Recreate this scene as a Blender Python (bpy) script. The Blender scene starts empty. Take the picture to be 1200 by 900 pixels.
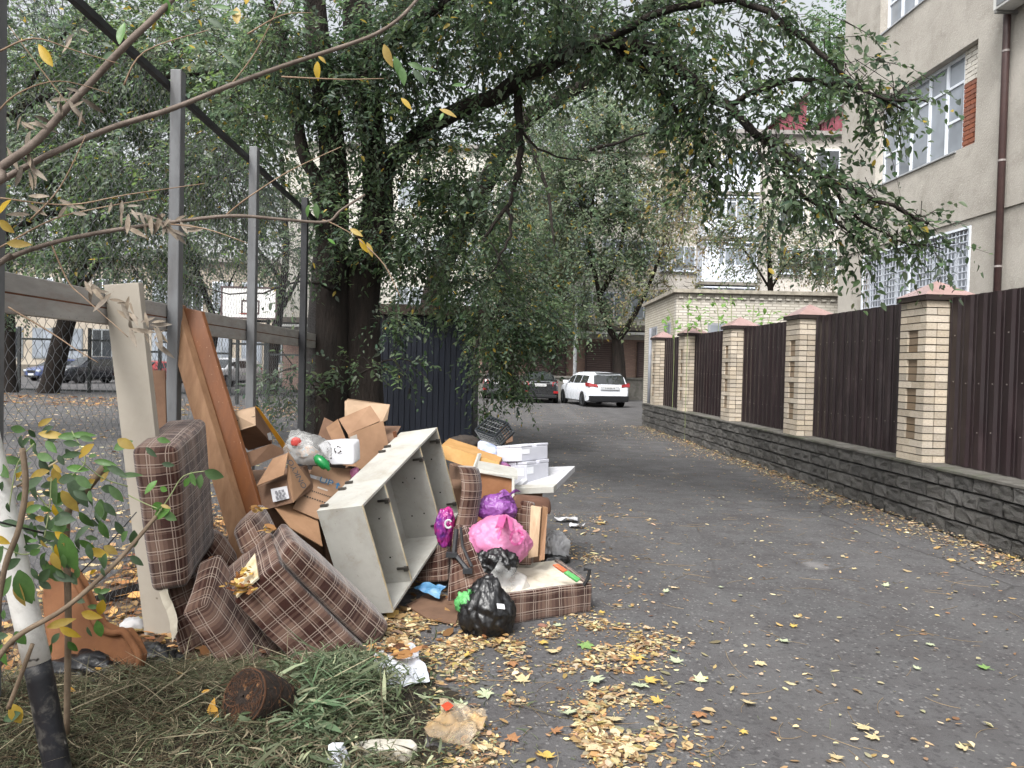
import bpy, bmesh, math, random
import numpy as np
from mathutils import Vector, Matrix, noise as mnoise
from mathutils.bvhtree import BVHTree
random.seed(7)
rng = np.random.default_rng(11)
scene = bpy.context.scene
COL = scene.collection
# ------------------------------------------------------------ camera
FPX, CAMH = 900.0, 1.6
PITCH, ROLL = math.radians(1.27), math.radians(1.35)
cam_d = bpy.data.cameras.new('camera')
cam = bpy.data.objects.new('camera', cam_d)
COL.objects.link(cam)
cam_d.sensor_width = 36.0
cam_d.lens = 36.0 * FPX / 1200.0
cam_d.clip_start = 0.05
cam_d.clip_end = 3000
CM = Matrix.Rotation(math.pi / 2 - PITCH, 3, 'X') @ Matrix.Rotation(ROLL, 3, 'Z')
cam.matrix_world = Matrix.Translation((0, 0, CAMH)) @ CM.to_4x4()
scene.camera = cam
# ------------------------------------------------------------ sky, sun, exposure
SUN_EL, SUN_ROT = math.radians(52), math.radians(205)
world = bpy.data.worlds.new('World')
scene.world = world
world.use_nodes = True
wn, wl = world.node_tree.nodes, world.node_tree.links
wn.clear()
sky = wn.new('ShaderNodeTexSky')
sky.sky_type = 'NISHITA'
sky.sun_disc = False
sky.sun_elevation = SUN_EL
sky.sun_rotation = SUN_ROT
sky.dust_density = 6.0
sky.air_density = 1.5
bw = wn.new('ShaderNodeRGBToBW')
tint = wn.new('ShaderNodeMix'); tint.data_type = 'RGBA'; tint.inputs[0].default_value = 0.84
bg = wn.new('ShaderNodeBackground'); bg.inputs[1].default_value = 0.15
wo = wn.new('ShaderNodeOutputWorld')
wl.new(sky.outputs[0], bw.inputs[0])
wl.new(sky.outputs[0], tint.inputs[6])
wl.new(bw.outputs[0], tint.inputs[7])
wl.new(tint.outputs[2], bg.inputs[0])
wl.new(bg.outputs[0], wo.inputs[0])
sun_d = bpy.data.lights.new('sun', 'SUN')
sun_d.energy = 1.4
sun_d.angle = math.radians(16)
sun_d.color = (1.0, 0.985, 0.965)
sun = bpy.data.objects.new('sun', sun_d)
COL.objects.link(sun)
_sd = Vector((math.sin(SUN_ROT) * math.cos(SUN_EL), math.cos(SUN_ROT) * math.cos(SUN_EL), math.sin(SUN_EL)))
sun.rotation_euler = _sd.to_track_quat('Z', 'Y').to_euler()
sun.location = (0, 0, 30)
vs = scene.view_settings
vs.view_transform = 'Standard'
vs.look = 'None'
vs.gamma = 1.0
vs.use_curve_mapping = False
vs.exposure = 1.22
scene.render.engine = 'CYCLES'
scene.cycles.max_bounces = 5
scene.cycles.diffuse_bounces = 2
scene.cycles.use_adaptive_sampling = True
scene.cycles.adaptive_threshold = 0.02
scene.cycles.glossy_bounces = 2
scene.cycles.transmission_bounces = 3
scene.cycles.transparent_max_bounces = 6
# ------------------------------------------------------------ helpers: pixels of the photograph to places
def ray(x, y):
    return CM @ Vector(((x - 600) / FPX, -(y - 450) / FPX, -1.0))
def G(x, y, z=0.0):
    d = ray(x, y); return Vector((0, 0, CAMH)) + d * ((z - CAMH) / d.z)
def D(x, y, Y):
    d = ray(x, y); return Vector((0, 0, CAMH)) + d * (Y / d.y)
def V(*a): return Vector(a)
# ------------------------------------------------------------ helpers: meshes
class MB:
    def __init__(s): s.v = []; s.f = []; s.uv = []
    def add(s, vs, fs):
        o = len(s.v); s.v += [tuple(p) for p in vs]; s.f += [tuple(i + o for i in f) for f in fs]; return s
    def box(s, c, d, R=None):
        c = Vector(c); R = R or Matrix.Identity(3); h = Vector(d) / 2
        P = [c + R @ Vector((x * h.x, y * h.y, z * h.z)) for z in (-1, 1) for x, y in ((-1, -1), (1, -1), (1, 1), (-1, 1))]
        return s.hexa(P)
    def hexa(s, P):
        return s.add(P, [(3, 2, 1, 0), (4, 5, 6, 7), (0, 1, 5, 4), (1, 2, 6, 5), (2, 3, 7, 6), (3, 0, 4, 7)])
    def corner(s, p, u, v, w):
        if u.cross(v).dot(w) < 0: u, v = v, u
        return s.hexa([p, p + u, p + u + v, p + v, p + w, p + u + w, p + u + v + w, p + v + w])
    def prism(s, poly, ext):
        n = len(poly); poly = [Vector(p) for p in poly]; ext = Vector(ext)
        nr = sum(((poly[i] - poly[0]).cross(poly[(i + 1) % n] - poly[0]) for i in range(1, n - 1)), Vector())
        if nr.dot(ext) > 0: poly = poly[::-1]
        fs = [tuple(range(n)), tuple(range(2 * n - 1, n - 1, -1))]
        fs += [(i, i + n, (i + 1) % n + n, (i + 1) % n) for i in range(n)]
        return s.add(poly + [p + ext for p in poly], fs)
    def sheet(s, poly, th):
        poly = [Vector(p) for p in poly]; n = len(poly)
        nr = sum(((poly[i] - poly[0]).cross(poly[(i + 1) % n] - poly[0]) for i in range(1, n - 1)), Vector()).normalized()
        return s.prism(poly, nr * th)
    def tube(s, pts, r, n=8, cap=True):
        pts = [Vector(p) for p in pts]; m = len(pts)
        r = [r] * m if not hasattr(r, '__len__') else r
        vs = []; fs = []; up = None
        for i, p in enumerate(pts):
            t = (pts[min(i + 1, m - 1)] - pts[max(i - 1, 0)]).normalized()
            if up is None: up = t.orthogonal()
            up = (up - t * up.dot(t)); up = up.normalized() if up.length > 1e-6 else t.orthogonal().normalized()
            b = t.cross(up)
            for k in range(n):
                a = 2 * math.pi * k / n; vs.append(p + (up * math.cos(a) + b * math.sin(a)) * r[i])
        for i in range(m - 1):
            for k in range(n):
                k2 = (k + 1) % n; fs.append((i * n + k, i * n + k2, (i + 1) * n + k2, (i + 1) * n + k))
        if cap: fs += [tuple(range(n - 1, -1, -1)), tuple((m - 1) * n + k for k in range(n))]
        return s.add(vs, fs)
    def grid(s, rows):
        n = len(rows[0]); o = [p for r in rows for p in r]
        return s.add(o, [(i * n + k, i * n + k + 1, (i + 1) * n + k + 1, (i + 1) * n + k) for i in range(len(rows) - 1) for k in range(n - 1)])
    def build(s, name, m, parent=None, smooth=False, base=None, bevel=0, uv=None):
        me = bpy.data.meshes.new(name)
        loc = Vector((0, 0, 0))
        if parent is None:
            A = np.array(s.v); loc = Vector(base) if base is not None else Vector(((A[:, 0].min() + A[:, 0].max()) / 2, (A[:, 1].min() + A[:, 1].max()) / 2, A[:, 2].min()))
        me.from_pydata([(p[0] - loc[0], p[1] - loc[1], p[2] - loc[2]) for p in s.v], [], s.f)
        if uv is not None:
            ul = me.uv_layers.new(name='UVMap'); ul.data.foreach_set('uv', np.array(uv, dtype=np.float32).ravel())
        me.update()
        if smooth: me.polygons.foreach_set('use_smooth', [True] * len(me.polygons))
        if m: me.materials.append(m)
        o = bpy.data.objects.new(name, me); COL.objects.link(o); o.location = loc
        if parent is not None: child(o, parent)
        if bevel:
            b = o.modifiers.new('bevel', 'BEVEL'); b.width = bevel; b.segments = 2; b.limit_method = 'ANGLE'
        return o
def child(o, p):
    o.parent = p; o.matrix_parent_inverse = Matrix.Translation(-p.location); return o
def tag(o, label, cat, group=None):
    o['label'] = label; o['category'] = cat
    if group: o['group'] = group
    return o
def thing(name, loc, label, cat, group=None):
    o = bpy.data.objects.new(name, None); COL.objects.link(o); o.location = loc; o.empty_display_size = .1
    return tag(o, label, cat, group)
def kind(o, k, label=None):
    o['kind'] = k
    if label: o['label'] = label
    return o
def inst(name, me, loc, rot=None, scale=(1, 1, 1), parent=None):
    o = bpy.data.objects.new(name, me); COL.objects.link(o)
    R = rot if rot is not None else Matrix.Identity(3)
    o.matrix_basis = Matrix.Translation(loc) @ R.to_4x4() @ Matrix.Diagonal((*scale, 1))
    if parent is not None: o.parent = parent; o.matrix_parent_inverse = Matrix.Translation(-parent.location)
    return o
def meshdata(mb, name, m):
    me = bpy.data.meshes.new(name); me.from_pydata(mb.v, [], mb.f); me.update()
    if m: me.materials.append(m)
    return me
def fast_mesh(name, verts, tris, m, parent=None, cols=None, smooth=False):
    """numpy arrays to a mesh; triangles or quads, one colour per vertex"""
    me = bpy.data.meshes.new(name); nv, nf, k = len(verts), len(tris), tris.shape[1]
    me.vertices.add(nv); me.vertices.foreach_set('co', verts.astype(np.float32).ravel())
    me.loops.add(nf * k); me.loops.foreach_set('vertex_index', tris.astype(np.int32).ravel())
    me.polygons.add(nf); me.polygons.foreach_set('loop_start', np.arange(0, nf * k, k, dtype=np.int32))
    me.update(calc_edges=True)
    if smooth: me.polygons.foreach_set('use_smooth', [True] * nf)
    if cols is not None:
        a = me.attributes.new('lc', 'FLOAT_COLOR', 'POINT')
        a.data.foreach_set('color', np.concatenate([cols, np.ones((nv, 1))], 1).astype(np.float32).ravel())
    if m: me.materials.append(m)
    o = bpy.data.objects.new(name, me); COL.objects.link(o)
    if parent is not None: child(o, parent)
    return o
def fbm(p, s=1.0, o=3):
    p = Vector(p) * s; a = 0; w = 1
    for _ in range(o): a += w * mnoise.noise(p); p = p * 2.03; w *= .5
    return a
# ------------------------------------------------------------ helpers: materials
def L(h):
    h = h.lstrip('#'); c = [int(h[i:i + 2], 16) / 255 for i in (0, 2, 4)]
    return tuple(x / 12.92 if x <= .04045 else ((x + .055) / 1.055) ** 2.4 for x in c)
MATS = {}
def nt(name):
    m = bpy.data.materials.new(name); m.use_nodes = True; t = m.node_tree; t.nodes.clear()
    out = t.nodes.new('ShaderNodeOutputMaterial'); b = t.nodes.new('ShaderNodeBsdfPrincipled')
    t.links.new(b.outputs[0], out.inputs[0]); return m, t, b, out
def nd(t, typ, ins=None, **kw):
    n = t.nodes.new('ShaderNode' + typ)
    for k, v in kw.items(): setattr(n, k, v)
    for k, v in (ins or {}).items():
        if isinstance(v, bpy.types.NodeSocket): t.links.new(v, n.inputs[k])
        else: n.inputs[k].default_value = v
    return n
def c4(c): return (c[0], c[1], c[2], 1)
def mixc(t, f, a, b, mode='MIX'):
    n = t.nodes.new('ShaderNodeMix'); n.data_type = 'RGBA'; n.blend_type = mode
    for i, v in ((0, f), (6, a), (7, b)):
        if isinstance(v, bpy.types.NodeSocket): t.links.new(v, n.inputs[i])
        elif i == 0: n.inputs[0].default_value = v
        else: n.inputs[i].default_value = c4(v)
    return n.outputs[2]
def math_(t, op, a, b=0.0, c=None):
    n = t.nodes.new('ShaderNodeMath'); n.operation = op
    for i, v in enumerate((a, b, c)):
        if v is None: continue
        if isinstance(v, bpy.types.NodeSocket): t.links.new(v, n.inputs[i])
        else: n.inputs[i].default_value = v
    return n.outputs[0]
def rng_(t, v, a, b, c=0.0, d=1.0):
    return nd(t, 'MapRange', {0: v, 1: a, 2: b, 3: c, 4: d}).outputs[0]
def noise_(t, co, scale, detail=4, rough=.6, dist=0.0):
    return nd(t, 'TexNoise', {'Vector': co, 'Scale': scale, 'Detail': detail, 'Roughness': rough, 'Distortion': dist}).outputs[0]
def bump_(t, b, h, st, dist=.01):
    n = nd(t, 'Bump', {'Strength': st, 'Distance': dist, 'Height': h}); t.links.new(n.outputs[0], b.inputs['Normal'])
def mat(name, c, c2=None, rough=.7, sc=6, bump=.15, bsc=60, bd=.004, metal=0, rand=0.0, trans=0, spec=.4, speck=None, stretch=None, rr=.12, dirt=None, coat=0):
    """generic surface: two tones by noise, per-object random value, fine relief"""
    if name in MATS: return MATS[name]
    m, t, b, out = nt(name)
    co = nd(t, 'TexCoord').outputs['Object']
    if stretch: co = nd(t, 'Mapping', {'Vector': co, 'Scale': stretch}).outputs[0]
    c2 = c2 or tuple(x * .7 for x in c)
    n1 = noise_(t, co, sc, 5, .65)
    col = mixc(t, rng_(t, n1, .32, .68), c, c2)
    if dirt:
        n3 = noise_(t, co, dirt[1], 6, .7, .5); col = mixc(t, rng_(t, n3, .5, .72, 0, dirt[2] if len(dirt) > 2 else .7), col, dirt[0])
    if speck:
        n4 = noise_(t, co, speck[1], 2, .5); col = mixc(t, rng_(t, n4, speck[2], speck[2] + .06), col, speck[0])
    if rand:
        r = nd(t, 'ObjectInfo').outputs['Random']
        hv = nd(t, 'HueSaturation', {'Value': rng_(t, r, 0, 1, 1 - rand, 1 + rand), 'Saturation': rng_(t, math_(t, 'FRACT', math_(t, 'MULTIPLY', r, 7.3)), 0, 1, 1 - rand * .6, 1 + rand * .6), 'Color': col}); col = hv.outputs[0]
    t.links.new(col, b.inputs['Base Color'])
    n2 = noise_(t, co, bsc, 4, .7)
    t.links.new(rng_(t, n1, .3, .7, max(0.02, rough - rr), min(1, rough + rr)), b.inputs['Roughness'])
    b.inputs['Metallic'].default_value = metal
    b.inputs['Specular IOR Level'].default_value = spec
    if coat: b.inputs['Coat Weight'].default_value = coat; b.inputs['Coat Roughness'].default_value = .08
    if bump: bump_(t, b, n2, bump, bd)
    if trans:
        tr = nd(t, 'BsdfTranslucent', {'Color': col}); mx = nd(t, 'MixShader', {0: trans, 1: b.outputs[0], 2: tr.outputs[0]}); t.links.new(mx.outputs[0], out.inputs[0])
    MATS[name] = m; return m
def leafmat(name, trans=.35, rough=.5, spec=.35):
    m, t, b, out = nt(name)
    col = nd(t, 'Attribute', attribute_name='lc').outputs['Color']
    t.links.new(col, b.inputs['Base Color']); b.inputs['Roughness'].default_value = rough; b.inputs['Specular IOR Level'].default_value = spec
    tc = nd(t, 'HueSaturation', {'Hue': .49, 'Value': 2.0, 'Color': col}).outputs[0]
    tr = nd(t, 'BsdfTranslucent', {'Color': tc}); mx = nd(t, 'MixShader', {0: trans, 1: b.outputs[0], 2: tr.outputs[0]})
    t.links.new(mx.outputs[0], out.inputs[0]); MATS[name] = m; return m
def brickmat(name, c1, c2, mortar, bw=.25, bh=.065, mo=.012, axis='XZ', dirt=None, bstr=.5):
    """far brickwork only, where single bricks are too small to pick apart"""
    m, t, b, out = nt(name)
    co = nd(t, 'TexCoord').outputs['Object']; s = nd(t, 'SeparateXYZ', {0: co})
    h = s.outputs['XYZ'.index(axis[0])]
    uv = nd(t, 'CombineXYZ', {0: h, 1: s.outputs[2]}).outputs[0]
    br = nd(t, 'TexBrick', {'Vector': uv, 'Color1': c4(c1), 'Color2': c4(c2), 'Mortar': c4(mortar), 'Scale': 1.0, 'Mortar Size': mo, 'Mortar Smooth': .1, 'Bias': 0.0, 'Brick Width': bw, 'Row Height': bh + mo})
    n = noise_(t, co, 1.3, 6, .7); col = mixc(t, rng_(t, n, .35, .7, 0, .6), br.outputs[0], dirt or tuple(x * .6 for x in c1))
    t.links.new(col, b.inputs['Base Color']); b.inputs['Roughness'].default_value = .85
    bump_(t, b, math_(t, 'SUBTRACT', 1.0, br.outputs[1]), bstr, .01); MATS[name] = m; return m
def plain(name, c, rough=.5, metal=0, trans=0, alpha=1, spec=.5):
    if name in MATS: return MATS[name]
    m, t, b, out = nt(name); b.inputs['Base Color'].default_value = c4(c); b.inputs['Roughness'].default_value = rough; b.inputs['Metallic'].default_value = metal; b.inputs['Specular IOR Level'].default_value = spec
    co = nd(t, 'TexCoord').outputs['Object']
    t.links.new(mixc(t, rng_(t, noise_(t, co, 9, 4), .3, .7), c, tuple(x * .8 for x in c)), b.inputs['Base Color'])
    if trans: b.inputs['Transmission Weight'].default_value = trans
    if alpha < 1: b.inputs['Alpha'].default_value = alpha
    MATS[name] = m; return m
def textmesh(body, size, m, name, parent, origin, ux, uy, base_off=.0015, depth=.0004, align='CENTER', shear=0):
    """flat lettering laid on a face: ux = reading direction, uy = letter up"""
    cu = bpy.data.curves.new('tmp', 'FONT'); cu.body = body; cu.size = size; cu.align_x = align; cu.align_y = 'CENTER'; cu.resolution_u = 3; cu.shear = shear
    ob = bpy.data.objects.new('tmp', cu); COL.objects.link(ob)
    dg = bpy.context.evaluated_depsgraph_get(); me = bpy.data.meshes.new_from_object(ob.evaluated_get(dg)); bpy.data.objects.remove(ob)
    ux = Vector(ux).normalized(); uy = Vector(uy); uy = (uy - ux * uy.dot(ux)).normalized(); n = ux.cross(uy)
    o0 = Vector(origin) + n * base_off
    for v in me.vertices: v.co = o0 + ux * v.co.x + uy * v.co.y
    me.materials.clear(); me.materials.append(m); me.name = name
    o = bpy.data.objects.new(name, me); COL.objects.link(o); child(o, parent); return o
# ============================================================ ground
def ground_material():
    m, t, b, out = nt('asphalt'); co = nd(t, 'TexCoord').outputs['Object']
    big = noise_(t, co, .35, 5, .6, .4); mid = noise_(t, co, 2.2, 5, .65); fine = noise_(t, co, 130, 3, .7); grit = nd(t, 'TexVoronoi', {'Vector': co, 'Scale': 95.0}).outputs[0]
    col = mixc(t, rng_(t, big, .3, .7), (.066, .065, .0665), (.096, .0945, .0965))
    col = mixc(t, rng_(t, mid, .40, .66, 0, .75), col, (.05, .046, .047))
    col = mixc(t, rng_(t, fine, .55, .8, 0, .5), col, (.16, .152, .155))
    col = mixc(t, rng_(t, grit, 0, .25, .35, 0), col, (.05, .047, .048))
    st = nd(t, 'TexVoronoi', {'Vector': co, 'Scale': 48.0}); cs = nd(t, 'SeparateColor', {0: st.outputs[1]}).outputs[0]
    col = mixc(t, math_(t, 'MULTIPLY', rng_(t, cs, .82, .9), rng_(t, st.outputs[0], .3, .45, .7, 0)), col, (.19, .185, .18)); col = mixc(t, math_(t, 'MULTIPLY', rng_(t, cs, .18, .1), .5), col, (.03, .028, .03))
    stn = noise_(t, co, .9, 6, .7, .8); col = mixc(t, rng_(t, stn, .56, .7, 0, .5), col, (.04, .038, .039))
    # trodden dust: dry pale scuffs
    sep = nd(t, 'SeparateXYZ', {0: co})
    dust = noise_(t, nd(t, 'Mapping', {'Vector': co, 'Scale': (1.2, .5, 1)}).outputs[0], 1.4, 7, .75, 1.2)
    col = mixc(t, rng_(t, dust, .58, .75, 0, .3), col, (.15, .14, .135))
    for (px, py, r, k) in ((955, 662, .13, .8), (1120, 640, .1, .2)):
        g = G(px, py); dx = math_(t, 'SUBTRACT', sep.outputs[0], g.x); dy = math_(t, 'MULTIPLY', math_(t, 'SUBTRACT', sep.outputs[1], g.y), .6)
        d = math_(t, 'SQRT', math_(t, 'ADD', math_(t, 'MULTIPLY', dx, dx), math_(t, 'MULTIPLY', dy, dy)))
        d = math_(t, 'ADD', d, math_(t, 'MULTIPLY', math_(t, 'SUBTRACT', noise_(t, co, 14, 6, .8), .5), r * 1.6))
        col = mixc(t, rng_(t, d, r * .2, r, k * .45, 0), col, (.3, .29, .285))
    # cracks
    vo = nd(t, 'TexVoronoi', {'Vector': nd(t, 'Mapping', {'Vector': mixc(t, .12, co, nd(t, 'TexNoise', {'Vector': co, 'Scale': 1.5}).outputs[1]), 'Scale': (.5, .35, 1)}).outputs[0], 'Scale': 1.0}, feature='DISTANCE_TO_EDGE').outputs[0]
    cr = math_(t, 'MULTIPLY', rng_(t, vo, 0, .009, 1, 0), rng_(t, big, .42, .56))
    col = mixc(t, math_(t, 'MULTIPLY', cr, .8), col, (.03, .028, .028))
    tr_ = noise_(t, nd(t, 'Mapping', {'Vector': co, 'Rotation': (0, 0, .05), 'Scale': (1.1, .05, 1)}).outputs[0], 1.0, 3, .5); col = mixc(t, rng_(t, tr_, .5, .7, 0, .35), col, (.135, .132, .132))
    t.links.new(col, b.inputs['Base Color'])
    t.links.new(rng_(t, mid, .3, .7, .68, .9), b.inputs['Roughness']); b.inputs['Specular IOR Level'].default_value = .35
    h = math_(t, 'SUBTRACT', math_(t, 'ADD', math_(t, 'MULTIPLY', fine, .6), math_(t, 'MULTIPLY', grit, .5)), cr)
    bump_(t, b, h, .7, .006); return m
ground = MB().grid([[V(x, y, 0) for x in (-400, -60, -12, 12, 60, 400)] for y in (-200, -10, 12, 60, 200, 900)]).build('ground', ground_material(), base=(0, 0, 0))
kind(ground, 'structure', 'dark grey asphalt lane and yard strewn with autumn leaves')
soil_m = mat('soil', L('#5b4a3a'), L('#3c3026'), rough=.95, sc=3, bump=.8, bsc=35, bd=.02)
rows = []
for i in range(46):
    y = 1.2 + i * .3; xs = -2.0 - .05 * y; w = .75 + .25 * fbm((y * .8, 3, 1))
    if y > 7.5: w *= max(.45, 1 - (y - 7.5) * .1)
    rows.append([V(xs + u * w * (1.35 if u > 0 else .95), y, .004 + (.035 + .02 * fbm((u * 3, y * 2, 0))) * (1 - abs(u)) ** .5) for u in (-1, -.8, -.5, -.2, 0, .2, .5, .8, 1)])
soil = MB().grid(rows).build('soil_strip', soil_m, smooth=True, base=(0, 0, 0)); kind(soil, 'structure', 'bare earth strip under the chain link fence covered in brown leaves')

# ============================================================ low stone wall, pillars, sheet metal fence on the right
WK = -.05
def W(Y, off=0.0, z=0.0): return V(4.88 + WK * Y + off, Y, z)
RW = Matrix.Rotation(math.atan(-WK), 3, 'Z')      # local y runs along the lane
stone_m = mat('split_stone', L('#6e6c69'), L('#4a4846'), rough=.9, sc=14, bump=1.0, bsc=30, bd=.03, rand=.28, dirt=(L('#3a4230'), 2.5, .35), speck=(L('#7d7a76'), 60, .66))
mortar_m = mat('dark_mortar', L('#37332f'), L('#242120'), rough=.95, bump=.4)
cope_m = mat('wall_top_concrete', L('#6d6a66'), L('#45433d'), rough=.95, sc=4, bump=.6, bsc=50, bd=.006, dirt=(L('#414a30'), 1.8, .8))
YW0, YW1, WH = 3.2, 22.0, .64
wall_l = thing('stone_wall', W((YW0 + YW1) / 2), 'low retaining wall of rough dark grey split stone blocks under the brown metal fence', 'wall')
c = MB(); mid = W((YW0 + YW1) / 2, .28, WH / 2 - .012); c.box(mid, (.5, (YW1 - YW0) * 1.001, WH - .03), RW); c.build('core', mortar_m, wall_l)
c = MB(); c.box(W((YW0 + YW1) / 2, .2, WH + .006), (.5, (YW1 - YW0) * 1.004, .035), RW); c.build('coping', cope_m, wall_l, bevel=.008)
blocks = []
for k in range(8):
    mb = MB(); r_ = random.Random(k + 30); us = (-.5, -.42, -.15, .18, .42, .5)
    def hgt(u, v):
        e = min(.5 - abs(u), .5 - abs(v)); return 0 if e < .02 else -(.25 + .55 * r_.random())
    rows = [[(hgt(u, v) - .02 * r_.random(), u, v) for u in us] for v in us]
    mb.grid([[V(*p) for p in r] for r in rows]); n = len(us)
    ring = [rows[0][i] for i in range(n)] + [rows[i][-1] for i in range(1, n)] + [rows[-1][i] for i in range(n - 2, -1, -1)] + [rows[i][0] for i in range(n - 2, 0, -1)]
    o = len(mb.v); mb.v += ring; mb.v += [(1.2, p[1], p[2]) for p in ring]; q = len(ring)
    mb.f += [(o + i, o + q + i, o + q + (i + 1) % q, o + (i + 1) % q) for i in range(q)]
    blocks.append(meshdata(mb, 'block', stone_m))
nb = 0
for cse in range(4):
    y = YW0 + (.17 if cse % 2 else 0) - .1; ch = WH / 4
    while y < YW1 - .05:
        ln = random.uniform(.24, .36)
        if y + ln > YW1: ln = YW1 - y
        if y + ln > 5.2 and ln > .08:
            inst('block', blocks[random.randrange(8)], W(y + ln / 2, -.012 + random.uniform(-.01, .008), (cse + .5) * ch), RW, (.044, ln - .014, ch - .012), wall_l); nb += 1
        y += ln
yel_m = mat('cream_brick', L('#c3b8a8'), L('#ab9f8e'), rough=.85, sc=9, bump=.35, bsc=70, bd=.003, rand=.2, dirt=(L('#7b7060'), 7, .5))
rec_m = mat('rough_brown_brick', L('#9a8872'), L('#7d6c59'), rough=.95, sc=20, bump=1.0, bsc=40, bd=.012, rand=.16)
cap_m = mat('cap_metal_sky_tint', L('#9a817d'), L('#8a716d'), rough=.3, bump=.05, bsc=8, spec=.6, rr=.05)  # pale pink tone has the sky's reflection painted into the brown metal
capd_m = mat('cap_fascia', L('#2b211f'), rough=.45, bump=.05)
def brick_mesh(m):
    mb = MB(); h = .5; e = .47
    # bevelled cube: eight corners cut a little
    vs = []
    for x in (-h, h):
        for y, z in ((-e, -e), (e, -e), (e, e), (-e, e)): vs.append((x * .995, y, z))
    bm = bmesh.new(); bmesh.ops.create_cube(bm, size=1)
    me = bpy.data.meshes.new('brick'); bm.to_mesh(me); bm.free(); me.materials.append(m); return me
brick_y, brick_r = brick_mesh(yel_m), brick_mesh(rec_m)
PY = (5.15, 8.32, 11.55, 14.62, 17.85, 20.65)
ORD = ('sixth', 'fifth', 'fourth', 'third', 'second', 'first')
PZ0, PZ1 = WH + .022, 2.43
NR = 22; RHT = (PZ1 - PZ0) / NR; PW = .51
def pillar(Y, i):
    cc = W(Y + PW / 2, PW / 2 - .006)
    if i == 0: lab = 'cream brick pillar standing past the near end of the last metal panel'
    else: lab = 'cream brick fence pillar with pyramid cap, %s from the white brick garage' % ORD[i]
    t = thing('brick_pillar', cc + V(0, 0, PZ0), lab, 'pillar', 'brick pillars of the metal fence')
    def P(x, y, z): return cc + RW @ V(x, y, 0) + V(0, 0, z)
    MB().box(P(0, 0, (PZ0 + PZ1) / 2), (PW - .075, PW - .075, PZ1 - PZ0), RW).build('mortar_core', mortar_m, t)
    def br(me, x, y, z, dx, dy):
        inst('brick', me, P(x, y, z), RW @ Matrix.Rotation(random.uniform(-.012, .012), 3, 'Z'), (dx - .006, dy - .006, RHT - random.uniform(.009, .013)), t)
    b2 = PW / 2
    for r in range(NR):
        z = PZ0 + (r + .5) * RHT; k = NR - 1 - r
        recess = k >= 4 and (k - 4) % 4 != 3 and k < 19
        A = r % 2 == 0
        jx = lambda: random.uniform(-.002, .002)
        if recess:
            for s in (-1, 1): br(brick_y, -b2 + .06 + jx(), s * (b2 - .0775), z, .12, .155)
            br(brick_r, -b2 + .078 + jx(), 0, z, .12, .2)
            for s in (-1, 1): br(brick_y, b2 - .06, s * .1275, z, .12, .255)
            for s in (-1, 1): br(brick_y, .0, s * (b2 - .06) + jx(), z, .262, .12)
        elif A:
            for sx in (-1, 1):
                for s in (-1, 1): br(brick_y, sx * (b2 - .06) + jx(), s * .1275, z, .12, .255)
            for s in (-1, 1): br(brick_y, 0, s * (b2 - .06) + jx(), z, .262, .12)
        else:
            for s in (-1, 1):
                for sx in (-1, 1): br(brick_y, sx * .1275, s * (b2 - .06) + jx(), z, .255, .12)
            for sx in (-1, 1): br(brick_y, sx * (b2 - .06) + jx(), 0, z, .12, .262)
    h = PW / 2 + .035; mb = MB()
    for z0, z1, hh in ((PZ1, PZ1 + .055, h),): mb.box(P(0, 0, (z0 + z1) / 2), (2 * hh, 2 * hh, z1 - z0), RW)
    cp = mb.build('cap', capd_m, t)
    a = [P(sx * (h + .006), sy * (h + .006), PZ1 + .058) for sx, sy in ((-1, -1), (1, -1), (1, 1), (-1, 1))]; ap = P(0, 0, PZ1 + .24)
    MB().add(a + [ap], [(0, 1, 4), (1, 2, 4), (2, 3, 4), (3, 0, 4), (3, 2, 1, 0)]).build('cap_roof', cap_m, cp)
for i, Y in enumerate(PY): pillar(Y, i)
sheet_m = mat('brown_sheet_metal', L('#23171a'), L('#1c1214'), rough=.42, sc=3, bump=.15, bsc=5, bd=.01, spec=.55, rand=.18, stretch=(1, 1, .35), dirt=(L('#45393a'), 3.5, .5))
screw_m = mat('screw', L('#a9a39c'), rough=.4, metal=.6, bump=0)
PLAB = ('brown corrugated metal fence panel beside the sixth and fifth brick pillars from the garage', 'brown corrugated metal fence panel between the fifth and fourth brick pillars from the garage', 'brown corrugated metal fence panel between the fourth and third brick pillars from the garage', 'brown corrugated metal fence panel between the third and second brick pillars from the garage', 'brown corrugated metal fence panel between the second and first brick pillars from the garage')
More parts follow.
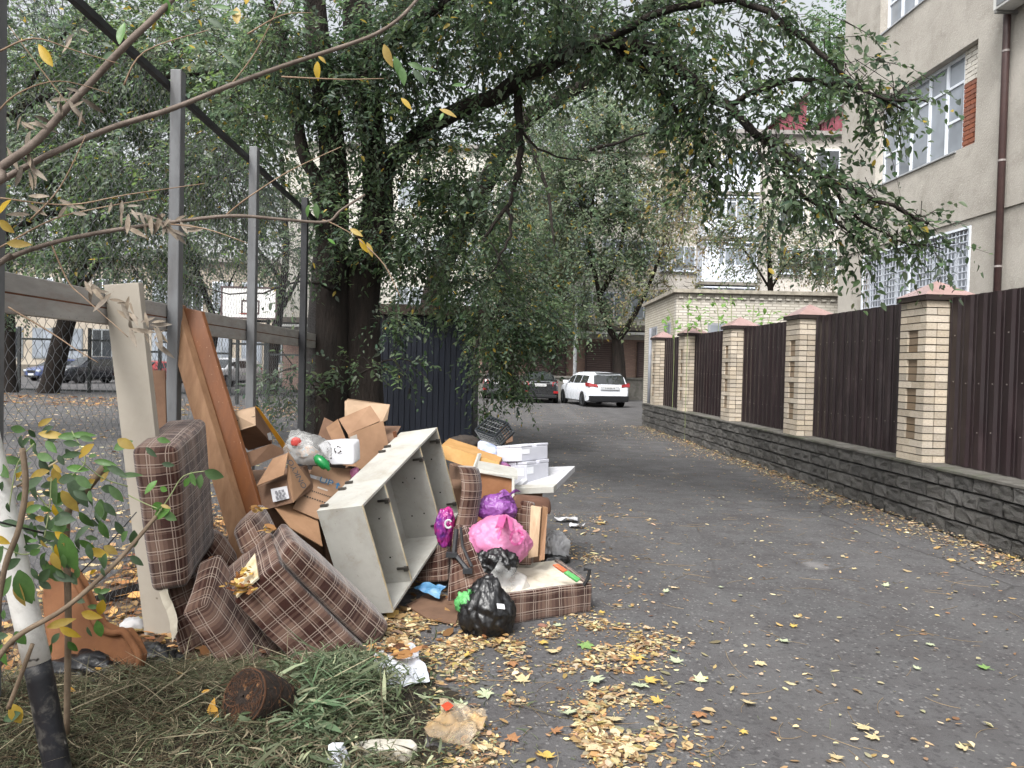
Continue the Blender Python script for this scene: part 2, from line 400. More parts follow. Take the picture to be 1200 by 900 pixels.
def metal_panel(y0, y1, lab, n=0):
    t = thing('fence_panel', W((y0 + y1) / 2, .25, PZ0), lab, 'fence panel', 'metal fence panels between pillars')
    pit, prof = .205, ((0, 0), (.028, -.022), (.085, -.022), (.113, 0), (.15, 0), (.157, -.006), (.164, 0))
    pts = []; y = y0
    while y < y1:
        for (u, d) in prof:
            if y + u < y1: pts.append((y + u, d))
        y += pit
    pts.append((y1, 0)); z0, z1 = PZ0 + .01, 2.46 + random.uniform(-.01, .015)
    mb = MB()
    A = [W(y, .25 + d, z0) for y, d in pts]; Bt = [W(y, .25 + d, z1) for y, d in pts]
    mb.grid([A, Bt]); C_ = [p + V(.003, 0, 0) for p in A]; E_ = [p + V(.003, 0, 0) for p in Bt]; mb.grid([E_, C_]); mb.grid([Bt, E_]); mb.grid([C_, A])
    mb.build('sheet', sheet_m, t)
    for z in (1.05, 2.05):
        MB().box(W((y0 + y1) / 2, .25 + .025, z), (.04, y1 - y0 - .02, .04), RW).build('rail', sheet_m, t)
    mb = MB()
    y = y0 + .056
    while y < y1 - .05:
        for z in (1.05, 2.05, 1.55):
            if random.random() < .8: mb.box(W(y, .25 - .024, z + random.uniform(-.01, .01)), (.006, .012, .012), RW)
        y += pit
    kind(mb.build('screw_heads', screw_m, t), 'stuff')
for i in range(5): metal_panel(PY[i] + PW + .002, PY[i + 1] - .002, PLAB[i])

# ============================================================ plastered building behind the fence
plast_m = mat('grey_plaster', L('#b0aba3'), L('#9c978f'), rough=.95, sc=.9, bump=.9, bsc=30, bd=.012, dirt=(L('#6f6a60'), 1.1, .55), speck=(L('#b8b2a8'), 45, .62))
frame_m = mat('white_window_frame', L('#dfe4ec'), L('#cfd5de'), rough=.4, bump=.02)
def glassmat(name, c, rough=.04):
    m, t, b, out = nt(name); co = nd(t, 'TexCoord').outputs['Object']
    t.links.new(mixc(t, rng_(t, noise_(t, co, .9, 3), .35, .65), c, tuple(x * .6 for x in c)), b.inputs['Base Color']); b.inputs['Roughness'].default_value = rough; b.inputs['Specular IOR Level'].default_value = .9
    bump_(t, b, noise_(t, co, 1.2, 2), .02, .02); MATS[name] = m; return m
glass_m = glassmat('window_glass', (.27, .30, .34))
glassd_m = glassmat('dark_glass', (.03, .035, .04))
BX = 9.3
def B(Y, z, off=0.0): return V(BX + WK * Y + off, Y, z)
bld = thing('plastered_building', B(12.4, 0, 6), 'grey plastered building with white framed windows behind the brown metal fence', 'building')
def brect(mb, y0, y1, z0, z1, o0, o1):
    mb.hexa([B(y0, z0, o0), B(y0, z0, o1), B(y1, z0, o1), B(y1, z0, o0), B(y0, z1, o0), B(y0, z1, o1), B(y1, z1, o1), B(y1, z1, o0)])
BY0, BY1, BT = 4.0, 19.76, 14.5
lower = MB(); upper = MB()
WINS = [(14.54, 18.54, 2.35, 4.47), (14.46, 18.05, 6.0, 7.93), (14.46, 18.05, 9.5, 11.4)]
def strips(mb, y0, y1, z0, z1, wins, o0, o1):
    z = z0
    for (a, b_, c_, d) in sorted(wins, key=lambda w: w[2]):
        if c_ > z: brect(mb, y0, y1, z, c_, o0, o1)
        brect(mb, y0, a, c_, d, o0, o1); brect(mb, b_, y1, c_, d, o0, o1); z = d
    brect(mb, y0, y1, z, z1, o0, o1)
strips(lower, BY0, BY1, 0, 4.60, WINS[:1], 0, .35)
strips(upper, BY0, BY1, 4.601, BT, WINS[1:], -.035, .35)
for mb, z0, z1 in ((lower, 0, 4.60), (upper, 4.601, BT)):      # far and near end walls
    p = B(BY1, 0); mb.box((p.x + .36 + 5.8, BY1 - .18, (z0 + z1) / 2), (11.6, .35, z1 - z0)); p = B(BY0, 0); mb.box((p.x + .36 + 5.8, BY0 + .18, (z0 + z1) / 2), (11.6, .35, z1 - z0))
wl_lo = lower.build('lower_wall', plast_m, bld); wl_up = upper.build('upper_wall', plast_m, bld)
mb = MB(); mb.box((B(11.9, 0).x + 6, 11.9, BT + .12), (12.6, 16.6, .24)); mb.build('roof', mat('roof_slab', L('#5a5855'), rough=.9), bld)
def bwindow(y0, y1, z0, z1, vert, trans, off=.12, grille=False):
    f = MB(); t_ = .065
    for a, b_ in ((y0, y0 + t_), (y1 - t_, y1)): brect(f, a, b_, z0, z1, off, off + .07)
    for a, b_ in ((z0, z0 + t_), (z1 - t_, z1)): brect(f, y0 + t_, y1 - t_, a, b_, off, off + .07)
    fr = f.build('window', frame_m, bld)
    ys = [y0] + [y0 + v * (y1 - y0) for v in vert] + [y1]
    for v in vert: yy = y0 + v * (y1 - y0); m_ = MB(); brect(m_, yy - .035, yy + .035, z0 + t_, z1 - t_, off + .002, off + .066); m_.build('mullion', frame_m, fr)
    for k, tr in enumerate(trans):
        for zz in tr:
            m_ = MB(); z_ = z0 + zz * (z1 - z0); brect(m_, ys[k] + .03, ys[k + 1] - .03, z_ - .025, z_ + .025, off + .004, off + .06); m_.build('transom', frame_m, fr)
    for k in range(len(ys) - 1):
        m_ = MB(); brect(m_, ys[k] + .02, ys[k + 1] - .02, z0 + .05, z1 - .05, off + .03, off + .04); m_.build('pane', glass_m, fr)
    s = MB(); brect(s, y0 - .05, y1 + .05, z0 - .035, z0 - .001, -.07, off + .02); s.build('sill', mat('sill_metal', L('#b9bcc0'), rough=.45, metal=.3, bump=.03), fr)
    if grille:
        g = MB(); ny = 34; nz = 15
        for i in range(ny + 1):
            if i % 6 == 3 or True:
                yy = y0 + (y1 - y0) * i / ny; w_ = .008 if i % 6 else .014; brect(g, yy - w_, yy + w_, z0, z1, .012, .022)
        g.build('grille', mat('grille_white', L('#c5cbd6'), rough=.5, bump=0), fr); g = MB()
        for i in range(nz + 1): zz = z0 + (z1 - z0) * i / nz; w_ = .009; brect(g, y0, y1, zz - w_, zz + w_, .0, .010)
        g.build('grille', MATS['grille_white'], fr)
        g = MB(); brect(g, (y0 + y1) / 2 - .04, (y0 + y1) / 2 + .04, z0, z1, -.012, .008)
        for a, b_ in ((y0 - .02, y0 + .04), (y1 - .04, y1 + .02)): brect(g, a, b_, z0, z1, -.012, .008)
        brect(g, y0 + .04, y1 - .04, z1 - .045, z1, -.011, .007); g.build('grille_frame', frame_m, fr)
bwindow(14.54, 18.54, 2.35, 4.47, (.17, .36, .52, .7, .85), ((), (), (), (), (), ()), off=.16, grille=True)
for z0, z1 in ((6.0, 7.93), (9.5, 11.4)):
    bwindow(15.06, 18.05, z0, z1, (.2, .4, .62, .8), ((.36, .72), (.72,), (.72,), (.72,), (.36, .72)), off=.14)
wb, rb = brick_mesh(mat('white_silicate_brick', L('#d6d2ca'), L('#bcb7ad'), rough=.9, rand=.12, bump=.3)), brick_mesh(mat('red_hollow_brick', L('#8c5a46'), L('#784a3a'), rough=.9, rand=.15, bump=.3))
for z0, zt in ((6.0, 7.93), (9.5, 11.4)):
    m_ = MB(); brect(m_, 14.47, 15.05, z0 + .005, zt - .005, .13, .30); m_.build('infill_mortar', mat('pale_mortar', L('#8d8378'), rough=.95), wl_up)
    nr = 21; rh = (zt - z0) / nr
    for r in range(nr):
        y = 14.465 - (.13 if r % 2 else 0)
        while y < 15.05:
            a, b_ = max(y, 14.465), min(y + .25, 15.055)
            if b_ - a > .03: inst('brick', wb if r > nr * .64 else rb, B((a + b_) / 2, z0 + (r + .5) * rh, .145 + random.uniform(-.004, .004)), RW, (.09, b_ - a - .012, rh - .014), wl_up)
            y += .258
pipe_m = mat('brown_downpipe', L('#4a3836'), L('#3d2e2d'), rough=.4, bump=.04)
mb = MB(); mb.tube([B(13.55, 0.1, -.13), B(13.55, 7.9, -.13), B(13.55, BT, -.13)], .062, 14)
dp = mb.build('downpipe', pipe_m, bld, smooth=True)
for z in (1.8, 3.55, 5.4, 7.3, 9.4, 11.6): MB().tube([B(13.55, z, -.13), B(13.55, z + .035, -.13)], .068, 14).build('bracket', mat('pipe_band', L('#8d8683'), rough=.4), dp)
ac = thing('air_conditioner', B(13.2, 7.9, -.2), 'white air conditioner unit fixed to plaster wall beside the downpipe', 'air conditioner')
mb = MB(); brect(mb, 12.72, 13.5, 7.97, 8.55, -.42, -.1); ab = mb.build('casing', mat('ac_white', L('#cfcfcc'), L('#b9b9b5'), rough=.5), ac, bevel=.012)
mb = MB(); brect(mb, 12.8, 13.4, 8.02, 8.5, -.43, -.415); mb.build('fan_grille', mat('ac_grille', L('#7f8284'), rough=.5), ab)
for y in (12.8, 13.42): mb = MB(); brect(mb, y, y + .04, 7.915, 7.965, -.42, -.03); mb.build('bracket', mat('ac_bracket', L('#8d8d8a'), rough=.5, metal=.5), ac)

# ============================================================ white brick garage at the end of the wall
gb_m = brickmat('garage_brick', L('#cbc7be'), L('#b7b2a9'), L('#8d8880'), axis='XZ', dirt=L('#a39c8e')); gby_m = brickmat('garage_brick_side', L('#c4beb1'), L('#b0a99c'), L('#857f75'), axis='YZ', dirt=L('#98917f'))
g0 = D(793, 343, 21.6); GX, GY, GZ = g0.x, g0.y, g0.z
gar = thing('brick_garage', V(GX + 3, GY + 2.2, 0), 'flat roofed white brick garage at the far end of the stone wall', 'garage')
mb = MB(); mb.box((GX + 3.2, GY + .12, GZ / 2), (6.4, .24, GZ)); mb.build('front_wall', gb_m, gar)
mb = MB(); mb.box((GX + .12 - .002, GY + .242 + 2.3, GZ / 2), (.24, 4.6, GZ)); mb.build('side_wall', gby_m, gar)
mb = MB(); mb.box((GX + 6.3, GY + .242 + 2.3, GZ / 2), (.2, 4.6, GZ)); mb.box((GX + 3.2, GY + 4.95, GZ / 2), (6.4, .2, GZ)); mb.build('back_wall', gby_m, gar)
mb = MB(); mb.box((GX + 3.2, GY + 2.5, GZ + .05), (6.62, 5.3, .1)); rf = mb.build('roof', mat('garage_coping', L('#a7a194'), L('#7d776c'), rough=.95, dirt=(L('#4c4a44'), 3, .6)), gar)
nbk = 26
for i in range(nbk): MB().box((GX + .12 + i * .25, GY - .03, GZ - .12), (.12, .06, .06)).build('dentil_brick', gb_m, gar)
for (px, py) in ((762, 388), (779.5, 384)):
    Y = GX / ((px - 600) / 900) if False else None
for (yy, zz) in ((GY + 1.05, GZ - 1.05), (GY + 3.1, GZ - 1.05)):
    w_ = MB().box((GX - .01, yy, zz), (.05, .75, .5)).build('window', mat('garage_window_frame', L('#8f9297'), rough=.6), gar)
    MB().box((GX - .03, yy, zz), (.03, .65, .4)).build('pane', glassd_m, w_)
    g_ = MB()
    for k in range(5): g_.box((GX - .055, yy - .3 + k * .15, zz), (.012, .014, .5))
    g_.build('grille', MATS['garage_window_frame'], w_)
w_ = MB().box((GX + 1.65, GY - .01, GZ - 1.1), (1.5, .05, .55)).build('window', MATS['garage_window_frame'], gar)
MB().box((GX + 1.65, GY - .03, GZ - 1.1), (1.36, .03, .42)).build('pane', glass_m, w_)
pp = D(761, 440, 23.6); mb = MB(); mb.tube([V(pp.x, pp.y, 0), V(pp.x, pp.y, GZ - .9)], .05, 10); mb.box((pp.x, pp.y, .02), (.2, .2, .04)); tag(mb.build('pipe_post', mat('grey_pipe', L('#7d8087'), rough=.5), smooth=True), 'grey steel pipe standing against the corner of the white brick garage', 'pipe')

# ============================================================ apartment building with white balconies (behind the garage)
AY = 46.0
apb_m = brickmat('apartment_brick', L('#cfcac3'), L('#c0bab2'), L('#9d9790'), axis='XZ', dirt=L('#b3aca2'), bstr=.3)
apart = thing('apartment_block', V(14, AY + 6, 0), 'five storey pale brick apartment block with white glazed balconies', 'building')
ax0, ax1 = D(735, 400, AY).x, D(1075, 400, AY).x; az = D(780, 156, AY).z
wall = MB().box(((ax0 + ax1) / 2, AY + 6, az / 2), (ax1 - ax0, 12, az)).build('wall', apb_m, apart)
MB().box(((ax0 + ax1) / 2, AY + 6, az + .12), (ax1 - ax0 + .8, 12.8, .24)).build('roof', mat('apt_roof', L('#8e8a86'), rough=.9), apart)
bal_m = mat('balcony_white', L('#e2e6f0'), L('#d0d6e2'), rough=.45, bump=.03)
FL = 2.95
zb0 = D(855, 334, AY - 1.3).z
bxa, bxb = D(822, 330, AY - 1.3).x, D(887, 330, AY - 1.3).x
for k in range(-1, 4):
    z = zb0 + k * (D(855, 281, AY - 1.3).z - zb0)
    if z + 2.6 > az + .4: continue
    b0 = MB().box(((bxa + bxb) / 2, AY - .65, z + .09), (bxb - bxa + .12, 1.36, .18)).build('balcony', mat('balcony_slab', L('#8a857d'), rough=.9), apart)
    MB().box(((bxa + bxb) / 2, AY - 1.27, z + .68), (bxb - bxa, .06, 1.0)).build('parapet', bal_m, b0)
    for s in (bxa + .03, bxb - .03): MB().box((s, AY - .64, z + .68), (.06, 1.2, 1.0)).build('parapet', bal_m, b0)
    MB().box(((bxa + bxb) / 2, AY - 1.2, z + 1.8), (bxb - bxa - .1, .03, 1.25)).build('pane', glass_m, b0)
    for s in (bxa + .04, bxb - .04): MB().box((s, AY - .7, z + 1.8), (.05, 1.1, 1.25)).build('side_glazing', bal_m, b0)
    n_ = 5
    for i in range(n_ + 1): MB().box((bxa + .06 + (bxb - bxa - .12) * i / n_, AY - 1.24, z + 1.8), (.1 if i in (0, 2, n_) else .06, .07, 1.24)).build('mullion', bal_m, b0)
    if k % 2 == 0: MB().box((bxa + .55, AY - 1.235, z + 1.8), (.95, .045, 1.24)).build('panel', bal_m, b0)
    MB().box(((bxa + bxb) / 2, AY - 1.24, z + 2.2), (bxb - bxa - .2, .06, .06)).build('transom', bal_m, b0)
    MB().box(((bxa + bxb) / 2, AY - .7, z + 2.47), (bxb - bxa + .06, 1.3, .08)).build('balcony_roof', bal_m, b0)
for fl in range(5):
    z = zb0 + (fl - 2) * FL + .95 + FL
    for px in (768, 800, 925, 965, 1010):
        x = D(px, 330, AY).x
        if z < 1 or z + 1.5 > az: continue
        wd = MB().box((x, AY - .02, z + .7), (1.45, .08, 1.5)).build('window', frame_m, apart)
        MB().box((x, AY - .05, z + .7), (1.3, .06, 1.35)).build('pane', glassd_m if px > 900 else glass_m, wd)
        MB().box((x, AY - .075, z + .7), (.07, .05, 1.34)).build('mullion', frame_m, wd); MB().box((x, AY - .1, z - .08), (1.6, .2, .05)).build('sill', frame_m, wd)
red_m = mat('dark_red_sheet', L('#6a2c38'), L('#7d444e'), rough=.45, sc=2, bump=.05); rdark = mat('dormer_roof', L('#4a3a3a'), rough=.6)
for (pa, pb, py0, py1) in ((912, 944, 112, 168), (962, 994, 118, 172)):
    yy = AY + 1.2; a, b_ = D(pa, py1, yy), D(pb, py1, yy); zt = D(pb, py0, yy).z; zl = zt - (b_.x - a.x) * .85
    dm = MB().prism([V(a.x, yy, az - .2), V(b_.x, yy, az - .2), V(b_.x, yy, zt), V(a.x, yy, zl)], (0, 2.4, 0)).build('dormer', red_m, apart)
    for k in range(5): x = a.x + (b_.x - a.x) * (k + .5) / 5; MB().box((x, yy - .02, az - .2 + (zl + (zt - zl) * (k + .5) / 5 - az) * .5 + .05), (.09, .06, (zl + (zt - zl) * (k + .5) / 5 - az) + .1)).build('seam', red_m, dm)
    MB().prism([V(a.x - .25, yy - .3, zl - .18), V(b_.x + .2, yy - .3, zt + .17), V(b_.x + .2, yy - .3, zt + .3), V(a.x - .25, yy - .3, zl - .05)], (0, 2.8, 0)).build('dormer_roof', rdark, dm)

# ============================================================ shop row with shutters, far end of the lane
SY = 44.0
sx0, sx1 = D(330, 420, SY).x, D(768, 420, SY).x
shop = thing('shop_building', V((sx0 + sx1) / 2, SY + 5, 0), 'pale building with brick piers and brown roller shutters behind the parked cars', 'building')
sbr_m = brickmat('pink_brick', L('#a3867a'), L('#8d6f64'), L('#7a6d66'), axis='XZ', dirt=L('#9a8175'), bstr=.3)
pale_m = mat('pale_render', L('#ccc9c2'), L('#bcb8af'), rough=.95, sc=1, bump=.2, dirt=(L('#8f8879'), .8, .5))
zf = D(690, 397, SY).z
MB().box(((sx0 + sx1) / 2, SY + 5.2, zf / 2), (sx1 - sx0, 10, zf)).build('lower_wall', sbr_m, shop)
MB().box(((sx0 + sx1) / 2, SY + 5.1, zf + 5.3), (sx1 - sx0 + .2, 10.2, 10.6)).build('upper_wall', pale_m, shop)
MB().box(((sx0 + sx1) / 2, SY + 5.1, zf + 10.7), (sx1 - sx0 + .8, 10.8, .2)).build('roof', MATS['apt_roof'], shop)
MB().box(((sx0 + sx1) / 2, SY - .5, D(690, 390.5, SY).z), (sx1 - sx0, 1.0, .14)).build('fascia', mat('fascia_white', L('#d5d5d2'), rough=.6), shop)
MB().box(((sx0 + sx1) / 2, SY - .45, D(690, 384, SY).z), (sx1 - sx0 + .1, 1.1, .3)).build('canopy', mat('canopy_dark', L('#5a544e'), L('#7a726a'), rough=.9), shop)
shut_m, t_, b_, o_ = nt('brown_shutter'); co_ = nd(t_, 'TexCoord').outputs['Object']; wv = nd(t_, 'TexWave', {'Vector': co_, 'Scale': 2.6}, bands_direction='Z').outputs[1]
t_.links.new(mixc(t_, wv, L('#4a3a37'), L('#5d4c48')), b_.inputs['Base Color']); b_.inputs['Roughness'].default_value = .55; bump_(t_, b_, wv, .6, .02)
for (pa, pb) in ((566, 606), (618, 663), (687, 718), (748, 771)):
    a, b_ = D(pa, 420, SY).x, D(pb, 420, SY).x; zt = D((pa + pb) / 2, 401, SY).z
    sh = MB().box(((a + b_) / 2, SY + .12, .7 + (zt - .7) / 2), (b_ - a, .1, zt - .7)).build('roller_shutter', shut_m, shop)
    for s in (a, b_): MB().box((s, SY + .1, .7 + (zt - .7) / 2), (.1, .18, zt - .7)).build('guide_rail', rdark, sh)
for fl in range(3):
    for px in (560, 600, 640, 680, 720, 755, 520, 480):
        x = D(px, 330, SY).x; z = zf + 1.2 + fl * 3.0
        wd = MB().box((x, SY - .02, z + .75), (1.5, .08, 1.5)).build('window', frame_m, shop); MB().box((x, SY - .05, z + .75), (1.34, .06, 1.34)).build('pane', glass_m, wd); MB().box((x, SY - .075, z + .75), (.07, .05, 1.34)).build('mullion', frame_m, wd)
rw_m = mat('stained_concrete', L('#77746e'), L('#55534e'), rough=.95, sc=1.2, bump=.5, bsc=20, dirt=(L('#8e8b85'), 2.5, .7))
RY = 40.5; zr = D(690, 443.5, RY).z
mb = MB(); a, b_ = D(560, 450, RY).x, D(775, 450, RY).x; mb.box(((a + b_) / 2, RY + .15, zr / 2), (b_ - a, .3, zr)); mb.box(((a + b_) / 2, RY + .13, zr + .05), (b_ - a + .1, .42, .1))
tag(mb.build('retaining_wall', rw_m), 'low stained grey concrete wall in front of the shuttered shops', 'wall')
lp = D(673, 458, 39.6); mb = MB(); mb.tube([V(lp.x, lp.y, 0), V(lp.x, lp.y, 5.6)], [.11, .07], 10); mb.tube([V(lp.x, lp.y, 0), V(lp.x, lp.y, .25)], .16, 10); mb.tube([V(lp.x, lp.y, 5.55), V(lp.x + .15, lp.y - .5, 5.75), V(lp.x + .2, lp.y - 1.1, 5.8)], [.05, .045, .09], 8)
tag(mb.build('lamp_post', mat('post_white', L('#c9ccd0'), rough=.5), smooth=True), 'slim white lamp post standing beside the white parked car', 'lamp post')

# ============================================================ dark shed
navy_m = mat('navy_painted_boards', L('#1c2230'), L('#161b27'), rough=.55, sc=4, bump=.25, bsc=25, bd=.004, stretch=(1, 1, .12), dirt=(L('#2a303c'), 5, .4))
SHY = 15.6; s1 = D(555, 440, SHY).x; s0 = D(428, 440, SHY).x; shz = D(550, 371, SHY).z
shed = thing('shed', V((s0 + s1) / 2, SHY + 1.2, 0), 'dark navy shed of vertical boards under the overhanging branches', 'shed')
core = MB().box(((s0 + s1) / 2, SHY + 1.28, shz / 2), (s1 - s0 - .06, 2.44, shz - .02)).build('body', mat('shed_dark', L('#14181f'), rough=.8), shed)
bw_ = .115; x = s0
while x < s1 - .02:
    MB().box((x + bw_ / 2, SHY + .03 + random.uniform(-.004, .004), shz / 2 - .01), (bw_ - .012, .03, shz - .02)).build('board', navy_m, shed); x += bw_
y = SHY + .05
while y < SHY + 2.4:
    MB().box((s1 - .02 + random.uniform(-.004, .004), y + bw_ / 2, shz / 2 - .01), (.03, bw_ - .012, shz - .02)).build('board', navy_m, shed); y += bw_
MB().hexa([V(s0 - .15, SHY - .25, shz), V(s1 + .18, SHY - .25, shz), V(s1 + .18, SHY + 2.7, shz + .12), V(s0 - .15, SHY + 2.7, shz + .12), V(s0 - .15, SHY - .25, shz + .2), V(s1 + .18, SHY - .25, shz + .2), V(s1 + .18, SHY + 2.7, shz + .3), V(s0 - .15, SHY + 2.7, shz + .3)]).build('roof', mat('shed_roof', L('#4a4038'), L('#332b26'), rough=.9, bump=.4), shed)
MB().box((s0 + .9, SHY + .005, 1.05), (.03, .03, .14)).build('handle', mat('dark_iron', L('#2c2826'), rough=.5, metal=.6), shed)

# ============================================================ beyond the court on the left: building, frame fence, hoop
LY = 60.0
cb_m = mat('court_building_render', L('#a39a8d'), L('#8b8377'), rough=.95, sc=.7, dirt=(L('#6f685f'), .8, .4))
lx0, lx1 = D(-120, 420, LY).x, D(345, 420, LY).x
cb = thing('long_building', V((lx0 + lx1) / 2, LY + 5, 0), 'long pale building with tall windows beyond the court and parked cars', 'building')
MB().box(((lx0 + lx1) / 2, LY + 5, 4.6), (lx1 - lx0, 10, 9.2)).build('wall', cb_m, cb)
MB().box(((lx0 + lx1) / 2, LY + 4.9, 9.35), (lx1 - lx0 + .6, 10.6, .3)).build('roof', MATS['apt_roof'], cb)
MB().box(((lx0 + lx1) / 2, LY - .04, .45), (lx1 - lx0 + .04, .1, .9)).build('plinth', mat('plinth', L('#6a645c'), rough=.95), cb)
for k in range(13):
    x = lx0 + 2 + k * (lx1 - lx0 - 3) / 12
    for z in (1.4, 5.3):
        wd = MB().box((x, LY - .02, z + 1.2), (1.6, .1, 2.4)).build('window', frame_m if z > 3 else mat('old_frame', L('#82878a'), rough=.6), cb); MB().box((x, LY - .06, z + 1.2), (1.42, .06, 2.2)).build('pane', glass_m if k % 3 else glassd_m, wd); MB().box((x, LY - .09, z + 1.2), (.08, .05, 2.2)).build('mullion', MATS['old_frame'] if z < 3 else frame_m, wd)
dk_m = mat('dark_green_steel', L('#2b2f2f'), L('#222525'), rough=.55, bump=.05)
FY = 34.5
fa, fb = D(-60, 430, FY).x, D(352, 430, FY).x
ff = thing('court_fence', V((fa + fb) / 2, FY, 0), 'dark steel frame fence along the far side of the court', 'fence')
n_ = 10
for i in range(n_ + 1): x = fa + (fb - fa) * i / n_; MB().box((x, FY, 1.45), (.12, .1, 2.9)).build('post', dk_m, ff)
for i in range(n_):
    a, b_ = fa + (fb - fa) * i / n_ + .06, fa + (fb - fa) * (i + 1) / n_ - .06
    for z in (.08, 1.9 if i % 2 else 2.35): MB().box(((a + b_) / 2, FY, z), (b_ - a, .06, .09)).build('rail', dk_m, ff)
hp = thing('basketball_hoop', D(290, 440, 27.5) * V(1, 1, 0) if False else V(D(296, 440, 27.8).x, 28.4, 0), 'white basketball backboard with red hoop at the far end of the court', 'basketball hoop')
hc = D(292, 355, 27.5); hw, hh = 1.95, 1.1
MB().box(hc, (hw, .04, hh)).build('backboard', mat('backboard_white', L('#dcdcda'), rough=.5), hp)
mb = MB()
for s in (-1, 1): mb.box(hc + V(s * hw / 2, -.005, 0), (.06, .07, hh + .06)); mb.box(hc + V(0, -.004, s * hh / 2), (hw - .06, .068, .06))
mb.build('board_frame', rdark, hp)
mb = MB()
for s in (-1, 1): mb.box(hc + V(.05 + s * .3, -.03, -.15), (.05, .02, .5)); mb.box(hc + V(.05, -.03, -.15 + s * .225), (.55, .02, .05))
mb.build('target_square', rdark, hp)
mb = MB(); mb.tube([V(hc.x + .05 + .23 * math.cos(a), hc.y - .4 + .23 * math.sin(a), hc.z - .42) for a in np.linspace(0, 2 * math.pi, 20)], .012, 6); mb.box((hc.x + .05, hc.y - .1, hc.z - .42), (.1, .16, .03)); mb.build('rim', mat('rim_red', L('#8c3a2a'), rough=.5), hp)
mb = MB()
for s in (-.55, .55): mb.box((hc.x + s, hc.y + .45, (hc.z - .55) / 2 + .2), (.1, .1, hc.z + .1)); mb.box((hc.x + s, hc.y + .22, hc.z - .2), (.06, .44, .06))
mb.box((hc.x, hc.y + .45, hc.z - .62), (1.3, .09, .09)); mb.build('support', dk_m, hp)
# ============================================================ chain link fence on the left
def FP(Y, off=0.0, z=0.0): return V(-2.0 - .05 * Y + off, Y, z)
gal_m = mat('weathered_steel', L('#6b6d6f'), L('#58595b'), rough=.6, sc=9, bump=.2, bsc=60, dirt=(L('#55504b'), 6, .5), stretch=(1, 1, .3))
rail_m = mat('painted_rail', L('#a5a29e'), L('#8d8a86'), rough=.65, sc=7, bump=.25, bsc=45, dirt=(L('#7e6251'), 9, .4), stretch=(1, .4, 1.5))
rust_m = mat('rust', L('#6b4027'), L('#4b2d1e'), rough=.9, bump=.4)
dark_m = mat('dark_angle_iron', L('#2b2c2f'), L('#1f2022'), rough=.6)
wire_m = mat('galvanised_wire', L('#66686b'), L('#545659'), rough=.5, metal=.2, bump=0)
fence = thing('chain_link_fence', FP(6.5), 'tall chain link fence with grey steel posts and a wide rail behind the rubbish', 'fence')
POSTS = (1.4, 3.1, 5.01, 6.74, 8.75, 10.6, 12.5, 14.4)
for Y in POSTS:
    p = FP(Y, .045, 1.73); MB().box(p, (.07, .084, 3.46), RW).build('post', gal_m if Y < 8 else dark_m, fence, bevel=.006)
for i in range(len(POSTS) - 1):
    a, b_ = POSTS[i], POSTS[i + 1]
    m_ = (a + b_) / 2
    rl = MB().box(FP(m_, -.02, 1.912), (.045, b_ - a - .004, .085), RW).build('rail', rail_m, fence, bevel=.004)
    MB().box(FP(m_, -.02, 1.822), (.045, b_ - a - .004, .085), RW).build('rail', rail_m, fence, bevel=.004)
    MB().box(FP(m_, -.016, 1.867), (.036, b_ - a - .004, .008), RW).build('seam', rust_m, rl)
    MB().box(FP(m_, -.02, 3.37), (.04, b_ - a - .004, .04), RW).build('top_bar', dark_m, fence)
sw, sh_ = .037, .034; ny = int((14.4 - 1.6) / sw); nz = int(3.28 / sh_)
nodes = np.zeros((ny, nz + 1, 3)); jit = rng.normal(0, .0022, (ny, nz + 1, 2))
k = np.arange(nz + 1)
for i in range(ny):
    yy = 1.6 + (i + ((k + i) % 2)) * sw + jit[i, :, 0]; z = .06 + k * sh_ + jit[i, :, 1] * .5
    sag = .012 * np.sin(yy * 2.1) * np.sin(z * 1.7)
    nodes[i] = np.stack([-2.0 - .05 * yy + .004 * ((k % 2) * 2 - 1) + sag - .003, yy, z], 1)
wr = .00145; ang = np.array([0, 2.1, 4.2]); off = np.stack([np.cos(ang), np.sin(ang), 0 * ang], 1) * wr
vv = (nodes[:, :, None, :] + off[None, None]).reshape(-1, 3)
idx = np.arange(ny * (nz + 1) * 3).reshape(ny, nz + 1, 3); a0 = idx[:, :-1]; a1 = idx[:, 1:]
q = np.stack([a0, np.roll(a0, -1, 2), np.roll(a1, -1, 2), a1], -1).reshape(-1, 4)
kind(fast_mesh('chain_link', vv, q, wire_m, fence), 'stuff')
# striped post
sp0, sp1 = D(75, 958, 2.72), D(-80, 235, 2.72); sp0.z = 0; spb = D(43.5, 776, 2.72)
sp = thing('striped_post', sp0, 'leaning steel post painted white above and black below beside the grass heap', 'post')
wp_m = mat('chipped_white_paint', L('#dcdbd8'), L('#c6c4c0'), rough=.5, sc=8, bump=.2, bsc=40, dirt=(L('#8d8983'), 12, .5), speck=(L('#3a3634'), 22, .7)); bp_m = mat('chipped_black_paint', L('#202126'), L('#16171b'), rough=.45, sc=8, bump=.35, bsc=45, dirt=(L('#77736c'), 16, .55), speck=(L('#a8a49e'), 30, .7))
MB().tube([sp0 + (spb - sp0) * u for u in np.linspace(0, 1, 10)], .0445, 20).build('black_section', bp_m, sp, smooth=True)
MB().tube([spb + (sp1 - spb) * u for u in np.linspace(0, 1, 12)], .0452, 20).build('white_section', wp_m, sp, smooth=True)

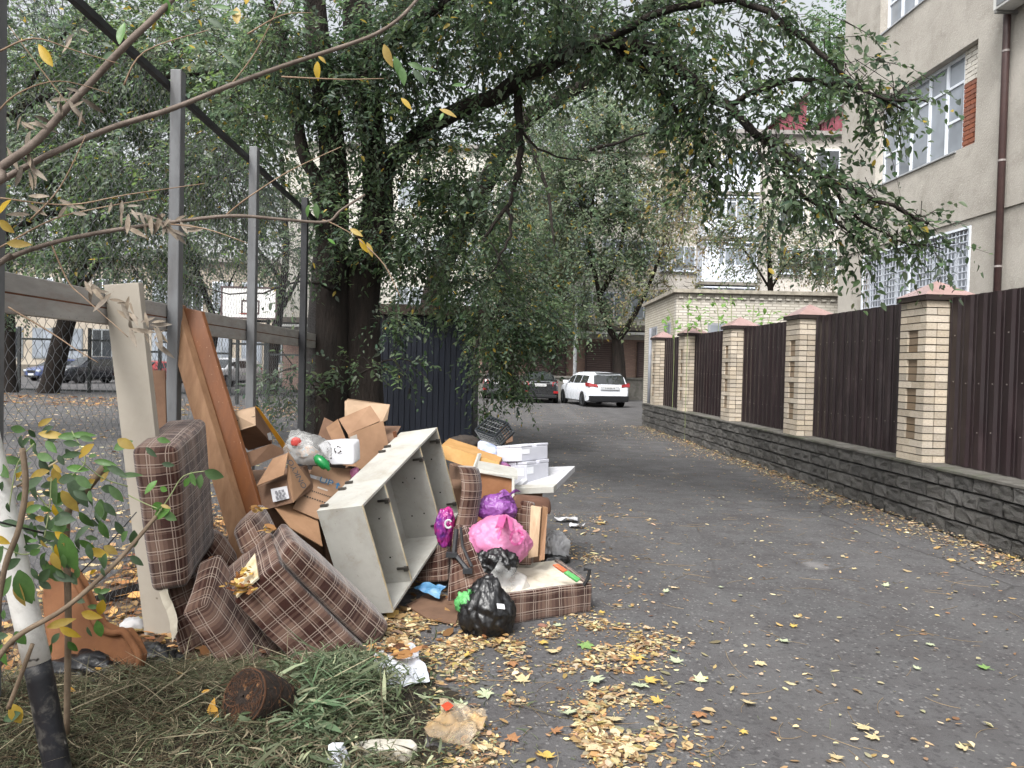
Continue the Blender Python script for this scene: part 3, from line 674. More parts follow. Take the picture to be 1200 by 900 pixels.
# ============================================================ parked cars
tyre_m = mat('tyre', L('#1b1b1d'), rough=.85, bump=.2); rim_m = mat('alloy', L('#8c8f94'), rough=.35, metal=.7, bump=0)
tail_m = mat('tail_red', L('#7a1418'), L('#8f1c20'), rough=.15, bump=0, spec=.8); tail_w = mat('tail_clear', L('#d8c6c2'), rough=.15, bump=0); plate_m = mat('plate', L('#cfd0cf'), rough=.4, bump=0); black_p = mat('black_plastic', L('#1b1c1f'), rough=.6, bump=.1); cglass = glassmat('car_glass', (.03, .034, .036), .03); head_m = mat('headlamp', L('#c9d0d6'), rough=.1, metal=.3, bump=0); markd = mat('plate_marks', L('#2b2b30'), rough=.6, bump=0)
def carpaint(n, c): return mat(n, c, tuple(x * .93 for x in c), rough=.28, bump=0, spec=.5, coat=.8)
def car(loc, heading, paint, label, style='wagon', Ln=4.5, Wd=1.8, Ht=1.5, plates=True):
    """car pointing along local +y; heading turns it about z"""
    t = thing('parked_car', loc, label, 'car', 'parked cars')
    R = Matrix.Rotation(heading, 3, 'Z'); loc = Vector(loc)
    def T(p): return loc + R @ Vector(p)
    hw = Wd / 2
    # stations: y, half width, bottom z, belt z, roof half width, roof z (roof z = belt: no cabin there)
    if style == 'wagon': st = [(-Ln/2, .86, .42, .78, .80, .80), (-Ln/2+.06, .93, .30, .92, .80, .98), (-Ln/2+.22, .98, .24, .98, .74, 1.36), (-Ln/2+.45, 1, .2, .98, .72, 1.46), (-Ln/2+1.1, 1, .2, .96, .73, 1.49), (.0, 1, .2, .94, .74, 1.5), (.6, 1, .2, .93, .72, 1.45), (.95, 1, .2, .93, .71, 1.24), (1.35, 1, .2, .95, .80, .97), (1.9, .96, .22, .84, .72, .86), (Ln/2-.08, .84, .3, .70, .62, .72), (Ln/2, .72, .36, .6, .6, .62)]
    elif style == 'sedan': st = [(-Ln/2, .84, .42, .86, .78, .88), (-Ln/2+.06, .92, .30, .98, .78, 1.0), (-Ln/2+.4, .97, .24, 1.0, .76, 1.04), (-Ln/2+.62, .99, .2, .98, .72, 1.1), (-Ln/2+1.15, 1, .2, .96, .68, 1.42), (-.1, 1, .2, .94, .70, 1.46), (.5, 1, .2, .93, .70, 1.42), (.85, 1, .2, .92, .70, 1.2), (1.3, 1, .2, .93, .80, .95), (1.9, .96, .22, .82, .72, .84), (Ln/2-.08, .84, .3, .70, .62, .72), (Ln/2, .72, .36, .6, .6, .62)]
    else: st = [(-Ln/2, .92, .5, .9, .86, .92), (-Ln/2+.06, .97, .42, 1.05, .86, 1.2), (-Ln/2+.2, 1, .36, 1.08, .8, 1.6), (-Ln/2+.5, 1, .34, 1.08, .78, 1.7), (0, 1, .34, 1.06, .79, 1.72), (.55, 1, .34, 1.05, .77, 1.66), (.95, 1, .34, 1.05, .77, 1.3), (1.2, 1, .34, 1.08, .84, 1.1), (1.85, .98, .36, 1.0, .84, 1.02), (Ln/2-.1, .92, .42, .9, .8, .92), (Ln/2, .84, .5, .8, .78, .82)]
    k = Ht / (1.5 if style != 'suv' else 1.72)
    rows = []
    for (y, w, zb, zt, rw, zr) in st:
        w *= hw; rw *= hw; zb, zt, zr = zb * k, zt * k, zr * k
        zm = zb + (zt - zb) * .45
        half = [(w * .86, zb), (w * .97, zb + .06), (w, zm), (w * .985, zt - .06), (w * .95, zt), (rw + (w * .95 - rw) * .12, zt + (zr - zt) * .82), (rw * .9, zr - .02 * (zr > zt + .05)), (rw * .5, zr + .012), (0, zr + .018)]
        ring = [(x, y, z) for x, z in half] + [(-x, y, z) for x, z in half[-2::-1]]
        rows.append([T(p) for p in ring])
    mb = MB(); mb.grid(rows); n = len(rows[0])
    for r in (0, len(rows) - 1): o = len(mb.v); mb.v += [tuple(p) for p in rows[r]]; mb.f.append(tuple(range(o, o + n)) if r == 0 else tuple(range(o + n - 1, o - 1, -1)))
    mb.f += [tuple(reversed((i * n, (i + 1) * n, (i + 1) * n + n - 1, i * n + n - 1))) for i in range(len(rows) - 1)]
    body = mb.build('body', paint, t, smooth=True)
    me = body.data
    if hasattr(me, 'set_sharp_from_angle'): me.set_sharp_from_angle(angle=math.radians(38))
    def surf(y, s, u):      # point on the glass side between belt and roof: u 0..1
        for i in range(len(st) - 1):
            if st[i][0] <= y <= st[i + 1][0]:
                f = (y - st[i][0]) / (st[i + 1][0] - st[i][0]); v = [st[i][j] + (st[i + 1][j] - st[i][j]) * f for j in range(6)]; break
        w, rw, zt, zr = v[1] * hw * .95, v[4] * hw, v[3] * k, v[5] * k; rwi = rw + (w - rw) * .12
        return V(s * (w + (rwi - w) * u + .012), y, zt + (zr - zt) * .82 * u)
    ys = {'wagon': ((-1.85, -.95), (-.87, -.02), (.06, .85)), 'sedan': ((-1.2, -.95), (-.87, -.02), (.06, .8)), 'suv': ((-1.75, -.95), (-.87, -.02), (.06, .8))}[style]
    for s in (-1, 1):
        for a, b_ in ys:
            gl = [surf(a + .02, s, .14), surf(b_, s, .12), surf(b_ - (.18 if b_ > .5 else 0), s, .9), surf(a + (.12 if a < -1 else 0), s, .9)]
            MB().sheet([T(p) for p in gl], .008).build('side_window', cglass, t)
        m_ = surf(.85, s, .1); MB().box(T(m_ + V(s * .12, 0, .06)), (.2, .1, .14), R).build('mirror', paint, t, bevel=.02)
    def rect(y0, y1, w0, w1, z0, z1, m, nm, par=t, th=.02):
        return MB().sheet([T(V(-w0, y0, z0)), T(V(w0, y0, z0)), T(V(w1, y1, z1)), T(V(-w1, y1, z1))], th).build(nm, m, par)
    zz = lambda z: z * k; yr = -Ln / 2
    if style == 'wagon':
        rect(yr + .05, yr + .23, hw * .76, hw * .70, zz(1.0), zz(1.36), cglass, 'rear_window')
        rect(yr + .19, yr + .3, hw * .62, hw * .6, zz(1.43), zz(1.45), black_p, 'spoiler_light', th=.03)
        for s in (-1, 1):
            MB().hexa([T(V(s * x, y, z)) for x, y, z in ((hw * .56, yr - .03, zz(.88)), (hw * 1.0, yr + .05, zz(.88)), (hw * 1.02, yr + .45, zz(.92)), (hw * .52, yr + .3, zz(.88)), (hw * .6, yr + .01, zz(.97)), (hw * .985, yr + .09, zz(1.05)), (hw * 1.0, yr + .5, zz(1.04)), (hw * .56, yr + .3, zz(1.0)))]).build('tail_light', tail_m, t)
            MB().box(T(V(s * hw * .78, yr + .0, zz(.42))), (.2, .05, .07), R).build('reflector', tail_m, t)
        MB().hexa([T(V(*p)) for p in ((-hw * .9, yr - .03, zz(.25)), (hw * .9, yr - .03, zz(.25)), (hw * .97, yr + .5, zz(.25)), (-hw * .97, yr + .5, zz(.25)), (-hw * .92, yr - .045, zz(.5)), (hw * .92, yr - .045, zz(.5)), (hw * 1.0, yr + .45, zz(.5)), (-hw * 1.0, yr + .45, zz(.5)))]).build('rear_bumper', black_p, t, bevel=.02)
        rect(yr - .03, yr - .02, .42, .42, zz(.76), zz(.9), mat('tailgate_recess', L('#b9bcc0'), rough=.4), 'plate_recess')
        pz, py = zz(.82), yr - .035
    elif style == 'sedan':
        rect(yr + .6, yr + 1.12, hw * .72, hw * .62, zz(1.08), zz(1.4), cglass, 'rear_window')
        for s in (-1, 1):
            MB().hexa([T(V(s * x, y, z)) for x, y, z in ((hw * .62, yr - .02, zz(.8)), (hw * .94, yr + .1, zz(.78)), (hw * .97, yr + .35, zz(.82)), (hw * .62, yr + .25, zz(.82)), (hw * .6, yr + .0, zz(.98)), (hw * .9, yr + .1, zz(1.0)), (hw * .94, yr + .4, zz(1.0)), (hw * .6, yr + .25, zz(.99)))]).build('tail_light', tail_m, t)
            MB().box(T(V(s * hw * .8, yr - .0, zz(.52))), (.22, .06, .1), R).build('reflector', tail_m, t)
        MB().box(T(V(0, yr + .02, zz(.33))), (hw * 1.7, .12, .14), R).build('rear_bumper', black_p, t, bevel=.02)
        MB().box(T(V(0, yr - .01, zz(1.0))), (hw * 1.0, .05, .03), R).build('boot_trim', rim_m, t)
        pz, py = zz(.84), yr - .02
    else:
        rect(yr + .08, yr + .2, hw * .78, hw * .74, zz(1.15), zz(1.55), cglass, 'rear_window')
        for s in (-1, 1): MB().box(T(V(s * hw * .86, yr + .05, zz(.98))), (.16, .08, .34), R).build('tail_light', tail_m, t)
        pz, py = zz(.75), yr - .02
    pl = MB().box(T(V(0, py, pz)), (.52, .02, .115), R).build('number_plate', plate_m, t)
    m_ = MB()
    for x in np.linspace(-.19, .19, 7): m_.box(T(V(x, py - .012, pz)), (.028, .004, .055), R)
    m_.build('plate_marks', markd, pl)
    # front
    yf = Ln / 2; f1 = {'wagon': (.95, 1.33), 'sedan': (.85, 1.28), 'suv': (.96, 1.18)}[style]
    zt0, zt1 = {'wagon': (1.0, 1.25), 'sedan': (.97, 1.2), 'suv': (1.12, 1.32)}[style]
    ztop = {'wagon': 1.43, 'sedan': 1.4, 'suv': 1.62}[style]
    MB().sheet([T(V(-hw * .76, f1[1] + .03, zz(zt0))), T(V(hw * .76, f1[1] + .03, zz(zt0))), T(V(hw * .66, .6 if style != 'suv' else .62, zz(ztop))), T(V(-hw * .66, .6 if style != 'suv' else .62, zz(ztop)))], .012).build('windscreen', cglass, t)
    zl = .66 if style != 'suv' else .85
    for s in (-1, 1): MB().box(T(V(s * hw * .64, yf - .1, zz(zl))), (.36, .2, .13), R).build('headlight', head_m, t, bevel=.03)
    MB().box(T(V(0, yf - .015, zz(zl - .06))), (.7, .06, .16), R).build('grille', black_p, t)
    MB().box(T(V(0, yf + .0, zz(zl - .24))), (.52, .05, .115), R).build('number_plate', plate_m, t)
    MB().box(T(V(0, yf - .04, zz(zl - .36))), (1.2, .1, .12), R).build('front_bumper', black_p, t)
    for y in (-Ln / 2 + .92, Ln / 2 - .85):
        for s in (-1, 1):
            wc = V(s * (hw - .1), y, .31 if style != 'suv' else .35); r_ = wc.z; ax = V(s, 0, 0)
            prof = [(-.1, r_ * .7), (-.1, r_ * .93), (-.07, r_), (.07, r_), (.1, r_ * .93), (.1, r_ * .68)]; m_ = MB()
            m_.grid([[T(wc + ax * (d * 1.0 + .01) + V(0, math.cos(a) * q, math.sin(a) * q)) for d, q in prof] for a in np.linspace(0, 2 * math.pi, 21)])
            w_ = m_.build('wheel', tyre_m, t, smooth=True); m_ = MB()
            m_.tube([T(wc + ax * .06), T(wc + ax * .1)], r_ * .7, 16); rmo = m_.build('rim', rim_m, w_)
            ar = MB().tube([T(wc - ax * .02), T(wc + ax * .1)], r_ * 1.12, 18).build('wheel_arch', black_p, t)
    MB().box(T(V(0, 0, .27)), (hw * 1.7, Ln * .86, .12), R).build('underbody', black_p, t)
    return t
c = D(707, 474, 31.8); car(V(c.x - .25, c.y + 2.3, 0), math.radians(13), carpaint('white_paint', (.72, .75, .8)), 'white estate car parked with its tail lights towards the lane', 'wagon', 4.55, 1.82, 1.47)
c = D(631, 470, 34.5); car(V(c.x, 36.6, 0), math.radians(2), carpaint('black_paint', (.012, .013, .015)), 'black saloon car half hidden by hanging branches beside the white estate', 'sedan', 4.4, 1.72, 1.47)
c = D(599, 460, 38.5); car(V(c.x - .6, 40, 0), math.radians(0), carpaint('dark_grey_paint', (.05, .052, .055)), 'dark grey car mostly hidden behind the black saloon and hanging branches', 'sedan', 4.3, 1.7, 1.44)
for (px, Y, hd, pt, lab, sty, hh) in ((74, 50.5, 158, ('blue_paint', (.05, .07, .16)), 'blue car seen through the chain link fence beside a dark car', 'sedan', 1.5), (110, 47.5, 150, ('ink_paint', (.012, .014, .02)), 'dark car beyond the court between the blue car and the beige board', 'suv', 1.65),
        (182, 50, 160, ('red_paint', (.25, .03, .03)), 'red car beyond the court beside the grey fence post', 'sedan', 1.5), (268, 47.5, 162, ('silver_paint', (.42, .43, .45)), 'silver off-road car parked beyond the court under the hoop', 'suv', 1.75), (346, 47, 20, ('silver_van_paint', (.5, .51, .53)), 'pale grey car beyond the fence beside the tree trunks', 'suv', 1.78)):
    c = D(px, 440, Y); car(V(c.x, Y, 0), math.radians(hd), carpaint(*pt), lab, sty, 4.4, 1.75, hh)
# ============================================================ foliage machinery
leaf_m = leafmat('foliage', .5, .45, .42)
bark_m = mat('dark_bark', L('#2a221d'), L('#15110e'), rough=.95, sc=5, bump=1.0, bsc=22, bd=.03, stretch=(1.6, 1.6, .35))
twig_m = mat('twig_bark', L('#2c2420'), L('#1c1714'), rough=.9, bump=.3)
def nz_field(seed, scale):
    r = np.random.default_rng(seed); K = r.normal(0, 1, (14, 3)) / scale; ph = r.uniform(0, 6.28, 14)
    return lambda P: np.cos(P @ K.T + ph).sum(1) / math.sqrt(7)
def unit(a): return a / np.maximum(np.linalg.norm(a, axis=-1, keepdims=True), 1e-9)
def sprays(O, Dr, Ln, m, size, pal, seed, fold=.12, wr=.25, yel=.02, droop=.35):
    """leafy shoots: O origins, Dr directions, m leaves each; returns vertices, quads, colours"""
    r = np.random.default_rng(seed); N = len(O); t = (np.arange(m) + .6) / m
    up = np.array([0, 0, 1.0])
    side = unit(np.cross(Dr, up) + r.normal(0, .25, (N, 3)))
    Pn = O[:, None] + Dr[:, None] * (Ln[:, None] * t)[..., None]; Pn[..., 2] -= droop * Ln[:, None] * t ** 2
    Pn += r.normal(0, .012, Pn.shape)
    sg = np.where(np.arange(m) % 2 == 0, 1, -1)[None, :, None]
    T = unit(Dr[:, None] * .55 + side[:, None] * sg * .8 + np.array([0, 0, -.4]) + r.normal(0, .38, (N, m, 3)))
    Nn = r.normal(0, .45, (N, m, 3)) + up; Wd = unit(np.cross(T, Nn)); Nn = np.cross(Wd, T)
    S = size * r.uniform(.8, 1.2, (N, 1, 1)) * r.uniform(.5, 1.3, (N, m, 1))
    b = Pn; tip = Pn + T * S; mid = Pn + T * S * .45
    l = mid - Wd * S * wr + Nn * S * fold; ri = mid + Wd * S * wr + Nn * S * fold
    near = size < .11
    if near:    # outlined leaf: two folded halves
        def pt(u, w, h): return Pn + T * S * u + Wd * S * wr * w + Nn * S * h
        cv = r.normal(.0, .10, (N, m, 1))
        vv = np.stack([b, pt(.26, .88, fold * .9), pt(.66, .72, fold * .7 - cv * .5), tip - Nn * S * cv, pt(.66, -.72, fold * .7 - cv * .5), pt(.26, -.88, fold * .9)], 2).reshape(-1, 3); nvl = 6
    else:
        vv = np.stack([b, ri, tip, l], 2).reshape(-1, 3); nvl = 4
    pal = np.array(pal); c = pal[r.integers(0, len(pal), N)][:, None] * r.uniform(.75, 1.3, (N, m, 1)) * np.exp(r.normal(0, .06, (N, m, 3)))
    ym = r.random((N, m)) < yel; c[ym] = np.array([.33, .25, .045]) * r.uniform(.6, 1.3, (ym.sum(), 1))
    cc = np.repeat(c.reshape(-1, 3), nvl, 0)
    if near:
        ix = np.arange(N * m)[:, None] * 6; return vv, np.concatenate([ix + np.array([0, 1, 2, 3]), ix + np.array([0, 3, 4, 5])]), cc
    return vv, np.arange(len(vv)).reshape(-1, 4), cc
def blob_points(blobs, n, seed, gate=None, gs=.6, thr=-.2):
    """points in ellipsoids given as (px, py, Y, rx px, ry px, depth radius m, weight)"""
    r = np.random.default_rng(seed); out = []; dirs = []
    wsum = sum(b[3] * b[4] * (b[6] if len(b) > 6 else 1) for b in blobs); g = nz_field(seed + 5, gs * .3)
    for b in blobs:
        px, py, Y, rx, ry, rY = b[:6]; w = b[6] if len(b) > 6 else 1
        k = int(n * rx * ry * w / wsum); c = np.array(D(px, py, Y)); R = np.array([rx * Y / FPX, rY, ry * Y / FPX])
        d = unit(r.normal(0, 1, (k * 2, 3))); rad = r.random((k * 2, 1)) ** .42
        P = c + d * rad * R; ok = g(P) > thr; P = P[ok][:k]; d = d[ok][:k]
        ok = P[:, 2] > .15; out.append(P[ok]); dirs.append(d[ok])
    return np.concatenate(out), np.concatenate(dirs)
def line_points(pts, rad, n, seed):
    """points scattered round a branch line"""
    r = np.random.default_rng(seed); A = np.array([list(p) for p in pts]); seg = np.linalg.norm(np.diff(A, axis=0), axis=1); cs = np.concatenate([[0], np.cumsum(seg)])
    u = r.random(n) ** .8 * cs[-1]; P = np.stack([np.interp(u, cs, A[:, i]) for i in range(3)], 1)
    tg = unit(np.stack([np.interp(np.minimum(u + .1, cs[-1]), cs, A[:, i]) - np.interp(np.maximum(u - .1, 0), cs, A[:, i]) for i in range(3)], 1))
    d = unit(r.normal(0, 1, (n, 3))); return P + d * rad * r.random((n, 1)), unit(tg * .8 + d + np.array([0, 0, -.2]))
def pl(*pts): return [D(*p) for p in pts]
def smooth_line(pts, n=5):
    pts = [Vector(p) for p in pts]; out = []
    for i in range(len(pts) - 1):
        p0, p1, p2, p3 = pts[max(i - 1, 0)], pts[i], pts[i + 1], pts[min(i + 2, len(pts) - 1)]
        for j in range(n):
            t = j / n; out.append(.5 * ((2 * p1) + (p2 - p0) * t + (2 * p0 - 5 * p1 + 4 * p2 - p3) * t * t + (3 * p1 - p0 - 3 * p2 + p3) * t ** 3))
    return out + [pts[-1]]
def limb(mb, pts, r0, r1, n=7, wob=.02):
    L_ = smooth_line(pts, 4); m = len(L_)
    L_ = [p + V(*(random.uniform(-1, 1) for _ in range(3))) * wob * (0 < i < m - 1) for i, p in enumerate(L_)]
    mb.tube(L_, [r0 + (r1 - r0) * (i / (m - 1)) ** .8 for i in range(m)], n); return L_
GREEN = [(.038, .063, .034), (.050, .082, .041), (.063, .10, .048), (.08, .12, .054), (.064, .09, .064), (.10, .14, .085)]
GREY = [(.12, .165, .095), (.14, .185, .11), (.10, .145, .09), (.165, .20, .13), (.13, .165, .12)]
YELB = [(.21, .21, .12), (.23, .21, .12), (.18, .2, .12), (.21, .18, .12), (.15, .18, .1)]
def tree(name, label, trunk, tr, limbs, parts, m=9, size=.06, seed=1, twigs=True, droop=.35, group=None, cat='tree', bark=None):
    """trunk polyline (world), limbs [(pts, r0, r1)], parts [(points, dirs, palette, yel)]"""
    b0 = Vector(trunk[0]); t = thing(name, V(b0.x, b0.y, 0), label, cat, group)
    bark = bark or bark_m
    mb = MB(); Lt = smooth_line(trunk, 6); mm = len(Lt); rad = np.interp(np.linspace(0, 1, mm), np.linspace(0, 1, len(tr)), tr)
    n = 14; rows = []
    for i, p in enumerate(Lt):
        tg = (Lt[min(i + 1, mm - 1)] - Lt[max(i - 1, 0)]).normalized(); u = (V(1, 0, 0) - tg * tg.x).normalized(); w = tg.cross(u)
        rows.append([p + (u * math.cos(a) + w * math.sin(a)) * rad[i] * (1 + .13 * fbm((math.cos(a) * 2 + seed, math.sin(a) * 2, p.z * .8), 1, 2)) for a in np.linspace(0, 2 * math.pi, n + 1)])
    mb.grid(rows); mb.build('trunk', bark, t, smooth=True)
    for pts, r0, r1 in limbs:
        l_ = MB(); limb(l_, pts, r0, r1); l_.build('limb', bark, t, smooth=True)
    VV = []; QQ = []; CC = []; o = 0; tw = MB()
    for i, (P, Dr, pal, yel) in enumerate(parts):
        r = np.random.default_rng(seed * 31 + i); Dr = unit(Dr + np.array([0, 0, -.25]) + r.normal(0, .3, Dr.shape))
        Ln = size * m * r.uniform(.35, .62, len(P))
        v, q, c = sprays(P, Dr, Ln, m, size, pal, seed * 17 + i, yel=yel, droop=droop); VV.append(v); QQ.append(q + o); CC.append(c); o += len(v)
        if twigs:
            for j in range(0, len(P), 2):
                p, d, L_ = Vector(P[j]), Vector(Dr[j]), Ln[j]; rr = size * .035
                tw.tube([p - d * L_ * .6, p + d * L_ * .4 - V(0, 0, droop * L_ * .16), p + d * L_ * .95 - V(0, 0, droop * L_ * .9)], [rr * 1.6, rr, rr * .5], 3, False)
    kind(fast_mesh('crown', np.concatenate(VV), np.concatenate(QQ), leaf_m, t, np.concatenate(CC)), 'stuff')
    if twigs: kind(tw.build('twigs', twig_m, t), 'stuff')
    return t
# ------------------------------------------------------------ two old elms beside the shed
def up_(px, Y, *rest): g = D(px, 560, Y); g.z = -.05; return [g] + [D(*r) for r in rest]
arch = pl((436, 215, 10.1), (500, 150, 9.6), (580, 112, 9.1), (640, 76, 8.6), (700, 50, 8.2), (755, 55, 8.0), (800, 85, 7.8), (850, 125, 7.6), (900, 165, 7.4), (960, 205, 7.2), (1030, 235, 7.0), (1088, 262, 6.9))
arch2 = pl((715, 50, 8.2), (752, 78, 8.1), (790, 125, 8.0), (822, 165, 8.0), (835, 200, 8.0))
drop = pl((606, 100, 9.0), (608, 150, 8.95), (609, 190, 8.9), (596, 240, 8.9), (566, 280, 8.9))
drop2 = pl((594, 242, 8.9), (600, 262, 8.85), (592, 290, 8.8), (575, 320, 8.8))
over1 = pl((430, 60, 9.6), (500, 20, 8.8), (570, -25, 8), (680, -60, 7.2))
over2 = pl((690, 55, 8.2), (790, 10, 7.8), (880, 5, 7.4), (960, 60, 7.0), (1020, 110, 6.8), (1088, 120, 6.6))
over3 = pl((850, 125, 7.6), (915, 95, 7.3), (990, 100, 7.0), (1060, 130, 6.8))
low1 = pl((960, 205, 7.2), (1000, 250, 7.0), (1050, 280, 6.9), (1105, 292, 6.8))
low2 = pl((900, 165, 7.4), (930, 215, 7.2), (975, 255, 7.1), (1010, 285, 7.0))
P = []
def lp_(pts, rad, n, s, pal=GREEN, yel=.012): a, b = line_points(pts, rad, n, s); P.append((a, b, pal, yel))
def bp_(bl, n, s, pal=GREEN, yel=.015, gs=.5, thr=-.1): a, b = blob_points(bl, n, s, gs=gs, thr=thr); P.append((a, b, pal, yel))
lp_(arch[3:10], .42, 210, 1); lp_(arch2, .4, 160, 2); lp_(over2, .38, 150, 3); lp_(over3, .25, 60, 4); lp_(low1, .15, 36, 5); lp_(low2, .25, 80, 6); lp_(drop, .25, 40, 7); lp_(over1, .6, 300, 8); lp_(arch[9:], .16, 50, 81)
bp_([(560, 30, 8.8, 130, 70, 1.0), (690, 10, 8.3, 110, 45, .9), (800, 40, 8.0, 110, 60, .9, .8), (860, 130, 7.8, 70, 60, .8, .5), (850, 205, 7.8, 55, 35, .6, .4), (920, 225, 7.4, 60, 36, .6, .3), (900, 0, 7.4, 80, 30, .6, .5), (700, -90, 7.5, 300, 70, 1.6, .5), (620, 20, 9.5, 150, 60, .8), (760, 20, 9, 150, 50, .8)], 1900, 20, thr=.25)
bp_([(520, 170, 9.6, 75, 70, .7), (480, 260, 10, 60, 90, .7), (560, 330, 10.5, 60, 60, .7), (600, 60, 9, 60, 40, .6), (545, 250, 10, 55, 60, .7), (490, 60, 9.8, 70, 70, .7)], 1350, 21, thr=.1)
tree('elm_tree', 'old elm whose long dark limb arches over the lane beside the shed', up_(424, 10.2, (423, 480, 10.2), (421, 400, 10.2), (424, 330, 10.15), (442, 250, 10.1), (438, 170, 10.0), (424, 80, 9.8), (418, 0, 9.7), (420, -120, 9.6)), [.38, .31, .275, .25, .21, .17, .2, .17, .12],
     [(arch, .125, .012), (arch2, .05, .012), (drop, .06, .018), (drop2, .03, .008), (over1, .09, .03), (over2, .05, .008), (over3, .035, .008), (low1, .02, .004), (low2, .028, .006), (pl((566, 280, 8.9), (585, 300, 8.8), (598, 330, 8.8)), .014, .005), (pl((608, 150, 8.95), (640, 180, 8.9), (690, 190, 8.8)), .02, .006)], P, m=9, size=.08, seed=3)
P = []
bp_([(370, 60, 9.4, 70, 80, .6), (330, 40, 9, 60, 60, .6, .8), (420, 120, 9.3, 55, 80, .5), (390, 260, 9.5, 40, 60, .35, .8), (450, 280, 9.5, 38, 40, .4, .8), (460, 60, 9.2, 50, 60, .5), (330, 300, 9.2, 35, 40, .3, .4), (300, 130, 9.4, 50, 60, .5, .5)], 1300, 33, thr=.15)
lp_(pl((372, 330, 9.5), (385, 200, 9.5), (372, 60, 9.4)), .36, 90, 35); lp_(pl((440, 320, 9.6), (440, 260, 9.6), (430, 180, 9.6)), .3, 60, 36)
lp_(pl((395, 430, 9.4), (440, 425, 9.2), (500, 435, 9.0)), .13, 34, 37); lp_(pl((440, 380, 9.4), (460, 370, 9.2), (475, 385, 9.1)), .15, 30, 38); lp_(pl((395, 455, 9.5), (345, 430, 9.2), (300, 450, 9)), .22, 46, 39); lp_(pl((380, 480, 9.5), (340, 460, 9.3), (310, 480, 9.2)), .18, 30, 40)
tree('elm_tree', 'old leaning elm trunk draped in creeper beside the last grey fence post', up_(383, 9.9, (383, 480, 9.9), (383, 400, 9.9), (388, 300, 9.9), (392, 220, 9.85), (384, 130, 9.8), (372, 40, 9.7), (360, -120, 9.5)), [.36, .28, .25, .22, .18, .17, .15, .1],
     [(pl((388, 290, 9.9), (372, 220, 9.8), (352, 160, 9.7), (340, 80, 9.6), (300, -40, 9.3)), .11, .05), (pl((386, 150, 9.8), (340, 110, 9.3), (290, 90, 8.9)), .04, .012), (pl((420, 440, 9.8), (460, 420, 9.4), (500, 430, 9.1)), .018, .006), (pl((388, 460, 9.7), (345, 430, 9.3), (305, 450, 9)), .016, .005), (pl((385, 470, 9.7), (360, 445, 9.4), (330, 410, 9.2)), .016, .005), (pl((392, 340, 9.7), (350, 330, 9.4), (290, 345, 9.0), (200, 330, 8.6)), .02, .005)], P, m=9, size=.07, seed=5)
# ------------------------------------------------------------ tree behind the shed with boughs hanging over the black car
P = []
bp_([(530, 300, 14.5, 75, 70, 1.0), (590, 340, 14.5, 65, 70, 1.0), (590, 400, 14.0, 34, 38, .8, .8), (600, 370, 14.2, 50, 35, .7), (556, 395, 13.6, 16, 40, .4, .5), (545, 220, 15.5, 70, 60, 1.2, .8), (620, 150, 16, 60, 60, 1.3, .45), (610, 260, 15.5, 40, 60, 1.1, .6), (490, 350, 13.8, 50, 25, .4, .7)], 1900, 50, gs=.7, thr=.15)
lp_(pl((565, 380, 13.8), (573, 440, 13.5), (566, 500, 13.3)), .2, 50, 51); lp_(pl((590, 380, 14), (620, 400, 13.8), (650, 405, 13.6)), .25, 80, 52); lp_(pl((575, 400, 14), (592, 430, 13.8), (606, 458, 13.6)), .22, 110, 53); lp_(pl((600, 360, 14), (640, 375, 13.8), (665, 385, 13.6)), .25, 70, 54)
bp_([(655, 110, 15.5, 80, 50, 1.2)], 170, 55, pal=GREY, gs=.7)
tree('broadleaf_tree', 'leaning tree behind the navy shed with dense boughs hanging low over the lane', up_(492, 18.6, (496, 420, 18.6), (515, 320, 18.2), (560, 232, 17.5), (612, 145, 16.6), (690, 95, 15.8), (760, 40, 15)), [.34, .28, .26, .22, .18, .12, .07],
     [(pl((560, 232, 17.5), (570, 300, 16), (590, 350, 14.8), (605, 410, 14)), .08, .02), (pl((612, 145, 16.6), (640, 220, 15.6), (650, 290, 15)), .07, .015), (pl((590, 350, 14.8), (560, 400, 14), (548, 460, 13.5)), .03, .008), (pl((690, 175, 16), (730, 165, 16), (770, 150, 16)), .05, .012)], P, m=10, size=.085, seed=8)
# ------------------------------------------------------------ far trees round the car park
P = []
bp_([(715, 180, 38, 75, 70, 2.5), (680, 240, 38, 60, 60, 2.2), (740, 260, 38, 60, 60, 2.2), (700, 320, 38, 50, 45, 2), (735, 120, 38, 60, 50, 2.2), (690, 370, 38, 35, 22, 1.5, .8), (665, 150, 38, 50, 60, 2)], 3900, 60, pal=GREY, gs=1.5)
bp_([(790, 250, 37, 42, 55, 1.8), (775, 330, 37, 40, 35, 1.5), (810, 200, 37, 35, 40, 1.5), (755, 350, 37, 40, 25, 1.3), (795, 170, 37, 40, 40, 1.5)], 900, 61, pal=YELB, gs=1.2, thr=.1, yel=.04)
g = D(724, 440, 38.6)
tree('broadleaf_tree', 'forked dark trunk tree behind the white estate car, its leaves turning yellow', up_(725, 38.6, (725, 420, 38.6), (723, 398, 38.6)), [.36, .3, .28], [(pl((723, 400, 38.6), (708, 372, 38.5), (700, 335, 38.3), (690, 280, 38), (700, 200, 38)), .2, .05), (pl((724, 400, 38.6), (738, 378, 38.5), (752, 352, 38.2), (770, 310, 37.8), (785, 260, 37.5)), .19, .05), (pl((703, 345, 38.4), (725, 300, 38), (735, 220, 38), (730, 140, 38)), .14, .04)], P, m=8, size=.2, seed=9, droop=.6)
P = []
bp_([(625, 300, 40.5, 55, 60, 2), (655, 350, 40.5, 40, 40, 1.6), (600, 370, 40.5, 45, 35, 1.6), (640, 220, 41, 60, 60, 2.2), (600, 300, 41, 50, 60, 2)], 2400, 62, pal=GREY + YELB[:2], gs=1.5, yel=.05)
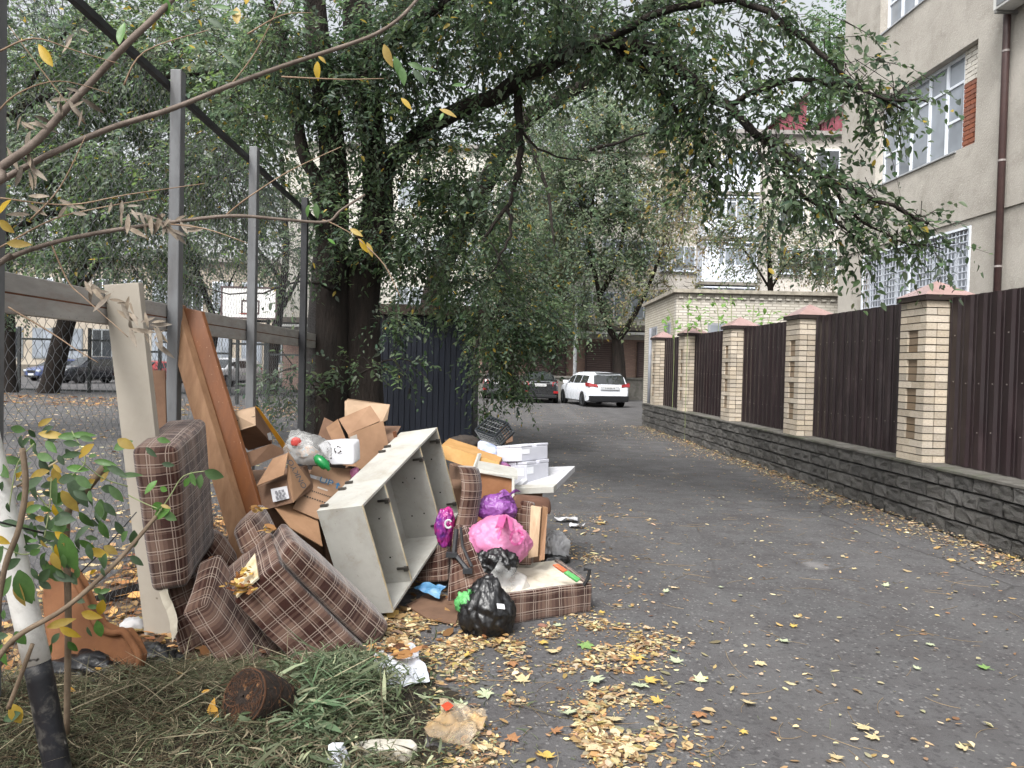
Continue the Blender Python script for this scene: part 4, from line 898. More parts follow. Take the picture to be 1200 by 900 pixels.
tree('broadleaf_tree', 'thin trunk tree with grey green leaves behind the black saloon', up_(650, 41.2, (649, 430, 41.2), (650, 380, 41.2), (645, 300, 41)), [.2, .17, .15, .1], [(pl((650, 390, 41.2), (630, 340, 41), (615, 300, 40.8)), .08, .03), (pl((648, 350, 41), (660, 310, 41), (655, 250, 41)), .08, .03)], P, m=8, size=.2, seed=10, droop=.5)
P = []
bp_([(905, 290, 29, 62, 42, 1.6), (870, 262, 29, 40, 35, 1.2, .7), (960, 300, 29, 35, 30, 1.2), (930, 235, 29, 45, 30, 1.2, .6), (975, 320, 28, 18, 20, .8, .7)], 900, 63, pal=YELB[2:] + GREY, gs=1.0, thr=.1, yel=.04)
bp_([(800, 240, 30, 40, 70, 1.5, .6), (835, 265, 30, 25, 30, 1.0, .6)], 240, 64, pal=YELB, gs=1.0, thr=.1, yel=.05)
tree('broadleaf_tree', 'yellowing tree standing behind the white brick garage in front of the balconies', up_(905, 30, (905, 400, 30), (903, 340, 30), (900, 270, 29.6)), [.16, .14, .11, .05], [(pl((903, 340, 30), (930, 300, 29.5), (965, 290, 29)), .05, .015), (pl((903, 340, 30), (870, 290, 29.6), (830, 260, 29.8), (800, 220, 30)), .05, .015)], P, m=8, size=.15, seed=12, droop=.5)
P = []
bp_([(972, 120, 62, 30, 60, 2), (972, 50, 62, 24, 50, 2), (968, 180, 62, 30, 40, 2)], 1600, 66, pal=[(.06, .12, .04), (.08, .15, .05), (.05, .10, .04)], gs=1.5, thr=-.6, yel=0)
tree('poplar_tree', 'tall narrow green poplar rising behind the dark red roof dormers', up_(972, 62, (972, 300, 62), (972, 150, 62), (972, 20, 62)), [.35, .3, .2, .05], [], P, m=8, size=.26, seed=13, twigs=False)
# ------------------------------------------------------------ trees round the court on the left
P = []
bp_([(130, 60, 32, 120, 80, 3), (60, 170, 32, 110, 110, 3), (170, 250, 32, 90, 70, 3), (30, 60, 32, 100, 90, 3), (110, 280, 33, 80, 45, 2.5)], 2900, 70, pal=GREEN[2:] + GREY, gs=1.6, thr=-.25)
tree('court_tree', 'thick dark leaning trunk beside the far court fence seen through the chain link', up_(55, 33.2, (58, 455, 33.2), (72, 400, 33.2), (85, 350, 33), (100, 260, 32.8), (95, 120, 32.5)), [.5, .42, .38, .33, .25, .12], [(pl((85, 350, 33), (130, 290, 32.5), (175, 240, 32)), .15, .05), (pl((95, 280, 32.8), (40, 190, 32.5), (10, 100, 32)), .15, .05)], P, m=8, size=.17, seed=14)
P = []
bp_([(-20, 220, 30, 70, 100, 2.5), (0, 330, 30, 50, 40, 2)], 1000, 71, pal=GREEN[2:] + GREY, gs=1.5)
tree('court_tree', 'straight dark trunk by the white tube at the far court fence', up_(8, 33, (8, 430, 33), (6, 340, 33), (0, 200, 32)), [.42, .36, .3, .12], [(pl((6, 330, 33), (-30, 240, 32), (-40, 160, 31)), .12, .04)], P, m=8, size=.17, seed=15)
P = []
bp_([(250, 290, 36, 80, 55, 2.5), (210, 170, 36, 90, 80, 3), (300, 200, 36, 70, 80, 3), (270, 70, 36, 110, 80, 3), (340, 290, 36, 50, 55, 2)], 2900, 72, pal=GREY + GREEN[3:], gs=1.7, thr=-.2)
tree('court_tree', 'slim forked tree behind the basketball backboard', up_(318, 37, (320, 425, 37), (326, 370, 37), (335, 300, 36.5), (330, 180, 36)), [.3, .25, .22, .16, .08], [(pl((326, 370, 37), (352, 320, 36.5), (370, 260, 36)), .12, .04), (pl((330, 330, 37), (290, 270, 36.5), (255, 180, 36)), .12, .04)], P, m=8, size=.18, seed=16)
P = []
bp_([(205, 330, 35, 55, 40, 2), (180, 290, 35, 60, 50, 2)], 1000, 73, pal=GREY, gs=1.3)
tree('court_tree', 'thin dark trunk between the grey post and the orange board, beyond the court', up_(240, 35.5, (242, 440, 35.5), (252, 385, 35.4), (235, 330, 35.2), (215, 270, 35)), [.2, .17, .15, .12, .06], [(pl((250, 390, 35.4), (262, 350, 35.2), (280, 310, 35)), .07, .03)], P, m=8, size=.17, seed=17)
P = []
bp_([(60, 90, 13.5, 120, 100, 1.4), (200, 60, 13, 100, 80, 1.3), (150, 200, 13, 110, 80, 1.2), (270, 190, 12.5, 60, 90, 1.0, .8), (300, 90, 12, 70, 70, 1.0), (40, 250, 13.5, 80, 60, 1.2), (120, 310, 13, 90, 25, .9, .6), (-150, 150, 14, 120, 150, 2, .3)], 4600, 75, pal=GREEN[1:] + GREY + [(.12, .19, .06)], gs=.8, thr=-.05)
g = D(-150, 440, 14.5)
tree('court_tree', 'leafy tree overhanging the court just behind the chain link fence', [V(g.x, g.y, -.05), V(g.x, g.y, 2.2), V(g.x + .4, g.y - .1, 4.5), V(g.x + 1.2, g.y - .5, 7)], [.3, .24, .2, .1], [([V(g.x, g.y, 2.3)] + pl((-40, 300, 14), (60, 250, 13.6), (180, 230, 13.2), (280, 200, 12.6)), .11, .02), ([V(g.x + .4, g.y - .1, 4.4)] + pl((20, 130, 13.6), (130, 100, 13.2), (280, 80, 12.4)), .1, .02), (pl((20, 130, 13.6), (60, 60, 13.5), (120, 0, 13)), .05, .02)], P, m=9, size=.1, seed=18)
# ============================================================ rubbish: materials
def plaid_material(name='plaid_upholstery', warm=1.0):
    m, t, b, out = nt(name); uv = nd(t, 'UVMap').outputs[0]; s = nd(t, 'SeparateXYZ', {0: uv}); co = nd(t, 'TexCoord').outputs['Object']
    dist = math_(t, 'MULTIPLY', math_(t, 'SUBTRACT', noise_(t, co, 5, 3), .5), .012)
    def ramp(v, per, stops, ph=0.0):
        f = math_(t, 'FRACT', math_(t, 'ADD', math_(t, 'DIVIDE', math_(t, 'ADD', v, dist), per), ph)); r = nd(t, 'ValToRGB', {0: f}); cr = r.color_ramp; cr.interpolation = 'CONSTANT'
        while len(cr.elements) < len(stops): cr.elements.new(.5)
        for e, (p, c) in zip(cr.elements, stops): e.position = p; e.color = (c, c, c, 1)
        return r.outputs[0]
    du = ramp(s.outputs[0], .19, [(0, .05), (.34, .75), (.42, .35), (.50, .8), (.62, .55), (.7, .9), (.86, .4)])
    dv = ramp(s.outputs[1], .23, [(0, .0), (.28, .5), (.36, .15), (.5, .75), (.72, .45), (.82, .85), (.93, .3)], .1)
    lu = ramp(s.outputs[0], .095, [(0, 0), (.3, 1), (.345, 0), (.46, .8), (.5, 0)])
    lv = ramp(s.outputs[1], .115, [(0, 0), (.25, 1), (.29, 0), (.38, .7), (.415, 0), (.75, .9), (.79, 0)])
    k = math_(t, 'ADD', math_(t, 'MULTIPLY', du, .55), math_(t, 'MULTIPLY', dv, .45))
    wear = noise_(t, co, 3.0, 5, .7)
    k = math_(t, 'ADD', k, math_(t, 'MULTIPLY', math_(t, 'SUBTRACT', wear, .5), .5))
    col = mixc(t, rng_(t, k, .18, 1.05), L('#2e150e'), L('#735c50'))
    ln = math_(t, 'MULTIPLY', math_(t, 'MAXIMUM', lu, lv), rng_(t, wear, .25, .6, .35, .85))
    col = mixc(t, ln, col, L('#9c8e83'))
    n4 = noise_(t, co, 9, 6, .7); col = mixc(t, rng_(t, n4, .52, .75, 0, .45), col, L('#46301f'))
    t.links.new(col, b.inputs['Base Color']); b.inputs['Roughness'].default_value = .95; b.inputs['Specular IOR Level'].default_value = .15
    b.inputs['Sheen Weight'].default_value = .25
    fb = noise_(t, nd(t, 'Mapping', {'Vector': uv, 'Scale': (1, 1, 1)}).outputs[0], 420, 2); bump_(t, b, math_(t, 'ADD', math_(t, 'MULTIPLY', fb, .5), math_(t, 'MULTIPLY', noise_(t, co, 14, 3), .6)), .55, .006); MATS[name] = m; return m
plaid = plaid_material()
card_m = mat('cardboard', L('#927359'), L('#7f624b'), rough=.9, sc=4, bump=.12, bsc=90, rand=.08, dirt=(L('#70543f'), 3, .35))
cardd_m = mat('brown_cardboard', L('#755a47'), L('#614a3b'), rough=.9, sc=5, bump=.15, bsc=90, rand=.06, dirt=(L('#574234'), 3, .4))
carde_m = mat('pale_cardboard', L('#a89078'), L('#978069'), rough=.9, sc=6, bump=.12, bsc=90)
chip_m = mat('white_chipboard', L('#a9a8a2'), L('#9a9892'), rough=.55, sc=5, bump=.1, bsc=150, bd=.001, dirt=(L('#857d6c'), 5, .6), speck=(L('#77736a'), 70, .71))
edge_m = mat('chipboard_edge', L('#cfc7b0'), L('#b59f78'), rough=.8, sc=12, bump=.2)
pine_m = mat('pine_board', L('#8c6b4e'), L('#775840'), rough=.7, sc=4, bump=.2, bsc=60, stretch=(6, 6, .6), dirt=(L('#6e4a30'), 3, .4))
orng_m = mat('orange_varnished_board', L('#74482b'), L('#5f391f'), rough=.4, sc=3, bump=.1, bsc=40, stretch=(5, 5, .6), speck=(L('#c9a98a'), 40, .72))
metal_m = mat('dull_metal', L('#6d6a66'), L('#4a4744'), rough=.4, metal=.8, bump=.1)
hole_m = mat('dark_hole', L('#1e1c1a'), rough=.9, bump=0)
white_m = mat('white_plastic', L('#b8b8bb'), L('#a8a8ac'), rough=.5, bump=.06)
foam_m = mat('white_foam', L('#b9bac1'), L('#adaeb7'), rough=.75, sc=5, bump=.12, bsc=160, bd=.001)
print_m = mat('black_print', L('#37322e'), rough=.8, bump=0); blue_pr = mat('blue_print', L('#3a6f94'), rough=.8, bump=0); grey_pr = mat('grey_print', L('#77777c'), rough=.8, bump=0)
def bagmat(name, c, c2=None, rough=.3, alpha=1.0, sc=25, bs=.7, tr=.15):
    m, t, b, out = nt(name); co = nd(t, 'TexCoord').outputs['Object']; n = noise_(t, co, sc, 4, .6, 1.5); n2 = noise_(t, co, 6, 3)
    t.links.new(mixc(t, rng_(t, n2, .35, .65), c, c2 or tuple(x * .8 for x in c)), b.inputs['Base Color']); b.inputs['Roughness'].default_value = rough; b.inputs['Specular IOR Level'].default_value = .55; bump_(t, b, n, bs, .012)
    sh = b.outputs[0]
    if tr: sh = nd(t, 'MixShader', {0: tr, 1: sh, 2: nd(t, 'BsdfTranslucent', {'Color': c4(c)}).outputs[0]}).outputs[0]
    if alpha < 1: sh = nd(t, 'MixShader', {0: rng_(t, n2, .3, .7, 1 - alpha, min(1, 1.25 - alpha)), 1: sh, 2: nd(t, 'BsdfTransparent').outputs[0]}).outputs[0]
    t.links.new(sh, out.inputs[0]); MATS[name] = m; return m
black_b = bagmat('black_bag', (.009, .009, .010), rough=.33, tr=0, sc=16, bs=.5); pink_b = bagmat('pink_bag', (.66, .25, .43), (.6, .2, .38), rough=.35, bs=.6, tr=.3); purp_b = bagmat('purple_bag', (.16, .04, .2), (.22, .07, .27), rough=.25, tr=.1); wht_b = bagmat('white_bag', (.62, .62, .63), (.5, .5, .52), rough=.35, alpha=.85); clr_b = bagmat('clear_bag', (.6, .6, .59), rough=.3, alpha=.5, sc=9, bs=.3); grn_b = bagmat('green_bag', (.06, .3, .08), (.12, .4, .13), rough=.3); blue_b = bagmat('blue_bag', (.08, .22, .42), (.12, .3, .45), rough=.3); oran_b = bagmat('orange_clear_bag', (.55, .36, .17), (.5, .42, .32), rough=.22, alpha=.62, sc=12, bs=.5); mag_b = bagmat('magenta_print_bag', (.42, .02, .14), (.05, .03, .2), rough=.25, tr=.05, sc=14)
# ------------------------------------------------------------ rubbish: shape helpers
def pad(quad, ext, r=.03, bulge=.012, wob=.006, rot=False, uvo=(0, 0), seg=7):
    """upholstered block: a face quad (four corners) swept along ext, edges rounded, surface slightly slack; returns MB, uv"""
    A, Bq, C_, D_ = [Vector(p) for p in quad]; E_ = Vector(ext)
    La = ((Bq - A).length + (C_ - D_).length) / 2; Lb = ((D_ - A).length + (C_ - Bq).length) / 2; Lc = E_.length; Ls = (La, Lb, Lc)
    r = min(r, .45 * min(Ls))
    def ticks(L_): return [0, .12 * r, .4 * r, .75 * r, r] + list(np.linspace(r, L_ - r, seg)[1:-1]) + [L_ - r, L_ - .75 * r, L_ - .4 * r, L_ - .12 * r, L_]
    tk = [ticks(x) for x in Ls]; mb = MB(); uvs = []
    def pos(p, axis):
        q = Vector([min(max(p[i], r), Ls[i] - r) for i in range(3)]); n = Vector(p) - q
        if n.length > 1e-9: n = n.normalized(); w = q + n * r
        else: w = Vector(p)
        s = 1.0
        for i in range(3):
            if i != axis: s *= max(0, math.sin(math.pi * p[i] / Ls[i])) ** .7
        w[axis] += (1 if p[axis] > Ls[axis] / 2 else -1) * bulge * s
        u, v, c = w[0] / Ls[0], w[1] / Ls[1], w[2] / Ls[2]
        X = A.lerp(Bq, u).lerp(D_.lerp(C_, u), v) + E_ * c
        f = wob
        return X + V(fbm(X, 6, 2), fbm(X + V(9, 0, 0), 6, 2), fbm(X + V(0, 9, 0), 6, 2)) * f
    hand = (Bq - A).cross(D_ - A).dot(E_) > 0
    for axis in range(3):
        i, j = [(1, 2), (2, 0), (0, 1)][axis]
        for hi in (0, 1):
            ti, tj = tk[i], tk[j]; o = len(mb.v); P3 = []
            for b in tj:
                for a in ti:
                    p = [0, 0, 0]; p[i] = a; p[j] = b; p[axis] = Ls[axis] if hi else 0; mb.v.append(tuple(pos(p, axis))); P3.append(tuple(p))
            n = len(ti)
            for b in range(len(tj) - 1):
                for a in range(n - 1):
                    f = (b * n + a, b * n + a + 1, (b + 1) * n + a + 1, (b + 1) * n + a)
                    if bool(hi) != hand: f = f[::-1]
                    mb.f.append(tuple(o + k for k in f))
                    for k in f:
                        p = P3[k]; uvp = {0: (p[2], p[1]), 1: (p[0], p[2]), 2: (p[0], p[1])}[axis]
                        if rot: uvp = uvp[::-1]
                        uvs.append((uvp[0] + uvo[0], uvp[1] + uvo[1]))
    return mb, uvs
def pad_obj(name, quad, ext, m=None, parent=None, **kw):
    mb, uv = pad(quad, ext, **kw); o = mb.build(name, m or plaid, parent, smooth=True, uv=uv)
    bm = bmesh.new(); bm.from_mesh(o.data); bmesh.ops.remove_doubles(bm, verts=bm.verts, dist=.0006); bm.to_mesh(o.data); bm.free(); return o
def ev(p0, p1): return D(*p1) - D(*p0)
def blob(c, R, seed, crump=.16, sub=4, flat=.55, pinch=None, freq=2.6, rotz=0):
    """crumpled bag body"""
    bm = bmesh.new(); bmesh.ops.create_icosphere(bm, subdivisions=sub, radius=1); c = Vector(c); mb = MB(); sd = Vector((seed * 3.1, seed * 1.7, seed * .9)); rz = Matrix.Rotation(rotz, 3, 'Z')
    for v in bm.verts:
        p = v.co.copy(); n1 = fbm(p * 1.2 + sd, 1, 2); q = V(p.x, p.y, p.z * .55) * freq + sd; rd = 1 - abs(mnoise.noise(q)) * 2; rd2 = 1 - abs(mnoise.noise(q * 2.3)) * 2; rd3 = 1 - abs(mnoise.noise(q * 5.1)) * 2
        rd4 = 1 - abs(mnoise.noise(q * 10.7)) * 2; s = 1 + crump * (.7 * n1 + .5 * (rd - .5) + .45 * (rd2 - .5) + .3 * (rd3 - .5) + .16 * (rd4 - .5))
        p = p * s
        if p.z < -flat: p.z = -flat - (p.z + flat) * .08
        if pinch and p.z > .45:
            k = min(1, (p.z - .45) / .45); f = 1 - pinch * k; p.x *= f; p.y *= f; p.z += .25 * k * k
        v.co = c + rz @ V(p.x * R[0], p.y * R[1], p.z * R[2])
    mb.v = [tuple(v.co) for v in bm.verts]; mb.f = [tuple(v.index for v in f.verts) for f in bm.faces]; bm.free(); return mb
def knot(base, L_, seed, n=3, w=.035):
    mb = MB(); r_ = random.Random(seed)
    for i in range(n):
        d = V(r_.uniform(-1, 1), r_.uniform(-1, 1), r_.uniform(.4, 1.2)).normalized(); s = d.orthogonal().normalized(); rows = []
        for k in range(6):
            u = k / 5; p = Vector(base) + d * L_ * u + V(0, 0, -L_ * .5 * u * u); ww = w * (.35 + .9 * u) * (1 if k < 5 else .5)
            rows.append([p - s * ww + d.cross(s) * .01, p + d.cross(s) * .012 * math.sin(k * 2 + i), p + s * ww + d.cross(s) * .008])
        mb.grid(rows)
    return mb
def crumple(quad, amp, seed, n=14, m=None, sag=0):
    A, Bq, C_, D_ = [Vector(p) for p in quad]; nr = (Bq - A).cross(D_ - A).normalized(); nr = nr if nr.z > 0 else -nr; mb = MB(); rows = []
    for i in range(n + 1):
        r = []
        for j in range(n + 1):
            u, v = i / n, j / n; p = A.lerp(Bq, u).lerp(D_.lerp(C_, u), v); q = p * 9 + V(seed, seed * 2, 0)
            r.append(p + nr * amp * ((1 - abs(mnoise.noise(q))) * 1.0 + .5 * mnoise.noise(q * 2.2) - .3) + V(mnoise.noise(q + V(5, 0, 0)), mnoise.noise(q + V(0, 5, 0)), 0) * amp * .8)
        rows.append(r)
    mb.grid(rows); return mb
def cardsheet(poly, th=.006): return MB().sheet(poly, th)
# ------------------------------------------------------------ white cabinet carcass
CC_, CD_, CR_ = V(-0.778, 5.319, 0.570), (0.306, 1.381, 0.726), Matrix(((0.944, 0.227, -0.241), (-0.28, 0.936, -0.214), (0.177, 0.27, 0.947)))
cab = thing('cabinet_carcass', V(CC_.x + .1, CC_.y, 0), 'tipped white doorless wall cabinet with two dividers and hinge plates', 'cabinet')
def cabp(a, b, c): return CC_ + CR_ @ V(a, b, c)
def cabbox(nm, c, d, m=chip_m, par=None): return MB().box(cabp(*c), d, CR_).build(nm, m, par or cab, bevel=.0015)
A_, B_, H_ = CD_; t_ = .017
ends = [cabbox('end_panel', (0, s * (B_ / 2 - t_ / 2), 0), (A_, t_, H_)) for s in (-1, 1)]
bs = [-B_ / 2, -B_ / 2 + .253 * B_, -B_ / 2 + .726 * B_, B_ / 2]
for i in range(3):
    a, b_ = bs[i] + (t_ if i == 0 else .001), bs[i + 1] - (t_ if i == 2 else .001)
    cabbox('top_panel', (0, (a + b_) / 2, H_ / 2 - t_ / 2), (A_ + .001 * (i - 1), b_ - a, t_)); cabbox('bottom_panel', (0, (a + b_) / 2, -H_ / 2 + t_ / 2), (A_, b_ - a, t_))
for b_ in bs[1:3]:
    dv = cabbox('divider', (-.002, b_, 0), (A_ - .006, t_, H_ - 2 * t_)); cabbox('raw_edge', (A_ / 2 - .003, b_, 0), (.004, t_ - .001, H_ - 2 * t_), edge_m, dv)
cabbox('back_panel', (-A_ / 2 + .005, 0, 0), (.006, B_ - 2 * t_, H_ - 2 * t_))
for s in (-1, 1):
    for zz in (-1, 1): cabbox('raw_edge', (A_ / 2 + .0015, s * (B_ / 2 - t_ / 2), 0), (.002, t_, H_ - .002) if zz > 0 else (.001, t_ - .002, H_ - .01), edge_m, ends[0 if s < 0 else 1])
def hinge(b, c, s):
    h = cabbox('hinge', (A_ / 2 - .045, b + s * .008, c), (.06, .012, .014), metal_m); cabbox('hinge_cup', (A_ / 2 - .005, b + s * .018, c), (.03, .022, .03), metal_m, h)
hinge(bs[1] - t_ / 2, H_ / 2 - .12, -1); hinge(bs[1] - t_ / 2, -H_ / 2 + .12, -1); hinge(bs[2] - t_ / 2, H_ / 2 - .1, -1); hinge(bs[2] - t_ / 2, -H_ / 2 + .1, -1); hinge(bs[3] - t_, H_ / 2 - .1, -1); hinge(bs[3] - t_, -H_ / 2 + .1, -1)
for b_ in (bs[1] - t_ / 2, bs[2] - t_ / 2, bs[3] - t_):
    for (a, c) in ((.02, .12), (.02, -.16), (-.08, .1), (-.08, -.17)): cabbox('shelf_hole', (a + .03, b_ - .001, c), (.011, .003, .011), hole_m, None)
for (b_, s) in ((bs[0], 1), (bs[1], -1), (bs[1], 1), (bs[2], -1), (bs[2], 1)):   # brackets on the outside back edge
    bk = MB().box(cabp(-A_ / 2 + .03, b_ + s * .05, H_ / 2 + .008), (.05, .02, .014), CR_).build('hanging_bracket', metal_m, cab)
bt = MB().box(cabp(-A_ / 2 - .0, bs[2] + .28, H_ / 2 + .02), (.02, .025, .05), CR_).build('hanging_bracket', rust_m, cab)
sc_ = blob(cabp(-.05, bs[1] + .12, -H_ / 2 + .1), (.05, .05, .09), 4, .25, 3); tag(sc_.build('plastic_bag', grn_b, smooth=True), 'small green plastic bag lying inside the white cabinet', 'bag')
# ------------------------------------------------------------ plaid sofa pieces on the left
cush = lambda nm, lab: thing(nm, V(0, 0, 0), lab, 'sofa piece', 'broken plaid sofa pieces')
def sofa(name, lab, quad, ext, cat='sofa piece', **kw):
    o = pad_obj(name, quad, ext, **kw); return tag(o, lab, cat, 'broken plaid sofa pieces')
sofa('plaid_bolster', 'tall brown plaid sofa armrest leaning against the beige board', [D(152, 526, 4.02), D(206, 524, 4.0), D(219, 688, 4.05), D(177, 696, 4.05)], D(242, 490, 4.55) - D(206, 524, 4.0), r=.04, bulge=.012, uvo=(.05, .06))
spanel = sofa('plaid_board', 'dark plaid sofa panel with torn white lining under the armrest', [D(188, 688, 4.1), D(226, 672, 4.25), D(264, 775, 4.2), D(222, 806, 4.0)], D(232, 668, 4.75) - D(226, 672, 4.25), r=.02, uvo=(.0, .3))
sofa('plaid_cushion', 'plaid seat cushion standing on end beside the grass heap, stripes running lengthwise', [D(241, 708, 3.98), D(258, 646, 4.28), D(337, 770, 4.2), D(306, 797, 3.97)], D(218, 722, 3.9) - D(241, 708, 3.98) + V(-.02, .0, .0), r=.02, bulge=.01, uvo=(.02, .1), rot=True)
sofa('plaid_cushion', 'plaid cushion wedged behind the standing one, below the orange boards', [D(222, 664, 4.5), D(254, 622, 4.62), D(281, 655, 4.6), D(262, 700, 4.42)], V(-.12, .22, -.02), r=.04, bulge=.02, uvo=(.1, .02))
seatb = sofa('plaid_box_seat', 'plaid sofa seat base tipped on its side with bare board at its end', [D(274, 706, 3.98), D(327, 660, 4.12), D(440, 775, 4.3), D(385, 818, 4.05)], D(316, 622, 4.42) - D(327, 660, 4.12), r=.012, bulge=.006, uvo=(.0, .05), rot=True)
sb = [D(278, 701, 3.98), D(304, 678, 4.05), D(300, 650, 4.27), D(281, 676, 4.14)]; MB().sheet(sb, .012).build('bare_board', edge_m, seatb)
sofa('plaid_cushion', 'thick plaid seat cushion lying on the tipped seat base beside the cabinet', [D(328, 657, 4.08), D(345, 634, 4.14), D(458, 735, 4.45), D(438, 765, 4.33)], D(331, 610, 4.46) - D(345, 634, 4.14), r=.03, bulge=.012, uvo=(.08, .16), rot=True)
sofa('plaid_bolster', 'short plaid armrest stub with torn corner at the foot of the orange boards', [D(271, 622, 4.38), D(292, 605, 4.42), D(311, 638, 4.36), D(284, 655, 4.3)], D(308, 588, 4.7) - D(292, 605, 4.42), r=.035, bulge=.012, uvo=(.03, .02))
mb = crumple([D(188, 694, 4.07), D(198, 688, 4.07), D(210, 740, 4.03), D(204, 752, 4.02)], .02, 3, 8); mb.build('torn_lining', mat('torn_lining', L('#b8b0a0'), rough=.9), spanel)
# ------------------------------------------------------------ boards
R_ = Matrix(((0.983, 0.166, -0.08), (-0.173, 0.981, -0.091), (0.064, 0.104, 0.993)))
bp = mat('beige_board', L('#a39c91'), L('#958e83'), rough=.6, sc=2, bump=.06, bsc=50, dirt=(L('#8c8476'), 3, .35), speck=(L('#6f675a'), 26, .74))
tag(MB().box(V(-2.02, 4.23, .995), (.207, .04, 2.02), R_).build('beige_board', bp, bevel=.003), 'tall beige board standing on end against the fence rail', 'board')
tag(cardsheet([D(176, 434, 4.75), D(193, 434, 4.75), D(197, 600, 4.75), D(186, 600, 4.75)], .015).build('fibreboard', cardd_m), 'narrow brown fibreboard strip tucked behind the beige board', 'board')
def board(px_top, px_bot, Yt, Yb, ext):   # leaning plank: top pair and lower pair of pixels, carried down to the ground
    a, b_ = D(*px_top[0], Yt), D(*px_top[1], Yt); c, d = D(*px_bot[1], Yb), D(*px_bot[0], Yb)
    k = (d.z - .02) / max(.05, (a.z - d.z)); d2 = d + (d - a) * k; c2 = c + (c - b_) * k
    return MB().prism([a, b_, c2, d2], ext)
tag(board(((188, 360), (206, 356)), ((268, 630), (289, 630)), 5.05, 4.78, V(.02, .05, .01)).build('pine_plank', pine_m, bevel=.003), 'pale pine plank with knots leaning beside the orange board', 'plank')
tag(board(((207.5, 356), (213, 358)), ((291, 632), (296, 632)), 5.12, 4.86, V(.01, .05, .0)).build('pine_batten', mat('dark_gap_batten', L('#6b4d36'), L('#4f3827'), rough=.8, sc=4), bevel=.003), 'narrow dark batten sandwiched between pine plank and orange board', 'plank')  # its dark colour stands in for the shaded gap between the boards
tag(board(((213, 360), (236, 365)), ((283, 618), (312, 618)), 5.1, 4.86, V(.01, .03, .0)).build('orange_board', orng_m, bevel=.004), 'orange varnished board leaning on the pine plank above the sofa pieces', 'board')
# orange chair side
oc_m = mat('orange_upholstery', L('#744a2a'), L('#5e3b20'), rough=.8, sc=3, bump=.12, bsc=60, dirt=(L('#4b2a16'), 4, .6))
ol = [(48, 700), (56, 664), (72, 655), (92, 686), (105, 716), (115, 734), (132, 742), (145, 741), (156, 756), (163, 772), (156, 800), (110, 815), (66, 815), (54, 755)]
oy = lambda x, y: 3.36 + (815 - y) * .0018
oc = thing('armchair_side', G(110, 812), 'orange upholstered armchair side panel with rolled edge lying by the grass heap', 'chair part')
MB().prism([D(x, y, oy(x, y)) for x, y in ol], V(.02, .05, .01)).build('panel', oc_m, oc, bevel=.008)
MB().tube(smooth_line([D(x, y, oy(x, y) - .012) for x, y in ol[1:11]], 4), .017, 10).build('rolled_edge', oc_m, oc, smooth=True)
a, b_ = D(98, 716, 4.75), D(172, 672, 5.05); a.z = .06; b_.z = .1; tag(MB().prism([a + V(0, 0, .03), b_ + V(0, 0, .03), b_ - V(0, 0, .03), a - V(0, 0, .03)], V(.03, .05, 0)).build('steel_bar', dark_m), 'black steel bar lying on the leaf litter behind the beige board', 'bar')
# ------------------------------------------------------------ cardboard boxes
ct = lambda c, d, rz, lab, m=card_m: tag(MB().box(c, d, Matrix.Rotation(rz, 3, 'Z')).build('cardboard_box', m, bevel=.004), lab, 'box', 'cardboard boxes in the heap')
ct(V(-1.62, 5.42, .40), (.62, .5, .8), .2, 'plain closed carton at the bottom of the heap behind the plaid cushions', cardd_m); ct(V(-1.18, 6.05, .36), (.6, .46, .72), -.3, 'plain closed carton under the open carton behind the cabinet', cardd_m)
k1 = thing('cardboard_box', D(300, 520, 5.1), 'taped carton with yellow edge on top of the heap beside the orange board', 'box', 'cardboard boxes in the heap')
p0 = D(300, 499, 4.98); MB().corner(p0, D(299, 476, 5.04) - p0, D(271, 508, 5.1) - p0, D(319, 520, 5.22) - p0).build('body', cardd_m, k1, bevel=.003)  # underside's shade is put into the body's darker cardboard colour
MB().sheet([D(269, 483, 5.09), D(298.5, 476.5, 5.03), D(299.5, 498.5, 4.972), D(272, 507, 5.09)], .003).build('front_face', carde_m, k1)
MB().sheet([D(269.5, 494, 5.085), D(299, 487.5, 5.0), D(299, 488.5, 5.0), D(269.5, 495.2, 5.085)], .004).build('tape_edge', print_m, k1)
MB().sheet([D(299, 476, 5.03), D(304, 479, 5.05), D(341, 529, 5.3), D(333, 529, 5.28)], .006).build('edge_strip', mat('yellow_tape', L('#c08a2a'), L('#a9751f'), rough=.5), k1)
MB().sheet([D(284, 532, 5.0), D(318, 520, 5.12), D(339, 529, 5.2), D(290, 549, 4.98)], .006).build('flap', cardd_m, k1)
MB().sheet([D(313, 508, 5.15), D(317, 507, 5.15), D(319, 515, 5.17), D(315, 516, 5.17)], .002).build('sticker', white_m, k1)
k2 = thing('cardboard_box', D(330, 590, 4.95), 'printed loudspeaker carton with white label and torn flap in the heap', 'box', 'cardboard boxes in the heap')
fq = [D(290, 572, 4.98), D(337, 562, 4.86), D(344, 589, 4.8), D(294, 602, 4.92)]; rq = [fq[1], D(338, 529, 4.98), D(364, 566, 5.05), fq[2]]
MB().hexa([fq[3], fq[2], D(368, 572, 5.1), D(318, 584, 5.3), fq[0], fq[1], D(360, 545, 5.12), D(312, 552, 5.3)]).build('body', cardd_m, k2, bevel=.003)
MB().sheet(rq, .005).build('side_flap', card_m, k2)
MB().sheet([D(301, 570, 4.84), D(333, 557, 4.82), D(338, 531, 4.95), D(320, 538, 5.0)], .005).build('top_flap', card_m, k2)
MB().sheet([D(317, 573, 4.873), D(336, 569.5, 4.846), D(339, 584, 4.812), D(320, 588.5, 4.838)], .003).build('label', white_m, k2)
ux = (fq[1] - fq[0]).normalized(); uy = (fq[0] - fq[3]).normalized(); lc = D(328, 579, 4.822); mb = MB(); nn = ux.cross(uy) * -1
